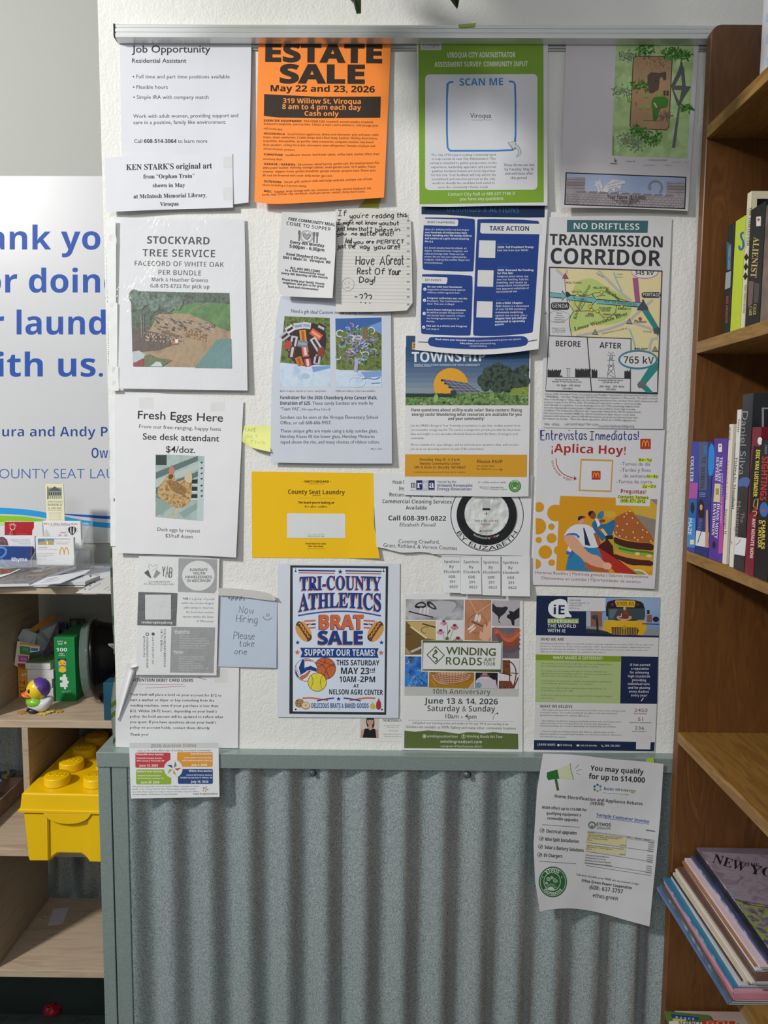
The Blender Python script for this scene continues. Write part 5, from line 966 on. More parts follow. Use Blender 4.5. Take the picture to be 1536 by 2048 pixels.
S.poly([(166, 1371), (1341, 1415), (1330, 1715), (152, 1674)], noisy(['#7f92bd', '#98a7c8', '#aab6d0'], 6, 2), cb_)
ST = noisy(['#8d8589', '#a29a9e', '#968e93'], 30)
S.poly([(164, 1412), (350, 1408), (345, 1550), (1150, 1590), (1155, 1450), (1339, 1456), (1330, 1715), (152, 1674)], ST, cb_)
for i in range(9): S.rect(260 + 108 * i, 1545 + i * 4.6, 360 + 108 * i, 1566 + i * 4.6, '#857d82', cb_)
for i in range(8): S.rect(362 + 108 * i, 1540 + i * 4.6, 384 + 108 * i, 1562 + i * 4.6, '#a9b4cc', cb_)
for r_ in range(4):
    y = 1590 + 24 * r_; S.line([(158, y - 15), (1330, y + 32)], 2, '#6a6268', part=cb_)
    for k in range(26): x = 170 + 45 * k + (r_ % 2) * 22; S.line([(x, y - 14 + (x - 158) * .04), (x, y + 9 + (x - 158) * .04)], 2, '#6a6268', part=cb_)
for x0, x1, y0 in ((160, 345, 1420), (1160, 1335, 1460)):
    S.poly([(x0, y0 + 30), (x1, y0 + 32), (x1 - 10, y0 + 75), (x0, y0 + 72)], '#8a8287', cb_)
    for k in range(4): S.line([(x0, y0 + 10 + 28 * k), (x1, y0 + 14 + 28 * k)], 2, '#6a6268', part=cb_)
DR = '#d3cfd2'
S.poly([(430, 1490), (455, 1475), (450, 1440), (475, 1455), (500, 1425), (505, 1465), (525, 1500), (510, 1545), (480, 1560), (470, 1510)], DR, cb_); S.poly([(505, 1550), (560, 1480), (620, 1430), (740, 1445), (755, 1470), (710, 1480), (700, 1530), (650, 1505), (640, 1555), (600, 1525), (570, 1560)], DR, cb_)
for p_ in ([(560, 1490), (700, 1445)], [(570, 1510), (705, 1480)], [(580, 1530), (645, 1510)], [(480, 1480), (500, 1540)]): S.line(p_, 4, '#77737a', part=cb_)
S.line([(640, 1555), (720, 1530), (800, 1570)], 10, '#b5b1b6', smooth=1, part=cb_)
S.line([(1085, 1565), (1110, 1520), (1100, 1465), (1045, 1440), (990, 1465), (980, 1510)], 20, '#8b878d', smooth=2, part=cb_); S.poly([(965, 1520), (990, 1480), (1005, 1520), (985, 1540)], '#8b878d', cb_)
S.t(562, 1618, 945, 1632, 40, 'Your Name ($10,000)', 'sans', '#3b363b'); S.t(612, 1645, 885, 1656, 26, 'Your Name ($5000)', 'sans', '#3b363b'); S.t(650, 1660, 858, 1672, 18, 'Your Name ($2500)', 'sans', '#3b363b'); S.t(685, 1676, 815, 1682, 12, 'Your Name ($500)', 'sans', '#3b363b')
S.build()
S = Sheet('transmission_poster', 'tall white no driftless transmission corridor poster with a map of arrows', 'poster', [(1094, 434), (1200, 432), (1300, 433), (1344, 437)], [(1082, 855), (1200, 857), (1326, 858)], 2.0, lambda u, v: 3 * v + 1.5 * math.sin(5 * v) * (1 - u), col='#d0cfd1', zoom=(1080, 430, 5.486), res=(20, 30))
DK = '#36363b'; c = 'map'
S.poly([(297, 54), (1186, 62), (1180, 197), (294, 186)], '#3f666d'); S.t(370, 155, 1090, 163, 68, 'NO DRIFTLESS', 'med', '#dfe3e4', off=-.008)
S.t(104, 326, 1345, 355, 118, 'TRANSMISSION', 'bold', DK, off=0); S.t(115, 532, 1325, 562, 168, 'CORRIDOR', 'bold', DK, off=.0)
S.poly([(103, 572), (1338, 615), (1300, 1490), (1294, 2130 - 450), (60, 1940)], DK, c) if 0 else None
MP = '#dccf9f'
S.poly([(108, 580), (1332, 622), (1296, 1600), (1290, 1950), (1000, 1940), (998, 1355), (100, 1325)], MP, c)
S.poly([(108, 580), (170, 590), (250, 660), (272, 740), (282, 850), (325, 980), (365, 1060), (320, 1130), (325, 1230), (350, 1330), (100, 1325)], '#d0cfd1', c)
S.poly([(370, 800), (400, 730), (500, 695), (600, 700), (720, 780), (880, 870), (1000, 950), (1015, 1020), (980, 1120), (880, 1180), (700, 1215), (560, 1200), (350, 1300), (325, 1230), (320, 1130), (365, 1060), (330, 950)], '#b5c878', c, smooth=1)
for l in ([(640, 610), (760, 730), (880, 850), (1000, 940)], [(180, 600), (260, 670)], [(400, 1330), (700, 1270), (960, 1180), (1100, 1050), (1240, 930)], [(1020, 1180), (1240, 1260)], [(1200, 1600), (1210, 1370), (1290, 1350)]): S.line(l, 30, '#b7b3b2', smooth=1, part=c)
S.line([(300, 600), (285, 640)], 24, '#b7b3b2', part=c)
for l in ([(810, 630), (825, 680), (850, 740), (900, 840)], [(980, 1250), (1015, 1340), (1040, 1430), (1050, 1470)]): S.line(l, 16, '#8fb2c6', smooth=1, part=c)
RD = '#7d3a3f'
for l in ([(285, 840), (300, 950), (370, 1055), (440, 1055), (560, 1050), (630, 1055), (690, 1120), (720, 1135), (780, 1110), (830, 1065), (840, 990)], [(410, 880), (540, 880), (600, 855), (670, 848)], [(620, 895), (680, 880), (715, 882)], [(440, 1050), (500, 950)], [(440, 1050), (385, 980), (375, 900)], [(700, 840), (880, 920), (1000, 960)]): S.line(l, 7, RD, part=c)
S.line([(275, 640), (272, 740), (285, 850), (330, 960)], 6, DK, smooth=1, part=c); S.line([(365, 1060), (322, 1130), (325, 1230), (350, 1325)], 7, DK, smooth=1, part=c)
S.poly([(1015, 690), (1075, 690), (1100, 960), (1045, 960)], '#a05a80', c); S.disc(1150, 628, 148, '#c4789a', ry=72, part=c); S.disc(1150, 626, 140, '#dcdad8', ry=64, part=c); S.poly([(1000, 560), (1338, 560), (1338, 622), (1000, 610)], '#d0cfd1', c); S.t(1040, 655, 1250, 660, 44, '345 kV', 'bold', DK)
TL_ = '#74b0b3'
S.poly([(104, 845), (240, 865), (242, 832), (290, 890), (240, 940), (242, 912), (104, 900)], TL_, c); S.line([(104, 845), (240, 865), (242, 832), (290, 890), (240, 940), (242, 912), (104, 900)], 5, DK, part=c)
S.poly([(305, 875), (575, 905), (572, 870), (622, 935), (570, 990), (572, 960), (290, 930)], TL_, c); S.line([(305, 875), (575, 905), (572, 870), (622, 935), (570, 990), (572, 960), (290, 930)], 5, DK, part=c, closed=True)
S.poly([(625, 925), (1125, 965), (1122, 925), (1185, 1020), (1115, 1050), (1120, 1012), (622, 972)], TL_, c); S.line([(625, 925), (1125, 965), (1122, 925), (1185, 1020), (1115, 1050), (1120, 1012), (622, 972)], 5, DK, part=c, closed=True)
S.poly([(275, 850), (305, 840), (345, 880), (300, 905)], DK, c); S.poly([(1135, 925), (1195, 1050), (1060, 1045), (1075, 1015)], '#4c4c58', c); S.poly([(1118, 1050), (1196, 1052), (1300, 1230), (1298, 1340), (1240, 1240)], '#2f8482', c); S.poly([(1240, 1250), (1290, 1225), (1310, 1240), (1306, 1310), (1250, 1300)], '#55545c', c)
S.t(365, 918, 518, 945, 26, 'MARIBELL', 'med', '#2b4147'); S.t(705, 958, 1055, 998, 27, 'NOT YET ANNOUNCED', 'med', '#2b4147')
S.rect(120, 958, 318, 1040, '#3a3a40', c, r=26); S.t(133, 1016, 305, 1022, 46, 'GENOA', 'med', '#dcdcdc'); S.rect(1115, 845, 1322, 908, '#3a3a40', c, r=26); S.t(1130, 890, 1316, 896, 38, 'PORTAGE', 'med', '#dcdcdc')
for x, y, cc in ((278, 672, '#a8487e'), (605, 1288, '#8d8b93'), (980, 1170, '#8d8b93'), (1262, 1475, '#8d8b93')): S.poly([(x, y - 38), (x + 36, y + 28), (x - 36, y + 24)], '#45444b', c); S.poly([(x, y - 28), (x + 28, y + 22), (x - 28, y + 19)], cc, c)
for x, y in ((410, 885), (674, 848), (550, 1005), (565, 1043), (630, 1056), (720, 1137), (895, 1005)): S.disc(x, y, 21, '#3c3a36', part=c); S.disc(x, y, 16, '#d8c545', part=c)
S.poly([(385, 888), (460, 895), (460, 925), (385, 915)], TL_, c); S.disc(1098, 1138, 19, '#b8453f', part=c); S.disc(296, 740, 9, '#b8453f', part=c)
S.t(314, 752, 455, 752, 27, 'La Crosse', 'sans', DK); S.t(345, 852, 458, 852, 22, 'VIROQUA', 'sans', DK); S.t(583, 808, 752, 810, 24, 'HILLSBORO', 'sans', DK); S.t(648, 1030, 783, 1032, 24, 'RICHLAND', 'sans', DK); S.t(662, 1058, 768, 1060, 24, 'CENTER', 'sans', DK); S.t(527, 1093, 590, 1093, 22, 'BELL', 'sans', DK); S.t(490, 1114, 592, 1116, 22, 'CENTER', 'sans', DK); S.t(688, 1100, 888, 1104, 22, 'SPRING GREEN', 'sans', DK); S.t(856, 1038, 995, 1042, 24, 'BARABOO', 'sans', DK); S.t(1036, 1178, 1166, 1184, 32, 'Madison', 'sans', DK)
S.t(838, 655, 908, 655, 16, 'Castle', 'ital', '#5f8296'); S.t(838, 688, 908, 688, 16, 'Rock L.', 'ital', '#5f8296'); S.t(1128, 1284, 1228, 1286, 14, 'Cambridge', 'sans', DK); S.t(672, 1310, 958, 1248, 16, 'Cardinal-Hickory Creek (345 kV)', 'ital', DK); S.t(1036, 1475, 1180, 1478, 18, 'BELOIT', 'bold', DK)
def along(p0, p1, p2):
    def f(t_, y):
        a = (1 - t_) ** 2; b = 2 * t_ * (1 - t_); d_ = t_ * t_; x = a * p0[0] + b * p1[0] + d_ * p2[0]; Y = a * p0[1] + b * p1[1] + d_ * p2[1]
        dx = 2 * (1 - t_) * (p1[0] - p0[0]) + 2 * t_ * (p2[0] - p1[0]); dy = 2 * (1 - t_) * (p1[1] - p0[1]) + 2 * t_ * (p2[1] - p1[1]); l = math.hypot(dx, dy); return (x + dy / l * y, Y - dx / l * y)
    return f
S.t(0, 0, 1, 0, 40, 'Lower Wisconsin River', 'serif', '#4f5a35', off=-.02, warp=along((378, 1268), (640, 1120), (965, 1095)) if 0 else along((378, 1268), (690, 1190), (962, 1095)))
S.t(0, 0, 1, 0, 34, 'Kickapoo River', 'serif', '#66704a', off=-.02, warp=along((395, 1145), (440, 960), (560, 775))); S.t(0, 0, 1, 0, 38, 'Baraboo', 'serif', '#4f5a35', off=-.02, warp=along((712, 835), (790, 870), (860, 945))); S.t(615, 640, 690, 690, 16, 'Dairyland 69 kV', 'ital', DK)
for i, tx in enumerate(('MAJOR', 'Existing', 'transmission lines', 'expanding to', 'potential routing')): S.t(180 - 28 * (i > 1), 1080 + 24 * i, 242 + 26 * (i > 1), 1082 + 24 * i, 13, tx, 'sans', DK)
for i, tx in enumerate(('Maximum 161 kV', '+ Existing', 'transmission system')): S.t(132, 1246 + 20 * i, 274, 1248 + 20 * i, 12, tx, 'sans', DK)
S.line([(205, 1045), (310, 1075), (330, 1120), (240, 1180), (120, 1170), (60, 1130), (120, 1060), (205, 1045)], 3, '#8f8d92', smooth=2); S.line([(52, 1090), (78, 1072), (48, 1072), (75, 1095), (62, 1060), (52, 1090)], 3, '#7a787d')
# lower panels (zoom 2)
S.zoom(1080, 650, 5.486)
S.poly([(98, 118), (998, 150), (992, 735), (62, 722)], '#d2d1d3', c); S.poly([(1000, 460), (1290, 330), (1284, 745), (995, 735)], '#d2d1d3', c)
S.line([(103, 572 - 1207), (1338, 615 - 1207), (1300, 400), (1288, 748), (62, 722), (98, 118), (103, 572 - 1207)], 11, DK, part=c); S.line([(98, 118), (998, 150), (992, 735)], 10, DK, part=c); S.line([(518, 135), (565, 728)], 11, DK, part=c); S.line([(80, 570), (992, 588)], 7, DK, part=c)
S.t(172, 234, 443, 240, 62, 'BEFORE', 'bold', DK, off=-.005); S.t(652, 252, 893, 260, 62, 'AFTER', 'bold', DK, off=-.005)
def trees(x0, x1, yb, ht):
    pts = [(x0, yb)]; x = x0
    while x < x1: pts += [(x, yb - ht * rd.uniform(.7, .9)), (x + 10, yb - ht * rd.uniform(.9, 1.1)), (x + 20, yb - ht * rd.uniform(.7, .85))]; x += 22
    S.poly(pts + [(x1, yb)], DK, c)
trees(82, 215, 568, 88); trees(385, 545, 572, 100); trees(565, 630, 576, 95); trees(925, 990, 584, 90); S.poly([(200, 568), (235, 550), (250, 568)], DK, c)
for x in (300, 320): S.line([(x, 478), (x - 2, 568)], 5, '#55555c', part=c)
S.line([(285, 478), (332, 480)], 5, '#55555c', part=c)
for l in ([(770, 330), (738, 575)], [(790, 330), (826, 578)], [(750, 295), (780, 320), (808, 298)], [(738, 330), (825, 336)], [(738, 385), (826, 390)], [(735, 445), (822, 450)], [(752, 480), (806, 540)], [(806, 480), (745, 540)], [(745, 540), (820, 575)], [(762, 430), (798, 470)], [(798, 430), (758, 470)], [(768, 350), (792, 385)], [(792, 350), (768, 385)]): S.line(l, 5, '#55565e', part=c)
S.poly([(1190, 470), (1292, 410), (1290, 490), (1150, 660), (1095, 620)], '#2f8482', c); S.poly([(1100, 680), (1160, 650), (1245, 745), (1170, 743)], '#2f8482', c); S.poly([(1065, 655), (1085, 622), (1125, 615), (1155, 640), (1148, 680), (1110, 692), (1080, 690)], '#6d6a72', c)
S.disc(1075, 380, 217, '#3d8297', ry=108, part=c); S.disc(1075, 380, 196, '#d6d5d7', ry=86, part=c); S.t(916, 420, 1248, 428, 78, '765 kV', 'bold', DK, off=-.01)
S.t(165, 605, 424, 608, 15, 'Existing 161,000 Volt (161 kV)', 'sb', DK); S.t(132, 628, 455, 632, 15, 'Wooden "H" Pole Transmission Line', 'sb', DK); S.t(168, 672, 442, 675, 22, '~70’ High ~100’ Wide', 'med', DK); S.t(248, 706, 358, 708, 22, 'Corridor', 'med', DK)
S.t(640, 612, 910, 616, 15, 'Co-located 765,000 Volt (765 kV)', 'sb', DK); S.t(680, 636, 870, 638, 15, '& 161,000 Volt (161 kV)', 'sb', DK); S.t(637, 684, 922, 687, 22, '~200’ High  ~250’ Wide', 'med', DK); S.t(726, 714, 832, 716, 22, 'Corridor', 'med', DK)
for i, (tx, b) in enumerate((('In June 2025, Dairyland Power Cooperative and NextEra Transmission LLC announced intent to build', 1282), ('“MARIBELL,” the first, Mega-Scale 765 kV Transmission System in Wisconsin. The pink-colored', 1285), ('lines in the Kickapoo Valley region are the existing transmission line corridors from which developers will', 1284), ('propose routes to the PSC in 2026. The facility and expanded corridor is environmentally', 1105), ('and culturally incompatible. Corona discharges from the 1970s technology frighten birds', 1088), ('and emit dramatically intrusive levels of light and noise pollution under high humidity', 1044), ('conditions. The Independent Monitor who repeatedly evaluated the 765 kV system found', 1098), ('that customer-accountable NEED for 765 kV transmission layer cannot not be fairly', 1042), ('assessed until numerous, planned 345 kV transmission projects are built and their mar-', 1072), ('ket impacts are known.   More info about opposition efforts at: no765line@gmail.com', 1052))): S.t(54 - 2.4 * i, 762 + 30 * i, b, 784 + 30.5 * i - (i > 2) * 4, 18, tx, 'sans', '#3b3b40', off=.01)
for x0, x1, y, tx in ((45, 100, 1095, 'see'), (130, 205, 1098, 'also'), (265, 635, 1098, 'vernonreporter.com'), (640, 1025, 1120, 'crawfordstewardship.org')): S.hand(x0, y, x1, y + 2, 28, tx, '#6a6a72', 3)
S.build()
S = Sheet('restaurant_hiring_poster', 'spanish language hiring poster with a burger illustration and orange circles', 'poster', [(1076, 856), (1200, 857), (1330, 859)], [(1065, 1170), (1180, 1172), (1309, 1178)], 1.1, lambda u, v: 1.5 + 3 * v * u, col='#d3d2d4', zoom=(1050, 840, 5.12))
c = 'illustration'; RE = '#a92a2c'; YE = '#d3951c'
for x0, x1, tx in ((162, 628, 'Entrevistas'), (662, 1158, 'Inmediatas!')): S.hand(x0, 205, x1, 203, 102 if tx[0] == 'E' else 92, tx, '#23307a', 10, wob=.1, slant=.03)
S.t(270, 328, 1030, 354, 84, '¡Aplica Hoy!', 'bold', RE)
def arches(x, y, w_, h, col, lw):
    for k in (0, 1): S.line([(x + k * w_ / 2, y + h), (x + k * w_ / 2 + w_ * .05, y + h * .35), (x + k * w_ / 2 + w_ * .25, y - h * .1), (x + k * w_ / 2 + w_ * .45, y + h * .35), (x + k * w_ / 2 + w_ * .5, y + h * (.85 if k == 0 else 1))], lw, col, smooth=2)
S.rect(1180, 192, 1288, 298, '#b5392a', r=8); arches(1200, 212, 68, 60, '#e3b23c', 8)
S.arct(500, 400, 230, 176, 96, 30, 'escanear aquí', 'sans', '#b0484c', inside=True, ry=222)
S.line([(318, 392), (325, 480), (390, 560), (500, 598)], 8, RE, smooth=2); S.poly([(505, 572), (530, 602), (500, 620)], RE)
S.poly([(570, 397), (904, 407), (885, 738), (550, 727)], '#c99d45'); S.poly([(582, 417), (890, 425), (872, 722), (566, 712)], '#d9d8da'); S.rect(683, 520, 774, 612, '#b5392a', r=8); arches(697, 540, 62, 50, '#e3b23c', 7)
dg = '#7a6a6e'
for x0, x1, y, tx in ((978, 1282, 465, '-Turnos de día'), (975, 1288, 528, '-Tardes y fines'), (1008, 1236, 588, 'de semana'), (937, 1302, 648, '-Turnos de cierre')): S.t(x0, y, x1, y + 3, 36, tx, 'sans', dg, off=.01)
HL = '#cfe23c'
for x0, x1, y0, y1, tx in ((1158, 1300, 394, 428, '8a-4p'), (1240, 1365, 560, 596, '11a-8p'), (1195, 1340, 662, 698, '2p-12a')): S.rect(x0, y0, x1, y1, HL, r=6); S.hand(x0 + 6, y1 - 8, x1 - 6, y1 - 8, 26, tx, '#343a1c', 5)
S.t(980, 748, 1240, 756, 40, 'Pregúntas?', 'bold', '#9a2f38', off=0)
S.poly([(360, 776), (928, 795), (928, 872), (1278, 884), (1280, 808), (1354, 812), (1303, 1588), (318, 1540), (335, 1200), (350, 880)], YE, c)
S.poly([(950, 775), (1262, 782), (1262, 812), (950, 802)], HL); S.poly([(975, 815), (1240, 822), (1240, 852), (975, 846)], HL)
S.t(952, 800, 1262, 810, 30, 'Contacto: Tamara', 'bold', '#2b2f1a', off=0); S.t(977, 842, 1230, 850, 34, '(608) 871-2912', 'bold', '#2b2f1a', off=0)
for x, y, r in ((143, 892, 52), (312, 952, 86), (132, 1088, 84), (270, 1092, 34), (140, 1228, 32), (272, 1210, 51), (207, 1352, 69), (340, 1335, 46), (112, 1474, 51), (272, 1460, 34)):
    pts = [(max(a, 110 if r > 40 else a), b) for a, b in arc(x, y, r, r, 0, 345, 23)] if x < 145 else arc(x, y, r, r, 0, 345, 23)
    S.poly([(max(a, 112 - (b - 850) * .045), b) for a, b in pts], YE, c)
S.poly([(1060, 880), (1278, 884), (1280, 808), (1354, 812), (1340, 1020), (1150, 980)], '#cfa63a', c); S.poly([(1280, 808), (1354, 812), (1350, 870)], '#8b8580', c); S.poly([(1130, 965), (1340, 1020), (1325, 1210), (1200, 1100)], '#8b8175', c)
S.poly([(905, 1030), (940, 985), (1085, 920), (1150, 1000), (1322, 1210), (1318, 1258), (1150, 1250), (960, 1205), (905, 1180), (885, 1110)], '#a85f2c', c, smooth=1); S.line([(905, 1040), (888, 1110), (915, 1185), (960, 1210)], 16, '#d5a660', part=c, smooth=1)
for x, y in ((1075, 935), (1015, 990), (1045, 1065), (1100, 1005), (1152, 1052), (945, 1085), (1000, 1125), (935, 1150), (1108, 1148), (1205, 1125), (1250, 1148), (970, 1188), (1035, 1200), (1125, 1205), (1200, 1202), (1155, 1228), (1288, 1240), (1040, 958)): S.disc(x, y, 7, '#e6d3bb', ry=9, part=c, n=9)
BRN = '#4a231b'
S.poly([(905, 1190), (1000, 1230), (1150, 1255), (1318, 1262), (1316, 1340), (1240, 1330), (1150, 1325), (1080, 1335), (1000, 1290), (940, 1285), (910, 1250)], BRN, c, smooth=1)
S.poly([(830, 1200), (880, 1240), (930, 1310), (1010, 1370), (1140, 1380), (1316, 1410), (1316, 1350), (1180, 1330), (1000, 1300), (900, 1250)], '#86a83c', c, smooth=1); S.line([(960, 1310), (1100, 1345), (1240, 1350), (1315, 1365)], 22, '#4f7a2c', smooth=1, part=c); S.disc(1150, 1370, 26, '#e0c77c', ry=18, part=c); S.disc(1270, 1395, 30, '#e0c77c', ry=18, part=c); S.poly([(865, 1300), (905, 1290), (930, 1340)], '#86a83c', c)
S.poly([(905, 1345), (1000, 1390), (1150, 1425), (1314, 1440), (1314, 1410), (1150, 1395), (980, 1350)], '#cf9a4a', c); S.poly([(905, 1365), (1000, 1400), (1150, 1430), (1313, 1440), (1310, 1500), (1200, 1485), (1080, 1490), (960, 1430), (910, 1410)], BRN, c, smooth=1); S.poly([(960, 1440), (1080, 1492), (1310, 1500), (1305, 1560), (1180, 1545), (1100, 1540)], '#dca02e', c, smooth=1); S.poly([(1090, 1535), (1180, 1530), (1240, 1570), (1180, 1582)], '#86a83c', c); S.line([(1120, 1535), (1200, 1540), (1260, 1590)], 14, '#dcdbe0', smooth=1, part=c)
S.poly([(735, 1295), (820, 1240), (830, 1200), (900, 1290), (910, 1400), (980, 1450), (1150, 1580), (920, 1560)], '#4b1c1a', c); S.poly([(745, 1300), (900, 1400), (1140, 1575), (930, 1562), (800, 1440)], '#b02e25', c)
S.poly([(415, 1535), (440, 1400), (480, 1340), (600, 1290), (745, 1310), (800, 1440), (860, 1560)], '#2f7dab', c); S.poly([(455, 1430), (500, 1370), (520, 1330), (470, 1330)], '#2a6a8f', c); S.poly([(415, 1370), (450, 1290), (480, 1300), (470, 1385)], '#4468b8', c); S.poly([(430, 1340), (450, 1270), (490, 1290), (470, 1352)], '#dcdde2', c)
S.poly([(390, 1200), (440, 1110), (510, 1070), (560, 1065), (640, 1070), (700, 1110), (745, 1135), (700, 1165), (740, 1260), (760, 1305), (660, 1310), (610, 1300), (590, 1290), (500, 1170), (420, 1175)], '#d9dae0', c, smooth=1); S.poly([(595, 1100), (610, 1110), (670, 1290), (615, 1280), (605, 1180)], '#23304f', c); S.line([(410, 1205), (440, 1170), (520, 1165), (555, 1205)], 22, '#4468b8', smooth=2, part=c)
S.poly([(400, 1190), (470, 1170), (530, 1200), (590, 1290), (660, 1370), (760, 1390), (800, 1450), (880, 1480), (890, 1510), (860, 1540), (800, 1530), (700, 1520), (620, 1490), (590, 1420), (470, 1330), (400, 1230)], '#d7a285', c, smooth=1); S.poly([(700, 1160), (740, 1150), (775, 1260), (745, 1290)], '#a65a38', c); S.poly([(600, 1440), (700, 1500), (850, 1525), (860, 1560), (660, 1545), (610, 1490)], '#b45a32', c, smooth=1); S.disc(840, 1495, 48, '#dfae94', ry=36, part=c)
S.poly([(548, 1020), (560, 1005), (605, 1010), (606, 1045), (585, 1070), (555, 1062), (545, 1040)], '#d29a7d', c, smooth=1); S.poly([(540, 1015), (545, 990), (575, 978), (620, 990), (618, 1000), (590, 1005), (560, 1025), (545, 1032)], '#2c2c3d', c, smooth=1); S.line([(585, 1000), (622, 994)], 8, '#9c2f2c', part=c)
S.poly([(645, 965), (660, 935), (700, 930), (725, 960), (722, 1000), (700, 1020), (665, 1000)], '#7d4a33', c, smooth=1); S.poly([(642, 968), (655, 935), (690, 928), (705, 940), (680, 955), (665, 985)], '#1f1a1c', c, smooth=1)
S.poly([(680, 1060), (720, 1020), (760, 1030), (800, 1080), (940, 1000), (900, 1150), (880, 1200), (820, 1210), (790, 1250), (745, 1180), (700, 1120)], '#2b6a97', c, smooth=1); S.poly([(730, 1000), (760, 940), (810, 925), (800, 1000), (770, 1020)], '#2f7dab', c, smooth=1); S.poly([(800, 930), (890, 930), (940, 960), (930, 1000), (830, 1010)], '#cfa63a', c, smooth=1); S.poly([(760, 1020), (820, 1015), (820, 1045), (770, 1050)], '#8a3d2a', c, smooth=1); S.poly([(715, 1010), (740, 1010), (775, 1070), (745, 1100), (735, 1060)], '#dfe0e4', c); S.poly([(740, 1110), (785, 1095), (800, 1135), (770, 1150)], '#a65a38', c, smooth=1); S.poly([(770, 1120), (800, 1110), (845, 1175), (825, 1190)], '#e0c07c', c); S.poly([(820, 1190), (900, 1180), (900, 1220), (830, 1220)], '#26262e', c)
S.reset(); S.t(105, 1574, 1260, 1620, 31, 'Horarios flexibles | Matrícula gratuita | Salarios competitivos', 'sans', '#9a4d54', off=.008); S.t(170, 1630, 652, 1650, 31, 'Descuentos en comidas |', 'sans', '#9a4d54', off=.008); S.t(670, 1648, 1183, 1672, 31, 'Oportunidades de ascenso', 'sans', '#9a4d54', off=.008)
S.build()
S = Sheet('exchange_program_poster', 'exchange student program poster in navy and green with a yellow school bus', 'poster', [(1073, 1191), (1321, 1195)], [(1068, 1500), (1308, 1504)], .6, lambda u, v: 1.2 * v * u, col='#d0cfd0', zoom=(1050, 1180, 5.12), right=[(1321, 1195), (1317, 1290), (1313, 1420), (1309, 1504)])
c = 'bus_picture'; NV = '#18264a'; w = '#e2e5ea'
S.poly([(118, 57), (1386, 78), (1370, 487), (112, 463)], NV); S.poly([(826, 76), (1386, 80), (1372, 468), (1200, 465), (980, 455), (625, 405), (628, 225), (826, 225)], noisy(['#5d7fb4', '#7f9cc6', '#a7bad5'], 5, 2), c)
S.poly([(626, 375), (780, 380), (1372, 400), (1372, 468), (1200, 465), (980, 455), (625, 408)], '#8d8c8f', c); S.rect(672, 222, 790, 375, '#8a5a4c', c); S.rect(1250, 255, 1300, 330, '#8a5a4c', c); S.rect(626, 222, 672, 370, '#a9b2bd', c); S.poly([(628, 395), (740, 405), (980, 455), (1200, 465), (626, 440)], '#31343f', c)
S.poly([(830, 130), (880, 105), (1020, 95), (1170, 108), (1225, 150), (1232, 320), (830, 310)], '#22242a', c, smooth=1); S.poly([(920, 118), (930, 105), (1120, 108), (1132, 122), (1120, 178), (938, 172)], '#d8ad2c', c); S.t(938, 158, 1115, 162, 38, 'SCHOOL BUS', 'bold', '#262420', off=-.01)
for x in (895, 1155): S.disc(x, 150, 15, '#7d2a22', part=c)
S.rect(850, 188, 1222, 305, '#3c4a52', c); S.poly([(865, 200), (950, 195), (900, 290), (862, 290)], '#5d6d75', c)
S.poly([(812, 310), (1232, 318), (1245, 400), (1210, 460), (985, 458), (880, 445), (780, 400), (805, 380)], noisy(['#cf9f1d', '#ddb02c'], 20), c); S.poly([(885, 380), (1150, 385), (1165, 415), (1150, 460), (980, 455), (890, 445)], '#2e2a22', c)
for i in range(15): S.line([(900 + 17.5 * i, 388), (903 + 17 * i, 455)], 7, '#c7a13c', part=c)
S.disc(1018, 382, 18, '#b58c2c', part=c); S.line([(735, 260), (745, 440)], 20, '#25262b', part=c); S.disc(712, 280, 32, '#39414f', ry=24, part=c); S.disc(1340, 300, 32, '#22252b', ry=27, part=c); S.line([(1200, 345), (1372, 352)], 10, '#2a2c33', part=c); S.rect(1250, 205, 1275, 245, '#22252b', c)
S.poly([(985, 225), (1015, 210), (1060, 215), (1080, 250), (1070, 285), (990, 285)], '#7e2b38', c, smooth=1); S.poly([(1005, 185), (1020, 170), (1040, 185), (1065, 260), (1045, 265), (1010, 250)], '#6f4a32', c, smooth=1); S.disc(1020, 190, 14, '#d0a184', ry=17, part=c); S.line([(990, 275), (945, 270), (960, 300), (1040, 305)], 15, '#d0a184', smooth=1, part=c); S.line([(1060, 278), (1085, 270), (1080, 295), (985, 315)], 15, '#d0a184', smooth=1, part=c); S.line([(990, 240), (985, 275)], 10, '#d0a184', part=c)
S.poly([(435, 72), (826, 80), (824, 220), (434, 216)], '#d2d2d5'); S.t(455, 112, 572, 112, 17, 'Julie Fergot', 'sb', '#33353c'); S.t(455, 140, 660, 140, 17, 'fergojulie@gmail.com', 'sans', '#33353c'); S.t(455, 166, 580, 166, 17, '608.632.5578', 'sans', '#33353c'); S.t(455, 194, 556, 194, 17, 'iE-USA.org', 'sans', '#33353c')
S.poly([(330, 92), (380, 90), (432, 115), (438, 215), (490, 283), (420, 275), (400, 290), (330, 290), (262, 260), (232, 200), (250, 130)], w, smooth=1); S.t(292, 248, 406, 250, 92, 'iE', 'bold', NV)
S.rect(232, 293, 550, 342, '#8ea94a'); S.t(234, 334, 538, 338, 32, 'EXPERIENCE', 'sb', w); S.t(231, 383, 522, 388, 34, 'THE WORLD', 'sb', w); S.t(231, 431, 413, 435, 34, 'WITH iE', 'sb', w)
S.reset(); S.t(160, 517, 398, 520, 28, 'WHO WE ARE', 'sb', BK)
for i, (tx, b) in enumerate((('International Experience (iE) is a non-profit student exchange organization founded in 2002. We are approved', 1310), ('by the U.S. Department of State and accredited by CSIET. iE provides a personalized, relationship-focused', 1280), ('platform for international students, U.S. host families, and communities to connect, relate and explore the', 1258), ('differences that define us as well as the similarities that unite us.', 832))): S.t(158, 554 + 28 * i, b, 568 + 28 * i - (i == 3) * 6, 16, tx, 'sans', GY)
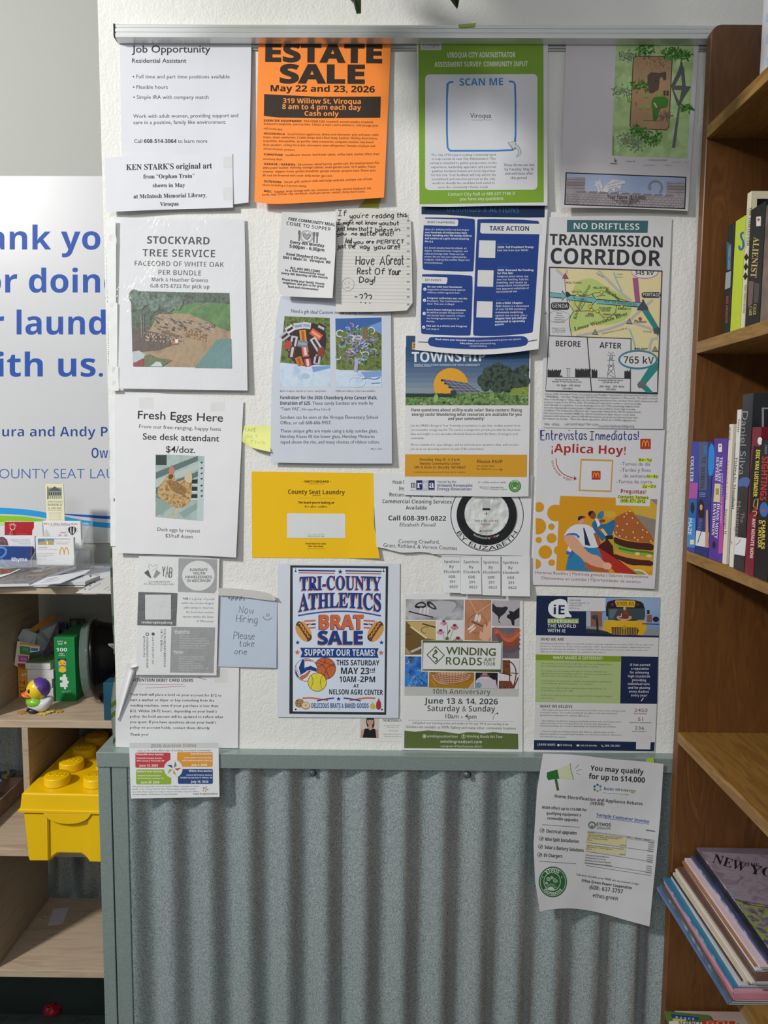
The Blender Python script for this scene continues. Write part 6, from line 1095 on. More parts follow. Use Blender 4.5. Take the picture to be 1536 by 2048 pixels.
S.poly([(108, 660), (984, 678), (980, 735), (108, 718)], '#7d9c1f'); S.poly([(108, 718), (980, 735), (975, 1163), (107, 1148)], '#a9bd83'); S.poly([(984, 678), (1363, 684), (1352, 1166), (975, 1163)], NV)
S.t(286, 706, 798, 714, 30, 'WHAT MAKES iE DIFFERENT?', 'sb', '#e3e8d2')
gt = '#5c6b3f'; y = 760
for i, (y, tx, b) in enumerate(((762, '- We maintain a low student-to-staff ratio; our local coordinators live in', 893), (788, '  the community and are easily accessible when needed.', 748), (838, '- iE carefully screens students through an in-home interview and', 835), (864, '  application process, including academics, teacher recommendations,', 888), (890, '  medical exam and an English proficiency test.', 645), (940, '- Our students are required to maintain strong academic standing and', 888), (966, '  moral character while participating in our program.', 700), (1012, '- iE chooses to uphold higher standards than required by the U.S.', 838), (1038, '  Department of State and CSIET.', 498), (1088, '- iE has won industry awards and recognition for its exemplary support', 895), (1114, '  and service.', 290))): S.t(155 if tx[0] == '-' else 166, y - 4, b, y + 8 * (b - 155) / 740, 17, tx.strip(), 'sans', gt)
for i, (a, b, tx) in enumerate(((1076, 1280, 'iE has earned'), (1086, 1266, 'a reputation'), (1074, 1267, 'for achieving'), (1055, 1286, 'high standards,'), (1098, 1238, 'providing'), (1055, 1282, 'individual care,'), (1056, 1278, 'and for placing'), (1065, 1268, 'every student'), (1086, 1252, 'every year!'))): S.t(a, 778 + 39 * i, b, 780 + 39 * i, 25, tx, 'med', w)
S.line([(1212, 1105), (1190, 1138)], 8, w)
S.t(153, 1204, 484, 1208, 28, 'WHAT WE BELIEVE', 'sb', BK)
for y, tx, b in ((1238, '- Stereotypes and prejudices can be lessened, and often erased, after sharing a year', 1030), (1264, 'in another culture. The student and family are able to look beyond physical', 942), (1290, 'appearances, language and cultural differences.', 662), (1350, '- Host families benefit from having a new family member who can bring another', 984), (1374, 'culture into their home, breaking down the barriers that often lead to', 870), (1400, 'misunderstandings. As a result, relationships are formed that last a lifetime.', 936), (1458, '- Schools benefit by including students with different cultural norms in their', 922), (1484, 'general population. Long-lasting friendships are developed between classmates', 986), (1508, 'and international students.', 425)): S.t(160 if tx[0] == '-' else 154, y - 4, b, y + 8, 16, tx, 'sans', GY)
S.t(1120, 1248, 1254, 1250, 36, '2450', 'sans', '#8a4a3c', off=.015); S.t(1118, 1272, 1250, 1274, 14, 'host families', 'sb', GY); S.t(1156, 1340, 1208, 1340, 36, '51', 'sans', '#54555a', off=.01); S.t(1066, 1363, 1292, 1365, 14, 'countries represented', 'sb', GY); S.t(1124, 1430, 1220, 1432, 36, '236', 'sans', '#6a5a50', off=.01); S.t(1096, 1454, 1246, 1456, 14, 'team members', 'sb', GY)
S.poly([(92, 1536), (1328, 1558), (1322, 1652), (90, 1636)], NV); S.poly([(1142, 1490), (1290, 1492), (1282, 1632), (1136, 1630)], '#d0cfd0')
S.t(128, 1592, 314, 1596, 22, 'LEARN MORE:', 'med', w); S.disc(342, 1588, 12, w); S.t(364, 1596, 480, 1598, 20, 'iE-USA.org', 'med', w); S.rect(528, 1583, 556, 1600, w); S.t(570, 1600, 732, 1602, 20, 'usa@ie-usa.org', 'med', w); S.line([(784, 1585), (790, 1598), (804, 1606)], 7, w, smooth=1); S.t(815, 1604, 972, 1606, 20, '(888) 266-2921', 'med', w)
S.build()
S = Sheet('rebate_notice', 'wrinkled white home electrification rebate notice hanging over the metal panel', 'notice', [(1086, 1507), (1150, 1509), (1220, 1518), (1280, 1522), (1327, 1528)], [(1078, 1824), (1100, 1818), (1150, 1816), (1200, 1825), (1250, 1840), (1299, 1853)], 2.2, lambda u, v: 3 + 9 * v * v * (.35 + .65 * abs(2 * u - 1)) + 2 * math.sin(5 * u + 3 * v), plane=-.026, mat=paper('#d0cfd2', .6, .3, 7), zoom=(1050, 1490, 5.12), left=[(1086, 1507), (1074, 1580), (1067, 1690), (1070, 1760), (1080, 1826)], right=[(1327, 1528), (1320, 1640), (1308, 1760), (1299, 1853)], res=(24, 30))
EG = '#2f6a35'
S.poly([(225, 280), (330, 250), (352, 345), (262, 355), (240, 362), (222, 330)], EG); S.line([(315, 350), (338, 465)], 26, EG); S.poly([(332, 252), (455, 195), (470, 200), (500, 355), (485, 352), (352, 345)], '#cfcfae'); S.line([(462, 188), (470, 260), (498, 355)], 5, '#4b5a48')
for l in ([(512, 242), (552, 200)], [(522, 268), (578, 248)], [(524, 288), (572, 305)]): S.line(l, 4, '#77797a')
S.reset(); S.t(668, 260, 1212, 300, 50, 'You may qualify', 'bold', BK, off=.0); S.t(652, 345, 1225, 388, 54, 'for up to $14,000', 'bold', BK, off=.0)
for k in range(6):
    a = math.radians(-90 + 60 * k); S.disc(742 + 34 * math.cos(a), 440 + 32 * math.sin(a), 12, ('#2f5f95', '#4f7fb5', '#a5ad5a', '#8fae5a', '#3f7f4f', '#2f5f95')[k])
S.t(805, 462, 972, 468, 34, 'focus on', 'serif', '#41709c', off=0); S.t(980, 470, 1135, 488, 34, 'energy', 'serif', '#6f8a52', off=0); S.t(798, 492, 1070, 514, 9, 'Partnering with Wisconsin utilities', 'sans', GY)
S.t(303, 538, 1202, 618, 32, 'Home Electrification and Appliance Rebates', 'bold', BK, off=-.008); S.t(665, 612, 810, 622, 34, '(HEAR)', 'bold', BK, off=-.008)
S.t(174, 652, 630, 680, 29, 'HEAR offers up to $14,000 for', 'med', BK, off=-.01); S.t(218, 712, 574, 732, 29, 'qualifying equipment &', 'med', BK, off=-.01); S.t(228, 762, 548, 784, 29, 'renewable upgrades.', 'med', BK, off=-.01)
S.line([(176, 815), (562, 843)], 5, '#6d6e70'); S.line([(143, 1189), (524, 1217)], 5, '#6d6e70')
S.t(730, 728, 1270, 800, 33, 'Sample Customer Invoice', 'sb', '#2f5aa5'); S.line([(730, 738), (1270, 810)], 4, '#2f5aa5')
for i, (x0, y0, x1, y1, tx) in enumerate(((218, 898, 527, 918, 'Electrical upgrades'), (206, 980, 548, 1004, 'Mini Split Installation'), (199, 1062, 600, 1096, 'Solar & Battery Solutions'), (192, 1145, 380, 1155, 'EV Chargers'))):
    S.t(x0, y0, x1, y1, 34, tx, 'med', BK, off=-.008); cx = 173 - 8 * i; cy = 876 + 83 * i; S.ring(cx, cy, 22, 4, '#5d5e62'); S.line([(cx - 10, cy - 2), (cx - 2, cy + 8), (cx + 20, cy - 16)], 5, '#3b3c40')
S.disc(685, 820, 40, '#6a7f74', ry=38); S.disc(685, 822, 26, '#c5cac8', ry=24); S.disc(685, 835, 14, '#6a7f74'); S.t(732, 828, 878, 834, 34, 'ETHOS', 'bold', '#3f4a44', off=-.01); S.t(730, 846, 874, 852, 11, 'GREEN POWER', 'sans', '#5d6a62'); S.t(730, 862, 874, 866, 13, 'COOPERATIVE', 'med', '#5d6a62')
S.t(1238, 878, 1330, 892, 14, 'INVOICE', 'bold', BK)
S.poly([(640, 875), (1325, 970), (1322, 1000), (640, 900)], '#b1b1b5'); S.poly([(640, 900), (1042, 948), (1032, 1042), (627, 996)], '#d3cb9d'); S.poly([(624, 1018), (1030, 1068), (1024, 1135), (618, 1088)], '#d3cb9d')
for a, b, y, tx, e in ((645, 712, 904, 'Description', 0), (645, 995, 922, '*Materials and Equipment* - Heat pump mini split system', 34), (640, 958, 938, '*Labor (25 hours)* - Heat pump mini split system', 30), (638, 845, 956, 'Focus on Energy Instant Discount', 20), (634, 690, 976, 'Sales tax', 6), (630, 1012, 1030, '*Materials and Equipment (60 hours)* - Electrical upgrades', 42), (628, 890, 1048, '*Labor (60 hours)* - Electrical upgrades', 26), (624, 680, 1068, 'Sales tax', 6)): S.t(a, y, b, y + e, 12, tx, 'sb', '#35352c')
for a, b, y, tx, e in ((1046, 1078, 946, 'Rate', 3), (1132, 1190, 962, 'Quantity', 6), (1218, 1274, 975, 'Amount', 6), (975, 1032, 1030, 'Subtotal', 6), (966, 1022, 1124, 'Subtotal', 6), (618, 860, 1132, 'Total Project Cost Prior to HEAR rebate', 24), (614, 826, 1158, 'HEAR Rebate Amount Heat Pump', 22), (612, 876, 1186, 'HEAR Rebate Amount Electrical Upgrades', 26), (610, 888, 1214, 'Remaining Customer Balance', 28)): S.t(a, y, b, y + e, 13, tx, 'sb', '#35352c')
for i, tx in enumerate(('$8,750.00', '$3,750.00', '-$500.00', '$380.50', '$12,380.50', '', '$900.00', '$720.00', '$49.50', '$1,669.50', '', '$14,050.00', '$8,000.00', '$6,000.00', '$50.00')):
    if tx: S.t(1262 - i * 2, 1002 + i * 22, 1320 - i * 2, 1010 + i * 22, 12, tx, 'sb', '#35352c')
for y0, y1 in ((996, 1090), (1088, 1196), (1205, 1308), (1232, 1338)): S.line([(620, y0), (1312 - (y1 - 1090) * .08, y1)], 3, '#4a4a4e')
S.reset(); S.disc(285, 1402, 145, EG, ry=158); S.disc(285, 1402, 132, '#d0d3d0', ry=145); S.disc(285, 1402, 127, EG, ry=140); S.disc(278, 1398, 88, '#d0d3d0', ry=95); S.disc(278, 1398, 82, EG, ry=89)
S.arct(285, 1402, 94, -128, -54, 36, 'ETHOS', 'bold', '#dfe5df', ry=104); S.arct(285, 1402, 121, 142, 38, 27, 'COOPERATIVE', 'bold', '#dfe5df', inside=True, ry=133)
for x, y, r in ((240, 1370, 24), (275, 1355, 18), (310, 1385, 26), (220, 1412, 14)): S.line([(x + r * (1 - k / 22) * math.cos(k * .6), y + r * (1 - k / 22) * math.sin(k * .6)) for k in range(20)], 5, '#d0d3d0')
for k in range(9): a = math.radians(180 + 22.5 * k); S.line([(266 + 38 * math.cos(a), 1478 + 38 * math.sin(a)), (266 + 62 * math.cos(a), 1478 + 62 * math.sin(a))], 6, '#d0d3d0')
S.poly(arc(266, 1484, 34, 34, 180, 360, 14), '#d0d3d0')
for x, y in ((182, 1352), (375, 1354)): S.disc(x, y, 6, '#dfe5df', n=8)
S.t(518, 1332, 1163, 1434, 20, 'Call and schedule your FREE site assessment today!', 'bital', BK); S.t(580, 1400, 1092, 1478, 29, 'Ethos Green Power Cooperative', 'med', BK, off=-.01); S.t(653, 1476, 998, 1522, 44, '(608) 637-3797', 'bold', BK, off=-.015); S.t(692, 1558, 945, 1592, 42, 'ethos.green', 'bold', BK, off=-.015)
S.build()
S = Sheet('green_paper_scrap', 'small lime green paper scrap poking up behind the hanging rebate notice', 'paper scrap', [(1293, 1518), (1307, 1514)], [(1290, 1527), (1309, 1527)], 1.0, plane=-.0245, col='#a5bf3f', res=(2, 2)); S.build(None)
S = Sheet('green_paper_scrap', 'torn lime green paper scrap caught on top of the aluminium rail', 'paper scrap', [(916, 49), (953, 46)], [(920, 55), (949, 53)], 1.0, plane=-.0203, col='#a5b550', res=(2, 2)); S.build(None)
# ================================================================ far-left alcove: sign, cubby shelf and what it holds
FY = .28; BY = .548
SG = Sheet('wall_sign', 'glossy white thank you sign with large blue lettering on the alcove back wall', 'sign', [(-620, 352), (300, 352)], [(-620, 1086), (300, 1086)], mat=noisy(['#bdbec1', '#c3c4c6'], 2, rough=.35, spec=.4), res=(4, 4), xform=lambda x, y, up: PY(x, y, YB - .005 - up * .001))
BU = '#0846a0'
SG.t(-112, 499, 244, 499, 46, 'Thank you', 'bold', BU, off=0); SG.t(-62, 585, 243, 585, 46, 'for doing', 'bold', BU, off=0); SG.t(-142, 669, 284, 669, 46, 'your laundry', 'bold', BU, off=0); SG.t(-70, 753, 206, 753, 46, 'with us.', 'bold', BU, off=0)
SG.t(-28, 873, 232, 873, 19, 'Laura and Andy Pe', 'bold', '#0f3f88', off=-.01); SG.t(183, 916, 262, 916, 20, 'Owners', 'bold', '#0f3f88', off=-.01); SG.t(-22, 957, 310, 957, 20, 'COUNTY SEAT LAUNDRY', 'sans', '#3a62a8', off=-.01)
def band(pts, w0, w1, c):
    pts = chaikin(pts, it=2); n = len(pts); SG.poly([(x, y - lerp(w0, w1, i / (n - 1)) / 2) for i, (x, y) in enumerate(pts)] + [(x, y + lerp(w0, w1, i / (n - 1)) / 2) for i, (x, y) in reversed(list(enumerate(pts)))], c)
band([(-300, 1040), (-100, 1022), (0, 1021), (60, 1025), (110, 1034), (160, 1045), (222, 1052), (300, 1053)], 14, 9, '#1f95d3'); band([(125, 1028), (160, 1031), (222, 1036), (300, 1036)], 1, 10, '#0b4fb0')
SG.poly([(-300, 1075), (-100, 1040), (0, 1031), (50, 1033), (92, 1040), (60, 1048), (0, 1052), (-150, 1066)], '#86bd17')
SG.build(40)
MAPLE = noisy(['#a5907a', '#b5a18b', '#a08a73', '#bba893'], 9, 5, .5, (1, 1, 14), dist=1.2)
MAPLE2 = noisy(['#9c876f', '#ad9a83', '#a48f77'], 10, 5, .5, (2, .7, 12), dist=1.0)
Z1, Z2, Z3, Z4 = (PY(100, y, FY).z for y in (1173, 1441, 1699, 1941))
XS = PY(88, 1500, BY).x; XR = -.22
unit = empty('cubby_shelf', ((XS + XR) / 2, (FY + BY) / 2, 0), 'pale wood laminate cubby shelf standing in the alcove at the left', 'shelf unit')
def ul(n, bm, m=MAPLE): o = link(n, bm, m, unit); o.matrix_parent_inverse = Matrix.Translation(-unit.location); return o
def shelf_mat():
    return noisy(['#ab9680', '#b8a48e', '#a48f78'], 6, 5, .5, (1, 9, 9), dist=1.0)
XL0 = -1.45
for z in (Z1, Z2, Z3, Z4): ul('shelf', box(bmesh.new(), XL0, XR, FY, BY, z - .017, z, 0, .0012), shelf_mat())
for za, zb in ((Z4, Z3), (Z2, Z1)): ul('side_panel', box(bmesh.new(), XS - .018, XS, FY + .001, BY, za + .0003, zb - .0173, 0, .001), MAPLE2)
dx0, dx1 = PY(44.5, 1500, FY).x, PY(57, 1500, FY).x
ul('divider', box(bmesh.new(), dx0, dx1, FY, BY, Z3 + .0003, Z2 - .0173, 0, .001), MAPLE2)
for x in (XL0, XR): ul('side_panel', box(bmesh.new(), x - .018 if x < -1 else x, x if x < -1 else x + .018, FY, BY, 0, Z1, 0, .001), MAPLE2)
def flat(name, label, cat, pts, z, th, mat, ops=None, group=None, zm=None, edge=None, PZ=PZ):
    """a flat sheet or booklet lying at height z; outline in photograph pixels on its own top plane"""
    P = [PZ(x, y, z + th) for x, y in pts]; c = sum(P, Vector()) / len(P); c.z = z
    r = empty(name, c, label, cat, group); bm = bmesh.new()
    top = [bm.verts.new(p - c) for p in P]; bot = [bm.verts.new(v.co - Vector((0, 0, th))) for v in top]; n = len(top)
    bm.faces.new(top); bm.faces.new(bot[::-1])
    for i in range(n): bm.faces.new((top[i], bot[i], bot[(i + 1) % n], top[(i + 1) % n])).material_index = 1 if edge else 0
    bmesh.ops.recalc_face_normals(bm, faces=bm.faces); link('cover' if th > .0015 else 'sheet', bm, [mat] + ([edge] if edge else []), r)
    if ops:
        T = Sheet(name, None, None, [pts[0], pts[1]], [pts[-1], pts[-2]], xform=lambda x, y, up: PZ(x, y, z + th + up * .001), zoom=zm)
        ops(T); T.build(None, root=r)
    return r
# --- papers on the top shelf
def o1(T):
    T.t(1175, 708, 1345, 696, 9, 'One card to rule the wash', 'sb', '#77777c'); T.t(1330, 724, 1400, 720, 9, 'Menu', 'bold', '#333'+'338'); T.ring(1080, 738, 130, 3, '#9a9a9e', ry=16)
flat('paper_sheet', 'pale printed sheet lying at the back of the top cubby shelf', 'paper', [(140, 1124), (236, 1123), (236, 1162), (150, 1168)], Z1, .0012, paper('#d3d4d8'), o1, zm=(0, 1020, 6.4))
flat('paper_sheet', 'white sheet under the note pad on the top cubby shelf', 'paper', [(60, 1158), (160, 1150), (200, 1156), (168, 1173), (55, 1172)], Z1, .0016, paper('#cfd0d6'))
def o2(T):
    for i in range(3): T.poly([(1075 + 62 * i, 1010 - 42 * i), (1095 + 62 * i, 1004 - 42 * i), (1105 + 62 * i, 1014 - 42 * i), (1085 + 62 * i, 1020 - 42 * i)], '#33343a')
    T.t(1140, 1030, 1290, 945, 18, 'Notice', 'sb', '#7a6fb0'); T.t(1330, 1022, 1400, 985, 10, 'call the desk', 'sb', '#55555a'); T.t(1380, 1040, 1430, 1010, 10, 'for help', 'sb', '#55555a')
flat('paper_sheet', 'white printed sheet poking over the front edge of the top cubby shelf', 'paper', [(206, 1154), (240, 1150), (240, 1187), (152, 1185)], Z1 + .0018, .0012, paper('#cbc9c4'), o2, zm=(0, 1020, 6.4))
flat('note_pad', 'thick white note pad lying on papers on the top cubby shelf', 'note pad', [(128, 1149), (200, 1151), (170, 1163), (112, 1163)], Z1 + .0034, .008, paper('#d0d1d4'), lambda T: (T.t(900, 870, 1060, 868, 14, 'Notes', 'sans', '#66666b'), T.disc(1160, 845, 12, '#44454a')), zm=(0, 1020, 6.4), edge=paper('#bfc0c4'))
def o4(T):
    for i, (a, b, y) in enumerate(((560, 760, 905), (600, 740, 888), (520, 735, 930))): T.line([(a, y), (b, y - 28)], 4, '#6e7078')
flat('folded_paper', 'white folded paper curling over the note pad on the top cubby shelf', 'paper', [(110, 1147), (182, 1139), (170, 1147), (122, 1166), (58, 1171)], Z1 + .0142, .0012, paper('#d6d7de'), o4, zm=(0, 1020, 6.4))
MG = noisy(['#2c2d2c', '#4c4a45', '#6b625a', '#37383a', '#8a7f78'], 22, 4, .25, (1, 1, 1), dist=1, spec=.6)
def o5(T):
    for i in range(7): T.poly([(490 + 32 * i, 785 - 8 * i), (505 + 32 * i, 760 - 6 * i), (515 + 32 * i, 772 - 6 * i)], '#a8aab0')
    for x0, x1, y in ((60, 330, 905), (20, 120, 888), (180, 340, 890)): T.line([(x0, y), (x1, y - 4)], 4, '#8f8f93')
    T.poly([(300, 840), (420, 820), (560, 815), (600, 835), (420, 850)], '#8f7770'); T.poly([(380, 780), (520, 760), (560, 790), (450, 800)], '#8a8a8c')
zbk = PY(80, 1135, .366).z
def PT(px, py, z):
    w = ray(px, py); n = Vector((0, -(zbk - Z1 - .006), .094)); return EYE + w * ((Vector((0, .272, z)) - EYE).dot(n) / w.dot(n))
flat('magazine', 'dark glossy magazine leaning up against the card holder on the top cubby shelf', 'magazine', [(20, 1136), (152, 1132), (112, 1146), (58, 1167), (-45, 1169), (-45, 1142)], Z1 + .0035, .006, MG, o5, zm=(0, 1020, 6.4), edge=paper('#c9cbd2'), PZ=PT)
flat('postcard', 'small white bordered card with red berries on the dark magazine', 'card', [(-10, 1135), (42, 1138), (20, 1148), (-10, 1158)], Z1 + .0102, .0008, paper('#d0cfc9'), lambda T: (T.poly([(0, 745), (245, 752), (130, 805), (0, 830)], '#565b44'), T.disc(60, 790, 55, '#96303a', ry=20), T.disc(110, 782, 30, '#a84550', ry=12)), zm=(0, 1020, 6.4), PZ=PT)
# --- clear card holder and the cards in it
CY1, CY2 = .395, .455
hx0, hx1 = PY(2, 1100, CY1).x - .12, PY(150, 1100, CY1).x; hb = Z1 + .013
h = empty('card_holder', ((hx0 + hx1) / 2, .42, Z1), 'clear acrylic business card holder with stepped pockets on the top cubby shelf', 'card holder')
def hl(n, bm, m): o = link(n, bm, m, h); o.matrix_parent_inverse = Matrix.Translation(-h.location); return o
ACR = glassy('#e3e8ea', .22, .05)
bm = bmesh.new(); box(bm, hx0, hx1, CY1 - .020, BY - .05, hb - .0125, hb - .0105); hl('base', bm, ACR)
for yf, zt_ in ((CY1 - .017, hb + .028), (CY2 - .017, hb + .068)):
    hl('front_lip', box(bmesh.new(), hx0, hx1, yf, yf + .0018, hb - .010, zt_, 0, .0005), ACR); hl('pocket_back', box(bmesh.new(), hx0, hx1, yf + .038, yf + .040, hb - .010, zt_ + .035, 0, .0005), ACR)
for px in (0, 68.5, 152):
    x = PY(px, 1100, CY1).x
    prism(bm := bmesh.new(), [(x, CY1 - .019, hb - .010), (x, CY1 - .019, hb + .030), (x, CY1 + .01, hb + .05), (x, CY1 + .03, hb + .052), (x, CY2 - .01, hb + .085), (x, CY2 + .035, hb + .105), (x, CY2 + .04, hb - .010)], (.0018, 0, 0)); hl('pocket_side', bm, ACR)
def card(label, x0, y0, x1, y1, Y, col, ops, n=4, zm=(0, 1020, 6.4), cat='card stack', sk=0):
    a, b = PY(x0, y0, Y), PY(x1, y0, Y); zb = PY(x0, y1, Y).z
    r = empty('card_stack' if n > 1 else 'bookmark', ((a.x + b.x) / 2, Y, zb), label, cat, )
    th = .0022 * n
    o = link('cards' if n > 1 else 'sheet', box(bmesh.new(), a.x, b.x, Y, Y + th, zb, a.z, 0, .0008), paper(col), r); o.matrix_parent_inverse = Matrix.Translation(-r.location)
    T = Sheet('c', None, None, [(x0, y0), (x1, y0)], [(x0, y1), (x1, y1)], xform=lambda x, y, up: PY(x, y, Y - up * .001), zoom=zm); ops(T); T.build(None, root=r); return r
def cR(T):
    T.rect(60, 150, 435, 322, '#a81d27'); T.poly([(435, 150), (545, 150), (545, 322), (410, 322), (415, 260), (450, 200), (490, 165)], '#d5d6d8'); T.ring(160, 220, 32, 5, '#e3c9cc'); T.arct(160, 220, 40, -150, -20, 12, 'The Red', 'bold', '#e8d6d8'); T.arct(160, 220, 38, 150, 20, 12, 'Room', 'bold', '#e8d6d8', inside=True); T.t(88, 308, 345, 308, 7, 'heating and cooling supplies', 'sans', '#d79aa0')
card('stack of red and white cards in the back left pocket of the card holder', 9, 1043, 85, 1090, CY2, '#d5d6d8', cR)
def cB(T):
    T.t(568, 186, 995, 190, 22, 'Rise & Shine Balloon Rally', 'serif', '#a0343f'); T.t(635, 200, 905, 200, 10, 'Vernon County Fairgrounds', 'serif', '#55505a'); T.t(768, 296, 848, 296, 20, 'June', 'serif', '#a0343f'); T.t(745, 334, 862, 336, 22, '26 - 28', 'serif', '#a0343f')
    T.poly([(868, 250), (880, 220), (925, 210), (970, 220), (980, 255), (965, 290), (925, 330), (885, 290)], '#26262a', smooth=2); T.poly([(900, 225), (912, 218), (915, 310), (898, 280)], '#d5d6d8'); T.poly([(940, 218), (952, 225), (952, 285), (932, 310)], '#d5d6d8'); T.line(arc(925, 255, 72, 50, 140, 210, 8), 3, '#55555a'); T.line(arc(925, 255, 72, 50, -30, 40, 8), 3, '#55555a')
card('stack of white balloon rally cards in the back right pocket of the card holder', 86, 1042, 161, 1090, CY2 + .001, '#d8d8da', cB)
def cS(T):
    T.poly([(-10, 345), (40, 340), (90, 380), (110, 455), (-10, 455)], '#6a4a52', smooth=0); T.ring(30, 420, 34, 4, '#a58a90'); T.t(130, 390, 385, 390, 16, 'SABINA A. MYSZKA', 'sans', '#7d7d86'); T.t(165, 412, 388, 412, 9, 'Certified Body Piercer / Apprentice', 'sb', '#8d8d92'); T.t(245, 432, 388, 432, 9, 'Tattoo Practitioner', 'sb', '#8d8d92'); T.t(275, 448, 388, 448, 8, 'by appointment', 'sans', '#8d8d92')
card('stack of white cards with a dark round picture in the middle left pocket', -12, 1072, 69, 1106, CY1 + .012, '#d2d3d6', cS)
def cN(T):
    T.rect(-90, 467, 405, 725, '#22407c'); T.line([(-30, 480), (50, 480), (85, 520), (60, 580), (0, 610)], 26, '#4f86cf', smooth=2); T.line([(10, 600), (50, 690), (110, 722)], 26, '#4f86cf', smooth=1); T.poly([(405, 480), (414, 478), (400, 725), (385, 725)], '#9c2a35'); T.t(148, 655, 345, 655, 46, 'Rhyme', 'bold', '#dfe3ea'); T.t(208, 707, 335, 708, 9, 'rhymebiz.com', 'sb', '#c9d2e2'); T.line(arc(45, 700, 45, 45, 180, 290, 8), 4, '#aab8cf'); T.disc(50, 720, 34, '#1d1e22', ry=16)
card('stack of navy blue cards with a large blue letter in the front left pocket', -14, 1093, 64, 1133, CY1 - .003, '#22407c', cN)
def cM(T):
    T.rect(484, 365, 690, 447, '#4f86ad'); T.poly([(484, 447), (484, 420), (520, 405), (560, 405), (580, 375), (600, 370), (620, 395), (650, 380), (690, 405), (690, 447)], '#b19a6a'); T.rect(595, 400, 612, 440, '#e6dcc2'); T.t(695, 378, 908, 378, 12, 'ENTELO INVESTORS LLC', 'bold', '#3c3c42'); T.t(693, 413, 900, 413, 9, 'Residential & Commercial', 'sans', GY); T.t(725, 438, 870, 438, 9, 'PHONE: 608-606-1214', 'sb', GY)
    T.t(487, 486, 605, 486, 12, 'Tamara Gilles', 'sb', GY); T.t(484, 508, 738, 508, 10, 'Shipped Recruiter / Talent Support', 'sans', GY); T.t(478, 560, 700, 560, 9, 'Courtesy Corporation McDonald’s', 'sans', GY); T.t(474, 582, 680, 582, 9, '1407 Viroqua Ave, Hwy 14', 'sans', GY); T.t(472, 602, 608, 602, 9, 'Viroqua WI 54665', 'sans', GY); T.t(468, 632, 592, 632, 9, '608.606.1214', 'sans', GY); T.t(466, 655, 712, 655, 9, 'tgilles@courtesycorporation.com', 'sans', GY); arches_(T, 765, 480, 112, 92, '#c9973a', 12)
def arches_(T, x, y, w_, h, col, lw):
    for k in (0, 1): T.line([(x + k * w_ / 2, y + h), (x + k * w_ / 2 + w_ * .05, y + h * .35), (x + k * w_ / 2 + w_ * .25, y - h * .1), (x + k * w_ / 2 + w_ * .45, y + h * .35), (x + k * w_ / 2 + w_ * .5, y + h * (.85 if k == 0 else 1))], lw, col, smooth=2)
card('stack of white cards with golden arches in the front right pocket', 71, 1074, 147, 1130, CY1 - .002, '#d6d6d8', cM)
def cK(T):
    T.rect(492, 385, 632, 500, '#8d9084'); T.poly([(488, 420), (560, 372), (636, 420)], '#55585a'); 
    for i in range(6): T.rect(500 + 22 * i, 430, 512 + 22 * i, 462, '#3c3f42'); T.rect(500 + 22 * i, 470, 510 + 22 * i, 500, '#c9c6a8')
    T.rect(484, 372, 492, 505, '#44474a'); T.t(488, 538, 640, 538, 18, 'DRIFTLESS', 'serif', '#8a8778', off=-.02); T.t(488, 572, 636, 572, 24, 'BOOKS', 'serif', '#7c796c', off=-.02); T.t(492, 604, 632, 604, 20, '& MUSIC', 'serif', '#7c796c', off=-.02); T.t(488, 620, 636, 620, 8, '518 WALNUT STREET', 'serif', '#8a8778')
    for i, y in enumerate((642, 656, 670, 684, 698, 716)): T.t(500, y, 628, y, 7, 'used books records gifts', 'sans', '#8a8778')
card('tall cream bookmark for a book and music shop standing behind the cards', 90.5, 968, 127, 1075, CY2 + .016, '#d9d4b4', cK, n=1, zm=(0, 900, 5.12), cat='bookmark')
# --- second shelf: open card box
D = lambda py: EYE.y + (EYE.z - Z2) / -ray(100, py).z * ray(100, py).y     # depth on shelf 2 of a base pixel row
OB = .425; ORG = noisy(['#d9952c', '#e0a23c'], 30); CB = noisy(['#a9b0b3', '#b9bfc1'], 20)
xa, xb = PY(30, 1390, OB).x, PY(63, 1390, OB).x; zT = PY(30, 1285, OB).z
bx = empty('card_game_box', ((xa + xb) / 2, OB + .04, Z2), 'open orange and yellow card game box with torn flaps on the middle cubby shelf', 'box')
def bl(n, bm, m): o = link(n, bm, m, bx); o.matrix_parent_inverse = Matrix.Translation(-bx.location); return o
bl('front_panel', box(bmesh.new(), xa, xb + .012, OB, OB + .0015, Z2 + .0005, PY(30, 1332, OB).z), ORG)
bl('side_panel', box(bmesh.new(), xa, xa + .0015, OB + .0016, OB + .10, Z2 + .0005, zT), CB)
bl('side_panel', prism(bmesh.new(), [PY(76, 1310, OB + .02), PY(108, 1243, OB + .06), PY(110, 1290, OB + .06), PY(92, 1306, OB + .04), PY(76, 1325, OB + .02)], (.0015, 0, 0)), noisy(['#7c5a4a', '#5f6f80', '#8a4a58', '#b98a3c'], 55, 3))
bl('torn_flap', prism(bmesh.new(), [PY(27, 1282, OB - .012), PY(72, 1292, OB - .012), PY(71, 1302, OB - .014), PY(52, 1305, OB - .015), PY(48, 1330, OB - .012), PY(28, 1334, OB - .012), PY(21, 1330, OB - .012)], (0, .0012, 0)), noisy(['#dfd2b4', '#e6dcc4'], 30))
bl('top_flap', prism(bmesh.new(), [PY(52, 1258, OB + .02), PY(98, 1228, OB + .09), PY(105, 1235, OB + .09), PY(64, 1261, OB + .02)], (0, 0, -.002)), noisy(['#b7792a', '#c98a3a'], 20))
bl('inner_wall', prism(bmesh.new(), [PY(28, 1275, OB + .01), PY(38, 1258, OB + .02), PY(50, 1257, OB + .03), PY(66, 1268, OB + .02), PY(76, 1262, OB + .04), PY(108, 1245, OB + .07), PY(108, 1300, OB + .07), PY(56, 1325, OB + .03), PY(40, 1300, OB + .02)], (0, .0015, 0)), CB)
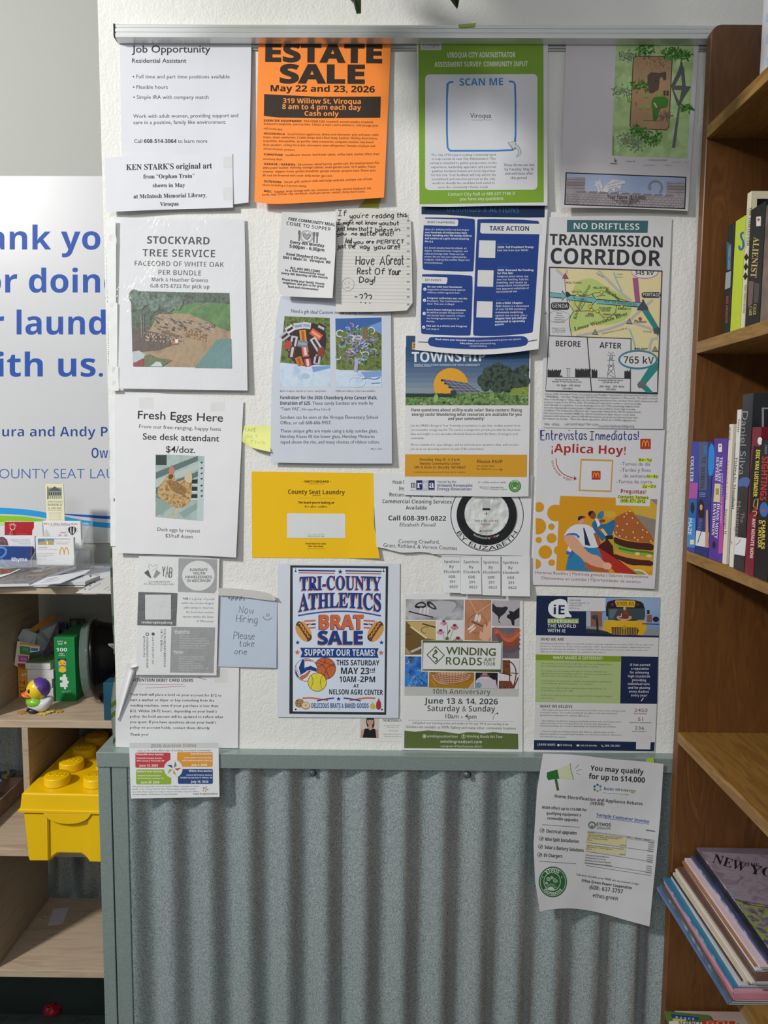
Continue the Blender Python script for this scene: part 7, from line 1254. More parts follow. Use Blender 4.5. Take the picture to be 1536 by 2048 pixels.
T = Sheet('c', None, None, [(27, 1282), (72, 1292)], [(21, 1330), (48, 1330)], xform=lambda x, y, up: PY(x, y, OB - .013 - .002 - up * .001), zoom=(0, 1220, 6.4))
T.rect(205, 458, 335, 562, '#4d8a45', sk=18); T.t(235, 520, 310, 528, 40, '4B', 'sb', '#6fa8c9'); T.poly([(345, 482), (440, 492), (430, 525), (345, 520)], '#3b7cb5'); T.rect(188, 580, 310, 655, '#b54a96', sk=8); T.t(210, 640, 290, 645, 34, 'Go', 'sb', '#dcbcd6'); T.poly([(178, 682), (300, 690), (290, 728), (178, 722)], '#b8323a'); T.line([(205, 425), (440, 460)], 22, '#dc9d38'); T.build(None, root=bx)
T = Sheet('c', None, None, [(30, 1332), (50, 1332)], [(30, 1392), (50, 1392)], xform=lambda x, y, up: PY(x, y, OB - up * .001), zoom=(0, 1220, 6.4))
T.disc(242, 832, 16, '#e8e6dc'); T.disc(278, 825, 15, '#e8e6dc'); T.disc(246, 832, 6, '#26221e', n=8); T.disc(282, 825, 6, '#26221e', n=8); T.line([(225, 760), (262, 745), (300, 758)], 8, '#6b5225', smooth=1); T.line([(200, 915), (235, 935), (262, 912), (262, 960)], 12, '#b8322a'); T.t(208, 1068, 300, 1070, 55, 'v4', 'bold', '#b8322a'); T.line([(190, 988), (300, 988)], 5, '#6b5225'); T.build(None, root=bx)
bx.location.x += .009
# --- stack of card decks
zc_ = Z2 + .0002; dy = .385
for i, (px0, px1, t0, t1, lab) in enumerate(((54, 100, 1393, 1367, 'bottom'), (52, 101, 1367, 1350, 'third'), (50, 102, 1348, 1344, 'second'), (48, 100, 1341, 1323, 'top'))):
    hgt = (.034, .020, .022, .020)[i]; xa, xb = PY(px0, 1350, dy).x, PY(px1, 1350, dy).x
    lab = ('block of white cards at the bottom of the stack behind the toy duck', 'block of white cards second from the bottom behind the toy duck', 'block of white cards second from the top behind the toy duck', 'topmost block of white cards in the stack, with a green card back')[i]
    r = empty('card_deck', ((xa + xb) / 2, dy + .05, zc_), lab, 'card deck', rot=(0, 0, (.03, -.04, .02, -.06)[i]))
    link('cards', box(bmesh.new(), (xa - xb) / 2, (xb - xa) / 2, -.04, .05, .0002, hgt * .72 if i == 3 else hgt, 0, .0006), noisy(['#c9c7c6', '#d6d4d3', '#bcbab9'], 8, 3, .6, (1, 1, 90), bump=.4), r)
    if i == 3: link('card_back', box(bmesh.new(), (xa - xb) / 2 + .002, (xb - xa) / 2, -.038, .05, hgt * .72 + .0003, hgt * .72 + .002, 0, .0003), noisy(['#4d6a45', '#6b8a5c'], 60), r)
    zc_ += hgt * .72 + .0005 if i == 3 else hgt + .0005
# --- toy duck
DY = .335; dk = empty('toy_duck', PY(82, 1421, DY), 'small yellow bath duck with a purple cap and white and green body', 'toy'); dk.location.z = Z2; 
R1 = lambda px: px * (DY - EYE.y) / F
def ell(bm, c, r, rot=None, seg=28):
    m = Matrix.Translation(c) @ (rot or Matrix()) @ Matrix.Diagonal((r[0], r[1], r[2], 1)); return bmesh.ops.create_uvsphere(bm, u_segments=seg, v_segments=seg // 2, radius=1, matrix=m)['verts']
def dl(n, bm, m, smooth=True): return link(n, bm, m, dk, smooth=smooth)
GLOSS = lambda c: noisy([c, c], 3, rough=.22, spec=.6, coat=.3)
bm = bmesh.new(); vs = ell(bm, (R1(-1), 0, R1(17)), (R1(27), R1(20), R1(17)), Matrix.Rotation(.12, 4, 'Y'))
for v in bm.verts:
    if v.co.x > R1(12): v.co.z += (v.co.x - R1(12)) * .8
    v.co.z = max(v.co.z, .0004)
dl('body', bm, GLOSS('#d5d6dc'))
bm = bmesh.new(); ell(bm, (R1(-7), -R1(3), R1(22)), (R1(21), R1(19.4), R1(12.5)), Matrix.Rotation(.1, 4, 'Y')); dl('green_bib', bm, GLOSS('#7cb32c'))
bm = bmesh.new(); ell(bm, (R1(-12), -R1(9), R1(6)), (R1(13), R1(12), R1(6.5))); [setattr(v.co, 'z', max(v.co.z, .0003)) for v in bm.verts]; dl('dark_base', bm, GLOSS('#1c1c1f'))
hc_ = Vector((R1(-4), -R1(2), R1(48))); bm = bmesh.new(); ell(bm, hc_, (R1(22), R1(21), R1(21.5))); dl('head', bm, GLOSS('#e6c51e'))
bm = bmesh.new(); ell(bm, hc_ + Vector((R1(2.2), R1(1.5), R1(1.2))), (R1(22.4), R1(22), R1(22)))
bmesh.ops.bisect_plane(bm, geom=bm.verts[:] + bm.edges[:] + bm.faces[:], plane_co=hc_ + Vector((R1(2), 0, R1(6))), plane_no=Vector((-.80, -.28, -.52)), clear_outer=True); dl('purple_cap', bm, GLOSS('#5f3a9a'))
bm = bmesh.new(); ell(bm, hc_ + Vector((R1(-19), -R1(7), R1(-11))), (R1(12), R1(11), R1(4.5)), Matrix.Rotation(.35, 4, 'Y')); ell(bm, hc_ + Vector((R1(-16), -R1(7), R1(-8))), (R1(9), R1(9.5), R1(6)), Matrix.Rotation(.5, 4, 'Y')); dl('bill', bm, GLOSS('#e0702a'))
for dx, dyy in ((-9.5, -18.5), (-21, -6)):
    bm = bmesh.new(); ell(bm, hc_ + Vector((R1(dx), R1(dyy), R1(1))), (R1(2.9), R1(2.2), R1(4.6)), seg=16); dl('eye', bm, GLOSS('#18161a'))
# --- puzzle pieces
def piece(bm, c, s_, a, th=.0018):
    pts = []
    for k in range(4):
        base = [(-1, -1), (-.3, -1), (-.42, -1.25), (-.25, -1.5), (.25, -1.5), (.42, -1.25), (.3, -1)] if k % 2 == 0 else [(-1, -1), (-.3, -1), (-.4, -.78), (-.22, -.58), (.22, -.58), (.4, -.78), (.3, -1)]
        for x, y in base: r_ = math.radians(90 * k); pts.append((x * math.cos(r_) - y * math.sin(r_), x * math.sin(r_) + y * math.cos(r_)))
    ca, sa = math.cos(a), math.sin(a); prism(bm, [(c[0] + s_ * (x * ca - y * sa), c[1] + s_ * (x * sa + y * ca), c[2]) for x, y in pts], (0, 0, th))
for i, (px, py, a, c, lab) in enumerate(((43, 1426, .3, '#b08a4a', 'tan jigsaw piece left of the toy duck'), (86, 1428, .8, '#cbb25c', 'leftmost of the pale yellow jigsaw pieces right of the duck'), (101, 1424, .2, '#cdb768', 'middle pale yellow jigsaw piece right of the duck'), (117, 1423, 1.0, '#b98a45', 'brown jigsaw piece furthest right of the duck'), )):
    p = PZ(px, py, Z2); bm = bmesh.new(); piece(bm, (0, 0, .0002 + (i == 2) * .0021), .0085, a); o = link('puzzle_piece', bm, noisy([c, c], 90)); o.location = p; tag(o, lab, 'puzzle piece', 'jigsaw pieces on the middle cubby shelf')
# --- green puzzle box
GY_ = .40; xa, xb = PY(111, 1380, GY_).x, PY(147, 1380, GY_).x; zt_ = PY(130, 1275, GY_).z
gb = empty('puzzle_box', ((xa + xb) / 2, GY_ + .07, Z2), 'green 100 piece puzzle box with a yellow duck picture on its end', 'box')
o = link('carton', box(bmesh.new(), xa, xb + .006, GY_, GY_ + .145, Z2 + .0004, zt_, 0, .001), noisy(['#177a3c', '#1b8443'], 20, rough=.35), gb); o.matrix_parent_inverse = Matrix.Translation(-gb.location)
T = Sheet('c', None, None, [(110, 1275), (138, 1275)], [(118, 1391), (150, 1391)], xform=lambda x, y, up: PY(x, y, GY_ - .0003 - up * .001), zoom=(0, 1220, 6.4))
T.t(732, 412, 806, 412, 18, 'RUBBER', 'sb', '#cfd8c9'); T.t(745, 442, 802, 444, 20, 'Duck', 'bold', '#e6e6d8'); T.disc(836, 420, 16, '#d8bc5a'); T.t(720, 530, 858, 530, 44, '100', 'bold', '#e8ebe4'); T.t(760, 566, 812, 566, 13, 'PIECE', 'bold', '#dfe3da'); T.t(752, 588, 834, 588, 13, 'PUZZLE', 'bold', '#dfe3da')
T.poly([(738, 622), (850, 622), (850, 792), (748, 792)], '#5a8aa5'); T.poly([(738, 622), (850, 622), (850, 650), (740, 650)], '#3a2f60'); T.disc(798, 685, 45, '#e3bf22', ry=48); T.disc(800, 765, 46, '#e3bf22', ry=36); T.poly([(765, 705), (800, 698), (836, 705), (830, 722), (770, 722)], '#c8571f', smooth=1); T.disc(778, 680, 7, '#26221e', n=8); T.disc(822, 680, 7, '#26221e', n=8)
T.poly([(765, 860), (800, 855), (805, 830), (825, 818), (845, 830), (843, 858), (862, 862), (860, 900), (880, 915), (880, 938), (860, 945), (868, 985), (842, 990), (845, 1010), (832, 1018), (818, 1008), (822, 988), (772, 985), (768, 935), (800, 925), (800, 905), (768, 895)], '#dfe2dd'); T.t(780, 1046, 910, 1040, 9, 'Interlocking pieces', 'sb', '#c9d6c9'); T.t(800, 1060, 888, 1056, 9, 'Ages 5 and up', 'sb', '#c9d6c9'); T.build(None, root=gb)
xa2 = PY(112, 1268, GY_ + .09).x
for i, (x0, x1, y0, y1, lab, c) in enumerate(((112, 133, 1246, 1262, 'dark blue printed box end behind the green puzzle box', '#2d2b45'), (134, 163, 1241, 1256, 'small black booklet behind the green puzzle box', '#1c1d1f'))):
    a = PY(x0, y0, BY - .03); b = PY(x1, y0, BY - .03)
    o = link('box' if i == 0 else 'booklet', box(bmesh.new(), a.x, b.x, BY - .03 + .012 * i, BY - .02 + .012 * i, Z2 + .0003, a.z, 0, .0006), noisy([c, '#6b6f7a'], 80, 4, lo=.45, hi=.75)); tag(o, lab, 'box' if i == 0 else 'booklet')
# --- black lidded takeaway container on its side
CT = .42; cx_, cz_ = PY(194, 1320, CT), 0
tr = empty('takeout_container', (cx_.x + .009, CT, Z2), 'black plastic takeaway tub with a clear lid standing on its rim', 'container'); Rr = (cx_.z - Z2) / math.cos(.1)
def tl(n, bm, m): o = link(n, bm, m, tr, smooth=True); return o
rot = Matrix.Translation((0, 0, Rr + .003)) @ Matrix.Rotation(.24, 4, 'Z') @ Matrix.Rotation(-.05, 4, 'Y')
BLK = noisy(['#070708', '#0d0e0f'], 30, rough=.25, spec=.3, bump=.2)
bm = bmesh.new(); lathe(bm, [(Rr * .99, -.012), (Rr * 1.0, -.006), (Rr * .95, -.002), (Rr * .90, .012), (Rr * .82, .045), (Rr * .8, .05), (Rr * .55, .052), (Rr * .5, .046), (.004, .045)], 48, axis='X', sy=.78 if False else 1); bmesh.ops.transform(bm, matrix=rot, verts=bm.verts); tl('tub', bm, BLK)
bm = bmesh.new(); lathe(bm, [(Rr * 1.0, -.013), (Rr * 1.0, -.02), (Rr * .93, -.023), (Rr * .90, -.034), (.004, -.036)], 48, axis='X'); bmesh.ops.transform(bm, matrix=rot, verts=bm.verts); tl('clear_lid', bm, glassy('#b9c9c4', .2, .1))
for k in range(4):
    bm = bmesh.new(); r0 = Rr * (.72 - .1 * k); lathe(bm, [(r0, .0525), (r0, .0545), (r0 - .002, .0545), (r0 - .002, .0525)], 40, axis='X'); bmesh.ops.transform(bm, matrix=rot, verts=bm.verts); tl('rib', bm, BLK)
o = boxo('book', PY(209, 1400, .29).x, PY(232, 1400, .29).x, .284, .322, Z2 + .0003, PY(209, 1364, .29).z, noisy(['#14455c', '#1a5068'], 40), bevel=.001); tag(o, 'teal book standing beside the end of the notice wall', 'book')
o = boxo('game_card', PY(219, 1300, .37).x, PY(240, 1300, .37).x, .362, .366, Z2 + .0003, PY(219, 1287, .365).z, paper('#8f8c92'), bevel=.0006); tag(o, 'grey card with a 2 and a purple shape beside the black tub', 'card')
T = Sheet('c', None, None, [(219, 1287), (230, 1287)], [(219, 1330), (230, 1330)], xform=lambda x, y, up: PY(x, y, .362 - up * .001), zoom=(0, 1220, 6.4)); T.t(1415, 498, 1450, 498, 42, '2', 'bold', '#2f4f4f'); T.disc(1448, 645, 28, '#6a3f86'); e = empty('print_holder', (0, 0, 0)); T.build(None, root=e)
for ch in list(e.children): ch.parent = o
bpy.data.objects.remove(e)
# --- leaflets pinned on the end of the wall, bowing outwards
def pinned(label, y0, y1, bow, cols, seed, name='leaflet'):
    z0, z1 = PY(222, y1, .03).z, PY(222, y0, .03).z; bm = bmesh.new(); n = 14; prev = None
    for j in range(n + 1):
        v = j / n; z = lerp(z1, z0, v); b = bow * math.sin(min(1, v * 1.15) * math.pi * .62) + .001; row = [bm.verts.new((XL - b - .0015 * math.sin(k * 1.3 + v * 5), .004 + .022 * k, z)) for k in range(5)]
        if prev:
            for k in range(4): f = bm.faces.new((prev[k], row[k], row[k + 1], prev[k + 1])); f.material_index = (1 if (j * 3 + seed) % 7 < 2 else 0); f.smooth = True
        prev = row
    r = bmesh.ops.solidify(bm, geom=bm.faces[:], thickness=.0008)
    o = link(name, bm, [paper(c) for c in cols]); tag(o, label, 'leaflet'); return o
pinned('white and lime green leaflet bowing off the end of the wall above the metal ledge', 1335, 1478, .0105, ('#d8dad6', '#8fb845'), 1)
pinned('white leaflet with a pale green edge pinned high on the end of the wall', 1036, 1300, .0045, ('#c9d3c9', '#86a878'), 3)
# --- yellow brick shaped storage box
LB = .225; YL = noisy(['#e2b400', '#e9bd08'], 4, rough=.33, spec=.5, bump=.03)
xl_, xr_ = PY(34, 1622, LB).x, 0; Wl = .208; ZB = Z3 + .0005; zl0, zl1 = PY(34, 1624, LB).z, PY(38, 1588, LB).z; Lg = .315
lb = empty('storage_box', (xl_ + Wl / 2, LB + Lg / 2, ZB), 'large yellow storage box shaped like a toy brick with round studs on its lid', 'storage box')
def ll(n, bm, m=YL, smooth=False): return link(n, bm, m, lb, smooth=smooth)
h0, h1 = zl0 - ZB, zl1 - ZB; hw, hl_ = Wl / 2, Lg / 2
# body: front outline with a foot arch, recessed middle bay
bm = bmesh.new(); bw = hw - .008; ft = [(-bw + .006, .002), (-bw + .012, 0), (-.042, 0), (-.036, .010), (-.026, .018), (.026, .018), (.036, .010), (.042, 0), (bw - .012, 0), (bw - .006, .002), (bw, h0), (-bw, h0)]
prism(bm, [(x, -hl_ + .006, z) for x, z in ft], (0, Lg - .012, 0)); bmesh.ops.recalc_face_normals(bm, faces=bm.faces); bmesh.ops.bevel(bm, geom=bm.edges[:], offset=.003, segments=2, affect='EDGES', clamp_overlap=True); ll('body', bm)
for s_ in (-1, 1):
    bm = bmesh.new(); prism(bm, [(s_ * (bw - .001), -hl_ + .0058, h0 - .004), (s_ * .042, -hl_ + .0058, h0 - .004), (s_ * .043, -hl_ + .0058, .003), (s_ * (bw - .010), -hl_ + .0058, .002)], (0, -.005, 0)); bmesh.ops.recalc_face_normals(bm, faces=bm.faces); bmesh.ops.bevel(bm, geom=bm.edges[:], offset=.0022, segments=2, affect='EDGES', clamp_overlap=True); ll('front_rib', bm)
bm = bmesh.new(); pts = [(-.052, -hl_ - .003, h0 - .002)] + [(.050 * math.cos(a), -hl_ - .003, h0 - .002 - .024 * math.sin(a)) for a in [math.pi - k * math.pi / 14 for k in range(1, 14)]] + [(.052, -hl_ - .003, h0 - .002)]
prism(bm, pts, (0, .006, 0)); bmesh.ops.recalc_face_normals(bm, faces=bm.faces); bmesh.ops.bevel(bm, geom=bm.edges[:], offset=.0012, segments=1, affect='EDGES', clamp_overlap=True); ll('grip_lip', bm)
bm = bmesh.new(); A = [(-hw, -hl_ - .004), (hw, -hl_ - .004), (hw, hl_), (-hw, hl_)]; rings = []
for z, ins in ((h0 - .001, 0), (h0 + .004, 0), (h0 + .005, .002), (h1, .005)): rings.append([bm.verts.new((x * (1 - ins / hw), y * (1 - ins / hl_), z)) for x, y in A])
for a, b in zip(rings, rings[1:]):
    for i in range(4): bm.faces.new((a[i], a[(i + 1) % 4], b[(i + 1) % 4], b[i]))
bm.faces.new(rings[-1]); bm.faces.new(rings[0][::-1]); bmesh.ops.bevel(bm, geom=[e for e in bm.edges if abs(e.verts[0].co.z - e.verts[1].co.z) > .01 or min(e.verts[0].co.z, e.verts[1].co.z) > h1 - .001], offset=.004, segments=3, affect='EDGES'); ll('lid', bm)
for r_ in range(4):
    for c_ in (-1, 1):
        bm = bmesh.new(); c0 = (c_ * .043, -hl_ + .050 + r_ * .0745, h1); rs = .0275; lathe(bm, [(rs + .001, 0), (rs, .003), (rs, .017), (rs - .0008, .0187), (rs - .0025, .0195), (.001, .0195)], 36, c0); st_ = ll('stud', bm)
        V, Fc, a, b = textgeo('LEGO', 'bold', 0, 1); k = .038 / (b - a); me = bpy.data.meshes.new('embossed_lettering'); me.from_pydata([(c0[0] + (x - (a + b) / 2) * k, c0[1] + (y - .36) * k, h1 + .0199) for x, y in V], [], Fc); me.materials.append(YL)
        eo = bpy.data.objects.new('embossed_lettering', me); COL.objects.link(eo); eo.parent = st_; eo['kind'] = 'stuff'; sm = eo.modifiers.new('depth', 'SOLIDIFY'); sm.thickness = .0014; sm.offset = 0
lb.location.x += .003; lb.location.z += .001; lb.rotation_euler = (0, .012, 0)
# --- cardboard tray and purple booklet in the small cubby
a, b = PZ(36, 1600, Z3), PZ(0, 1633, Z3); c_x = a.x
tx = empty('cardboard_tray', (c_x - .12, min((a.y + b.y) / 2 + .012, .44), Z3), 'brown cardboard tray in the small cubby left of the yellow box', 'box'); CBD = noisy(['#7d6655', '#8a7260', '#75604f'], 16, 4, .7)
for n, (x0, x1, y0, y1) in (('wall_panel', (-.22, .12, -.115, -.112)), ('wall_panel', (.117, .12, -.1118, .10)), ('wall_panel', (-.22, .12, .1005, .1035))): link(n, box(bmesh.new(), x0, x1, y0, y1, .0004, .042, 0, .0004), CBD, tx)
link('base', box(bmesh.new(), -.22, .1165, -.1115, .10, .0004, .003), CBD, tx)
def ob(T):
    T.line([(-20, 1540), (8, 1537), (18, 1542), (16, 1549), (4, 1553)], 5, '#b8a04a', smooth=2); T.line([(4, 1553), (14, 1556)], 5, '#b8a04a'); T.line([(16, 1533), (34, 1530)], 1.5, '#8f8cc0'); T.line([(-6, 1563), (3, 1560)], 5, '#c9cad8')
flat('booklet', 'dark purple booklet with yellow lettering on the cardboard tray', 'booklet', [(-40, 1527), (40, 1520), (36, 1535), (0, 1567), (-40, 1575)], Z3 + .044, .006, noisy(['#241d58', '#2d2468'], 20, rough=.3), ob, zm=(0, 0, 1), edge=paper('#8f8c88'))
# --- lowest shelf: slip of paper, puzzle piece; toy on the floor
flat('paper_slip', 'small blank white slip of paper on the lowest cubby shelf', 'paper', [(107, 1817), (138, 1815), (126, 1847), (95, 1851)], Z4, .0006, paper('#c3c1c6'))
p = PZ(82, 1831, Z4); bm = bmesh.new(); piece(bm, (0, 0, .0002), .012, .5); o = link('puzzle_piece', bm, noisy(['#a8937c', '#b29d86'], 60)); o.location = p; tag(o, 'bare wood coloured jigsaw piece beside the slip on the lowest shelf', 'puzzle piece')
p = PZ(105, 2030, 0); bm = bmesh.new(); bmesh.ops.create_icosphere(bm, subdivisions=3, radius=.022, matrix=Matrix.Translation((0, 0, .0165)) @ Matrix.Diagonal((1.1, .9, .75, 1)))
for v in bm.verts: v.co *= 1 + .12 * math.sin(v.co.x * 500) * math.sin(v.co.y * 430) * math.sin(v.co.z * 470)
o = link('crumpled_wrapper', bm, noisy(['#8a1426', '#b01c34'], 60, rough=.3)); o.location = p; tag(o, 'small crumpled red wrapper on the dark floor under the shelf', 'wrapper')
# ================================================================ bookcase on the right, shelves facing left
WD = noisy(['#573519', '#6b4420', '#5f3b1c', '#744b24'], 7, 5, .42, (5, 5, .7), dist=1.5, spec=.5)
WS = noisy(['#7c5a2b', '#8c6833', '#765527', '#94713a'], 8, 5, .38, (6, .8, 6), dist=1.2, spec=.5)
XB = PY(1375, 640, -.003).x; XBB = XB + .29; YE_ = -.0235; YN = -.93
bc_ = empty('bookcase', ((XB + XBB) / 2, -.45, 0), 'brown wooden bookcase standing against the right of the notice wall', 'bookcase')
def kl(n, bm, m): o = link(n, bm, m, bc_); o.matrix_parent_inverse = Matrix.Translation(-bc_.location); return o
ztop = PY(1420, 73, -.01).z
for y0, y1 in ((YE_, -.0275 + .001 + .0262 - .0015), (YN, YN + .02)):
    if y0 == YE_: y0, y1 = -.0465, -.0275
    pts = [(XB, 0), (XB, ztop - .016)] + [(XB + .016 - .016 * math.cos(a), ztop - .016 + .016 * math.sin(a)) for a in (.4, .8, 1.2)] + [(XB + .016, ztop), (XBB, ztop), (XBB, 0)]
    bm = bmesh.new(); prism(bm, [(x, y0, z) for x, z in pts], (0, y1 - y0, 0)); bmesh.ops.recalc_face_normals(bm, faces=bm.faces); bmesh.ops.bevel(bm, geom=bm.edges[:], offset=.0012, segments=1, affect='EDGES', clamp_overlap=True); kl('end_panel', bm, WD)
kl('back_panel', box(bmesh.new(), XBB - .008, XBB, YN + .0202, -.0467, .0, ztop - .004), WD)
yin = -.0467
SZ = [PX(x, y, XB).z for x, y in ((1404, 263), (1382, 688), (1356, 1094), (1339, 1446))]
SZ.append(PY(1314, 1775, -.05).z - .001); SZ.append(SZ[-1] - .34)
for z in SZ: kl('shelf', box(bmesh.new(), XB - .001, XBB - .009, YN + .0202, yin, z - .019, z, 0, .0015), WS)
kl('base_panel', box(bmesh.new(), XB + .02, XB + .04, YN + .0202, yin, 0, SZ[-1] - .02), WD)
LY = {}
def book(label, px0, px1, pyb, pyt, xs, zsh, cov, depth=.12, ops=None, oc=None, zm=(0, 0, 1), group=None, spine=None, y1=None):
    """upright book, spine towards -x at x = xs; spine edges read at photograph columns px0 (far) and px1 (near)"""
    ya = y1 if y1 is not None else PX(px0, pyb, xs).y; yb = PX(px1, pyb, xs).y + .0006; zt = PX(px0, pyt, xs).z
    ya = min(ya, 9); ya = min(ya, LY.get(zsh, yin - .001)); yb = min(yb, ya - .006); LY[zsh] = yb - .0004
    r = empty('book', (xs + depth / 2, (ya + yb) / 2, zsh), label, 'book', group)
    m = Matrix.Translation(-r.location); h = zt
    def p(n, bm, mt): o = link(n, bm, mt, r); o.matrix_parent_inverse = m; return o
    p('pages', box(bmesh.new(), xs + .002, xs + depth - .003, yb + .0012, ya - .0012, zsh + .0012, h - .0025), noisy(['#d3c9b3', '#c2b79f'], 9, 3, .7, (1, 60, 1)))
    bm = bmesh.new(); box(bm, xs, xs + .0015, yb, ya, zsh + .0005, h, 0, .0004); p('spine', bm, spine or cov)
    for y in (yb, ya - .001): p('cover', box(bmesh.new(), xs + .0016, xs + depth, y, y + .001, zsh + .0005, h, 0, .0002), cov)
    if ops:
        T = Sheet('c', None, None, [(px0, pyt), (px1, pyt)], [(px0, pyb), (px1, pyb)], xform=lambda x, y, up: PX(x, y, xs - up * .001), zoom=zm); ops(T); T.build(None, root=r)
    if oc:
        T = Sheet('c', None, None, [(px1, pyt), (px1 + 20, pyt)], [(px1, pyb), (px1 + 20, pyb)], xform=lambda x, y, up: PY(x, y, yb - up * .001), zoom=zm); oc(T); T.build(None, root=r)
    return r
def V(x0, y0, x1, y1): return lambda tx, y: (lerp(x0, x1, tx) + y, lerp(y0, y1, tx) + y * .04)
glo = lambda a, b=None, s=12: noisy([a, b or a], s, 3, .42, spec=.3)
zs_ = (1360, 780, 5.392)
xs = PY(1374, 1095, -.049).x
def b1(T):
    T.poly([(105, 1000), (195, 1000), (185, 1170), (95, 1170)], '#a0509a', 'spine_print'); T.poly([(95, 1180), (180, 1180), (170, 1370), (88, 1370)], '#1d5f9c', 'spine_print'); T.disc(135, 1270, 22, '#121a30', ry=60, part='spine_print'); T.poly([(85, 1370), (165, 1380), (160, 1700), (75, 1695)], '#3f86c4', 'spine_print'); T.rect(108, 1615, 152, 1665, '#d6d0b0', 'spine_print')
    T.t(0, 0, 1, 0, 34, 'COULTER', 'serif', '#dfe0ee', off=-.02, warp=V(118, 715, 108, 990)); T.t(0, 0, 1, 0, 36, 'MAZE', 'sans', '#dfe8f2', warp=V(95, 1385, 85, 1560))
book('blue and pink paperback with white lettering nearest the wall on the middle shelf', 1374, 1390, 1096, 883, xs, SZ[2], glo('#3a3590', '#2f3c98'), ops=b1, zm=zs_)
def b2(T):
    T.poly([(205, 560), (300, 560), (290, 1080), (200, 1080)], '#4b5572', 'spine_print'); T.rect(255, 600, 285, 690, '#2a66a8', 'spine_print'); T.t(0, 0, 1, 0, 44, 'V.C. ANDREWS', 'serif', '#1f2230', warp=V(238, 720, 215, 1060)); T.poly([(195, 1200), (225, 1170), (255, 1210), (265, 1330), (250, 1400), (195, 1390)], '#191722', 'spine_print', smooth=1); T.disc(228, 1265, 15, '#c49880', ry=32, part='spine_print'); T.t(0, 0, 1, 0, 36, 'HEAVEN', 'serif', '#6a7090', off=-.02, warp=V(205, 1380, 190, 1520)); T.poly([(175, 1515), (312, 1540), (305, 1700), (165, 1675)], '#d3d3d6', 'spine_print'); T.line([(232, 1520), (215, 1570), (190, 1650)], 8, '#26262e', smooth=1)
    for i in range(3): T.line([(208, 1108 + 18 * i), (275, 1112 + 18 * i)], 4, '#9fb0d0')
    T.poly([(318, 570), (375, 600), (365, 900), (310, 945), (300, 800)], '#1f7fd0', 'spine_print', smooth=1); T.poly([(280, 1300), (300, 1290), (310, 1700), (270, 1700)], '#b98a72', 'spine_print')
book('dark blue paperback with a portrait and white shelf label on its spine', 1391, 1416, 1103, 883, xs, SZ[2], glo('#1b2a66', '#22357e'), ops=b2, zm=zs_)
def b3(T):
    T.rect(412, 580, 452, 668, '#dcd8d8', 'spine_print', r=10); T.disc(432, 606, 10, '#b8322a', part='spine_print'); T.t(0, 0, 1, 0, 30, 'THE LAST', 'serif', '#e0dcea', off=-.02, warp=V(432, 722, 408, 990)); T.t(0, 0, 1, 0, 30, 'SUPPERS', 'serif', '#e0dcea', off=-.02, warp=V(392, 722, 378, 975)); T.poly([(375, 1010), (438, 1010), (430, 1212), (360, 1205)], '#c9c39a', 'spine_print'); T.rect(385, 1060, 420, 1130, '#a08a4a', 'spine_print'); T.t(0, 0, 1, 0, 30, 'DIANE MOTT', 'serif', '#e0dcea', off=-.02, warp=V(402, 1225, 372, 1600)); T.t(0, 0, 1, 0, 30, 'DAVIDSON', 'serif', '#e0dcea', off=-.02, warp=V(362, 1225, 340, 1565)); T.disc(366, 1670, 18, '#1e1a30', ry=40, part='spine_print')
    T.poly([(445, 1200), (470, 1100), (462, 1760), (412, 1765), (425, 1500)], '#b04a92', 'spine_print'); T.t(0, 0, 1, 0, 16, 'KATE CARLISLE MYSTERY', 'sb', '#d5b3c8', warp=V(448, 900, 430, 1440))
book('purple paperback with a small picture and two lines of white titles', 1417, 1444, 1105, 877, xs, SZ[2], glo('#4a2f86', '#55389a'), ops=b3, zm=zs_)
def b4(T):
    T.t(0, 0, 1, 0, 22, 'CARL HIAASEN', 'bold', '#2a2a2a', warp=V(525, 400, 518, 540)); T.t(0, 0, 1, 0, 16, 'PANTHER CLAN', 'sb', '#c77a58', warp=V(508, 760, 492, 1180)); T.t(0, 0, 1, 0, 22, 'Scavenger H', 'serif', '#2c2c2c', warp=V(488, 1285, 478, 1555))
book('cream paperback with a black title standing beside the purple one', 1445, 1453, 1112, 849, xs, SZ[2], glo('#cdc6b6', '#d3ccbc'), ops=b4, zm=zs_)
def b4b(T):
    T.disc(560, 930, 9, '#e0604a', ry=70, part='spine_print')
book('black paperback with a salmon coloured shape between cream and white books', 1454, 1458, 1112, 885, xs + .004, SZ[2], glo('#14161c'), ops=b4b, zm=zs_, depth=.11)
def b5(T):
    T.t(0, 0, 1, 0, 22, 'Sawyer', 'serif', '#2a2a2a', warp=V(628, 315, 618, 460)); T.t(0, 0, 1, 0, 24, 'Fishing by Moonlight', 'serif', '#2a2a2a', warp=V(598, 728, 562, 1285)); T.line([(545, 1640), (570, 1650)], 4, '#44444a'); T.line([(556, 1620), (556, 1670)], 3, '#44444a')
book('slim white paperback titled in black serif letters', 1459, 1467, 1115, 821, xs - .002, SZ[2], glo('#d0cdc4'), ops=b5, zm=zs_)
def b6(T):
    T.t(0, 0, 1, 0, 62, 'Daniel Silva', 'sans', '#9a9ca2', off=-.01, warp=V(672, 228, 636, 915)); T.poly([(640, 945), (760, 940), (735, 1060), (690, 1030), (625, 1050)], '#46629a', 'spine_print', smooth=1); T.t(0, 0, 1, 0, 40, 'The', 'sans', '#8c7f78', warp=V(655, 1320, 650, 1430)); T.t(0, 0, 1, 0, 44, 'Messenger', 'sans', '#8c7f78', warp=V(615, 1200, 592, 1600)); T.poly([(592, 1580), (715, 1600), (700, 1790), (582, 1770)], '#d0d0d2', 'spine_print'); T.line([(652, 1610), (632, 1650), (600, 1670)], 5, '#2a2a30')
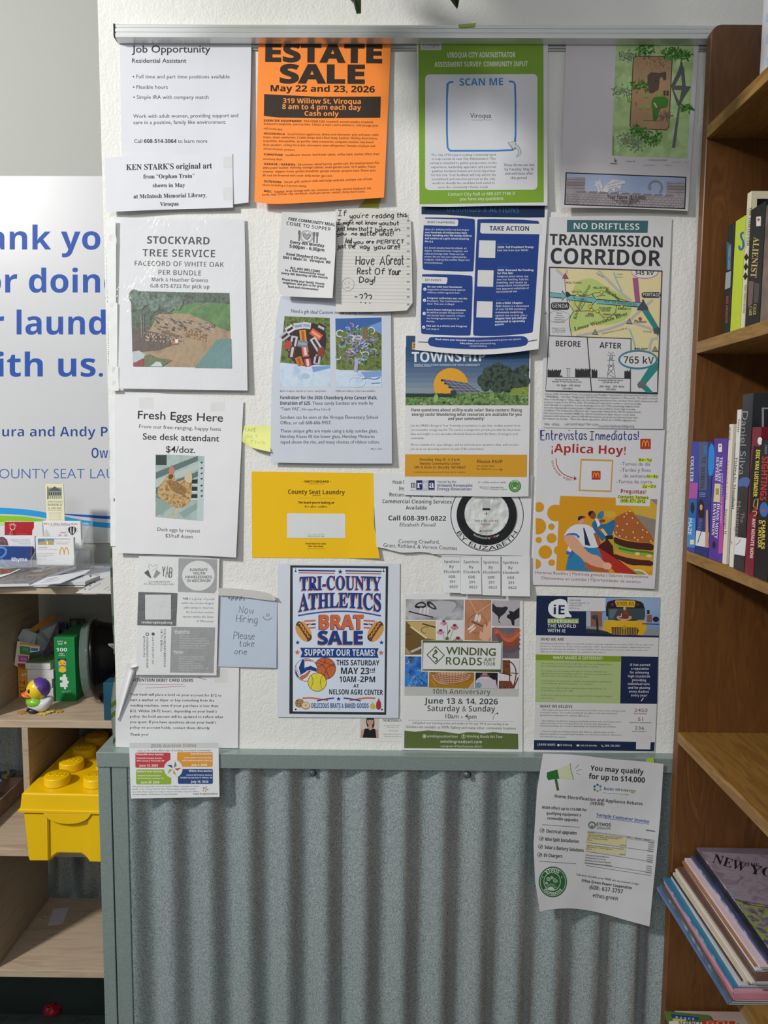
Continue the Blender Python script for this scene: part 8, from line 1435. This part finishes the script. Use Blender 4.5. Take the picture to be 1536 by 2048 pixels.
book('thick dark grey hardback with large pale lettering and a white shelf label', 1468, 1489, 1120, 791, xs - .004, SZ[2], glo('#33363a', '#1b1c20'), ops=b6, zm=zs_, depth=.15, oc=lambda T: (T.rect(880, 190, 949, 205, '#8f9094', 'cover_print'), T.rect(882, 190, 905, 400, '#8f9094', 'cover_print')))
def b7(T):
    T.poly([(795, 600), (890, 620), (840, 1200), (750, 1350), (760, 900)], '#1a1618', 'spine_print'); T.disc(862, 550, 26, '#d6d0d0', ry=42, part='spine_print'); T.t(0, 0, 1, 0, 42, 'ERIC VAN LUSTBADER', 'bold', '#d8cf3e', warp=V(822, 645, 788, 1150)); T.line([(805, 1185), (845, 1170), (830, 1290), (790, 1250), (805, 1185)], 7, '#c9a862'); T.line([(780, 1310), (830, 1305), (820, 1350), (790, 1360)], 8, '#c9a862', smooth=1); T.t(0, 0, 1, 0, 34, 'ANY MINUTE NOW', 'bold', '#d3c8ca', warp=V(780, 1385, 752, 1815))
book('maroon and black hardback with a yellow author name on its spine', 1490, 1508, 1126, 855, xs - .006, SZ[2], glo('#7a1f30', '#6a1a2a'), ops=b7, zm=zs_, depth=.14)
def b8(T):
    T.t(0, 0, 1, 0, 26, 'CHUCK', 'sb', '#8c8f94', warp=V(915, 590, 912, 690)); T.t(0, 0, 1, 0, 66, 'SIGHTINGS', 'bold', '#b8302f', warp=V(888, 715, 862, 1190)); T.disc(905, 1290, 46, '#2f62a5', ry=80, part='spine_print'); T.poly([(900, 1280), (925, 1300), (900, 1320), (880, 1300)], '#b8402f', 'spine_print'); T.t(0, 0, 1, 0, 34, 'CHARLES', 'bold', '#d8c84e', warp=V(888, 1405, 876, 1715)); T.t(0, 0, 1, 0, 34, 'D. TAYLOR', 'bold', '#d8c84e', warp=V(850, 1405, 838, 1700))
book('black paperback with bold red title and yellow author name at the right frame edge', 1509, 1537, 1133, 880, xs - .007, SZ[2], glo('#141416'), ops=b8, zm=zs_, depth=.12)
# --- upper shelf of books
zu = (1380, 380, 6.827); xu = PX(1444, 662, XB + .02).x
def u1(T):
    T.poly([(500, 700), (565, 740), (555, 1090), (500, 1090)], '#35566e', 'spine_print'); T.poly([(490, 1130), (560, 1105), (550, 1330), (475, 1360)], '#8f979a', 'spine_print'); T.t(0, 0, 1, 0, 30, 'RED DRAGON', 'bold', '#9c4a3c', warp=V(495, 1450, 482, 1815)); T.t(0, 0, 1, 0, 34, 'THOMAS HARRIS', 'sb', '#7fa0b5', warp=V(525, 750, 515, 1090))
book('black paperback with pale blue and red print, furthest back on the upper shelf', 1445, 1459, 662, 460, xu, SZ[1], glo('#17181a', '#202224'), ops=u1, zm=zu, depth=.11)
def u2(T): T.line([(735, 580), (700, 590), (692, 640), (730, 700), (725, 800), (680, 820), (672, 760)], 28, '#1f5f9a', smooth=2)
book('lime and yellow book with a blue letter on the upper shelf', 1460, 1480, 656, 450, xu + .001, SZ[1], glo('#b8c21e', '#a9bd3c', 3), ops=u2, zm=zu, depth=.13)
def u3(T):
    T.t(0, 0, 1, 0, 30, 'THE THIRTEENTH', 'serif', '#4a463c', off=-.02, warp=V(815, 235, 775, 760)); T.t(0, 0, 1, 0, 16, 'BARTHOLOMEW GRAND', 'sans', '#7c7868', warp=V(785, 260, 752, 800)); T.t(0, 0, 1, 0, 26, 'TOM THIBES HANKS', 'serif', '#3c3930', off=-.02, warp=V(745, 1290, 725, 1680))
    for y in (920, 1050, 1180): T.poly([(772 - (y - 920) * .05, y - 62), (800 - (y - 920) * .05, y), (765 - (y - 920) * .05, y + 55), (738 - (y - 920) * .05, y)], '#1b1a1a', 'spine_print')
book('tall cream book with three black diamonds down its spine', 1481, 1489, 653, 397, xu - .001, SZ[1], glo('#c9c2a8'), ops=u3, zm=zu, depth=.15, oc=lambda T: T.poly([(915, 120), (1065, 120), (1065, 300), (910, 300)], '#0b0b0c', 'cover_print'))
def u4(T):
    T.poly([(905, 365), (968, 360), (965, 490), (905, 495)], '#cfc9c4', 'spine_print'); T.disc(936, 405, 18, '#a83a30', part='spine_print'); T.t(0, 0, 1, 0, 82, 'ALIENIST', 'serif', '#b8a468', off=-.02, warp=V(868, 640, 826, 1195)); T.poly([(800, 1240), (870, 1250), (850, 1560), (790, 1600)], '#6a5450', 'spine_print'); T.poly([(880, 1260), (950, 1280), (930, 1540), (870, 1540)], '#4a4646', 'spine_print'); T.t(0, 0, 1, 0, 40, 'CALEB', 'serif', '#b8a468', warp=V(870, 1560, 860, 1700)); T.t(0, 0, 1, 0, 40, 'CARR', 'serif', '#b8a468', warp=V(812, 1590, 805, 1715))
book('black paperback with a gold title and brown photographs on its spine', 1490, 1518, 650, 428, xu - .003, SZ[1], glo('#181818', '#222220'), ops=u4, zm=zu, depth=.11)
book('brown and black paperback at the right frame edge of the upper shelf', 1519, 1550, 644, 420, xu - .002, SZ[1], noisy(['#2a2422', '#6a5a52', '#8a7a70'], 14, 3, .35), zm=zu, depth=.11)
zt0 = PX(1519, 150, XB + .03).z
def w1(T):
    for y in (35, 78, 122): T.poly([(1533, y - 8), (1545, y - 8), (1545, y + 10), (1532, y + 10)], '#a8b8d4')
book('white book with pale blue marks standing on the top shelf at the frame corner', 1519, 1575, 150, -40, XB + .03, SZ[0], glo('#c6c6cb'), ops=w1, depth=.14)
# --- pile of magazines
mags = [('#44608c', '#5a7aa5'), ('#3c4a4c', '#55605c'), ('#a85a70', '#c07a88'), ('#c08090', '#cf96a0'), ('#24688a', '#2f7898'), ('#b3aeb0', '#c8c6c9'), ('#1d1f22', '#303236'), ('#b7a58c', '#c8b8a0'), ('#c7c2b8', '#d3cec6'), ('#55403a', '#6f4f40'), ('#c3c3c4', '#d0d0d0'), ('#8a5f3c', '#a57850'), ('#cbb4ba', '#d6c4c8'), ('#3a4468', '#4a5580'), ('#16181f', '#3c4152'), ('#1f2026', '#2f3038'), ('#5f5560', '#7a6e78')]
A = PY(1314, 1775, -.052); B = PY(1394, 1694, -.052); n = len(mags); z = SZ[4] + .0004; th = (B.z - SZ[4] - .001) / n; rm = random.Random(5)
names = ['blue', 'dark grey', 'maroon pink', 'pale pink', 'teal', 'light grey', 'black', 'tan', 'cream', 'dark brown', 'silver grey', 'brown', 'pale rose', 'slate blue', 'black speckled', 'charcoal']
for i, (c1, c2) in enumerate(mags):
    t_ = i / (n - 1); x0 = lerp(A.x, B.x, t_ ** 1.1) + rm.uniform(-.004, .004); Lm = .268 + rm.uniform(-.008, .008); Wm = .20; y1 = -.052 - rm.uniform(0, .008) * (i > 0)
    lab = '%s magazine %s in the pile on the lower bookcase shelf' % (names[i], ('at the very bottom', 'second from the bottom', 'third from the bottom', 'fourth from the bottom', 'fifth from the bottom', 'sixth from the bottom', 'seventh from the bottom', 'eighth from the bottom', 'in the middle', 'eighth from the top', 'seventh from the top', 'sixth from the top', 'fifth from the top', 'fourth from the top', 'third from the top', 'second from the top')[i]) if i < n - 1 else 'topmost magazine of the pile with a mauve cover and large black title'
    r = empty('magazine', (x0 + Wm / 2, y1 - Lm / 2, z), lab, 'magazine', 'magazines piled on the lower bookcase shelf', rot=(0, 0, rm.uniform(-.012, .012)))
    def slab(z0, z1, ins, m, name):
        bm = bmesh.new(); k = 10; tp = []; bt = []
        for j in range(k + 1):
            y = lerp(Lm / 2 - ins, -Lm / 2 + ins, j / k); d = (-.0 if j < 7 else 0)
            tp.append([bm.verts.new((x, y, z1 + d)) for x in (-Wm / 2 + ins, Wm / 2)]); bt.append([bm.verts.new((x, y, z0 + d)) for x in (-Wm / 2 + ins, Wm / 2)])
        for j in range(k):
            bm.faces.new((tp[j][0], tp[j + 1][0], tp[j + 1][1], tp[j][1])); bm.faces.new((bt[j][0], bt[j][1], bt[j + 1][1], bt[j + 1][0])); bm.faces.new((tp[j][0], bt[j][0], bt[j + 1][0], tp[j + 1][0])); bm.faces.new((tp[j][1], tp[j + 1][1], bt[j + 1][1], bt[j][1]))
        bm.faces.new((tp[0][0], tp[0][1], bt[0][1], bt[0][0])); bm.faces.new((tp[-1][0], bt[-1][0], bt[-1][1], tp[-1][1])); link(name, bm, m, r)
    slab(.0002, th - .0016, .0012, noisy(['#b5b4b4', '#cfcecd', '#a5a4a6'], 6, 3, .6, (1, 1, 400)), 'pages'); slab(th - .0015, th - .0004, 0, noisy([c1, c2], 16, 4, .28, (1, 1, 1), spec=.6), 'cover')
    bm = bmesh.new(); box(bm, -Wm / 2 - .0006, -Wm / 2, -Lm / 2 + .001, Lm / 2 - .001, .0002, th - .0004); link('spine', bm, noisy([c1, c2, '#c9c7c6'] if i % 3 == 1 else [c1, c2], 35, 3, .3, (1, 1, 1)), r)
    z += th; last = r
zt_ = z - .0003
T = Sheet('c', None, None, [(1394, 1694), (1536, 1722)], [(1500, 1900), (1560, 1900)], xform=lambda x, y, up: PZ(x, y, zt_ + up * .001), zoom=(1236, 1648, 5.12))
T.poly([(840, 285), (1800, 330), (1800, 880), (1190, 770)], noisy(['#80727e', '#948591', '#6f6470'], 40, 4, .3, dist=1), 'cover_print'); T.poly([(1200, 780), (1800, 890), (1800, 1340), (1590, 1340)], noisy(['#4a4a2c', '#7a6a86', '#8a9a34', '#5f4a72', '#2f4a3c'], 55, 4, .3), 'cover_print'); T.line([(1190, 770), (1350, 830), (1536, 860), (1800, 870)], 6, '#26242a', part='cover_print')
T.t(1310, 425, 1440, 435, 34, 'THE', 'serif', '#1d1a20', off=-.02); T.t(960, 395, 1290, 495, 95, 'NEW', 'serif', '#1d1a20', off=-.03); T.t(1340, 505, 2100, 640, 95, 'YORKER', 'serif', '#1d1a20', off=-.03)
T.build(None, root=last)
# --- booklets on the bottom shelf
zl_ = PZ(1333, 2024, 0); zbk = .535
def g1(T):
    T.poly([(540, 1945), (830, 1978), (828, 2010), (560, 2005)], '#22408a', 'cover_print'); T.poly([(560, 1990), (700, 2000), (690, 2048), (560, 2048)], '#c9bf4a', 'cover_print')
    for i in range(5): T.t(590 + 42 * i, 1988 + 4 * i, 612 + 42 * i, 1990 + 4 * i, 18, 'BOGGS'[i], 'bold', '#d5d9e2')
zlow = SZ[5]; ztp = PY(1331, 2023, -.06).z
o = boxo('booklet_pile', XB + .015, XB + .17, -.30, -.052, zlow + .0004, ztp - .0045, noisy(['#5f5a54', '#b5b1aa', '#8a4a3c', '#3c5a6a'], 4, 2, .5, (.4, .4, 70)), bevel=.001); tag(o, 'pile of booklets lying on the bottom bookcase shelf', 'booklets', kind='stuff')
flat('booklet', 'green booklet with a blue title band under the magazine pile', 'booklet', [(1329, 2022), (1418, 2030), (1445, 2075), (1345, 2075)], ztp - .004, .004, noisy(['#4a6a2c', '#557a34'], 20, rough=.35), g1, zm=(1236, 1648, 5.12))
def g2(T): T.t(620, 2048, 850, 2056, 30, 'SCIENCE', 'bold', '#3a3638'); T.poly([(855, 2005), (1200, 2020), (1200, 2090), (870, 2090)], '#a83a2c', 'cover_print'); T.t(900, 2052, 1180, 2060, 36, 'GOL', 'bold', '#c98a7a')
flat('booklet', 'white and red booklet lying over the green one at the frame bottom', 'booklet', [(1338, 2042), (1472, 2046), (1500, 2085), (1350, 2085)], ztp + .0005, .004, noisy(['#c9c4ba', '#d3cec4'], 20, rough=.35), g2, zm=(1236, 1648, 5.12))
# ================================================================ hanging plant above the frame; its leaves shade the upper right of the board
pl = empty('hanging_plant', (-.14, -.36, 2.62), 'trailing green houseplant hanging from the ceiling above the notice wall', 'plant')
bm = bmesh.new(); lathe(bm, [(.05, -.06), (.075, .04), (.078, .045), (.07, .045), (.066, .036), (.002, .034)], 28); link('pot', bm, noisy(['#8d8f8e', '#9a9c9b'], 10), pl, smooth=True)
LM = noisy(['#29401f', '#3a5a2c'], 40, rough=.4); bm = bmesh.new()
prof = [(-.004, 0), (.0, .012), (.008, .021), (.022, .024), (.038, .018), (.056, .006), (.066, 0)]
L = [bm.verts.new((x, w_, -.004 + .06 * w_)) for x, w_ in prof]; R = [bm.verts.new((x, -w_, -.004 + .06 * w_)) for x, w_ in prof]; Cn = [bm.verts.new((x, 0, -.5 * x * x * 4)) for x, _ in prof]
for i in range(len(prof) - 1): bm.faces.new((L[i], L[i + 1], Cn[i + 1], Cn[i])); bm.faces.new((Cn[i], Cn[i + 1], R[i + 1], R[i]))
bmesh.ops.remove_doubles(bm, verts=bm.verts, dist=1e-5); lf = link('leaf', bm, LM, pl, smooth=True); rl_ = random.Random(11); first = True
tip = PY(1003, 4, -.36) - pl.location
for k in range(14):
    ang = k * .7; ex, ey, ez = rl_.uniform(-.34, .24), rl_.uniform(-.10, .12), rl_.uniform(-.40, -.24)
    if k == 0: ex, ey, ez = tip.x, 0, tip.z + .06
    pts = [Vector((.05 * math.cos(ang), .05 * math.sin(ang), .04)), Vector((ex * .5, ey * .5 + .0, .06)), Vector((ex * .9, ey, ez * .35)), Vector((ex, ey, ez))]
    def bz(t): a, b, c, d = pts; return a * (1 - t) ** 3 + b * 3 * t * (1 - t) ** 2 + c * 3 * t * t * (1 - t) + d * t ** 3
    bm = bmesh.new(); prev = None
    for j in range(17):
        p = bz(j / 16); ring = [bm.verts.new(p + Vector((.0014 * math.cos(a), .0014 * math.sin(a), 0))) for a in (0, 2.1, 4.2)]
        if prev:
            for q in range(3): bm.faces.new((prev[q], prev[(q + 1) % 3], ring[(q + 1) % 3], ring[q]))
        prev = ring
    link('stem', bm, LM, pl)
    for j in range(9):
        p = bz(.3 + .7 * j / 8)
        if (p + pl.location).z < tip.z + pl.location.z + .11 and not (k == 0 and j == 8): continue
        o = lf if first else lf.copy()
        if not first: COL.objects.link(o)
        first = False; o.parent = pl; o.location = p; s_ = rl_.uniform(1.2, 1.9); o.scale = (s_, s_, s_)
        o.rotation_euler = (rl_.uniform(-.6, .6), rl_.uniform(.5, 1.3), rl_.uniform(0, 6.28))
        if k == 0 and j == 8: o.scale = (.55, .55, .55); o.rotation_euler = (.9, 1.0, .2); o.location = tip + Vector((-.012, 0, .040))
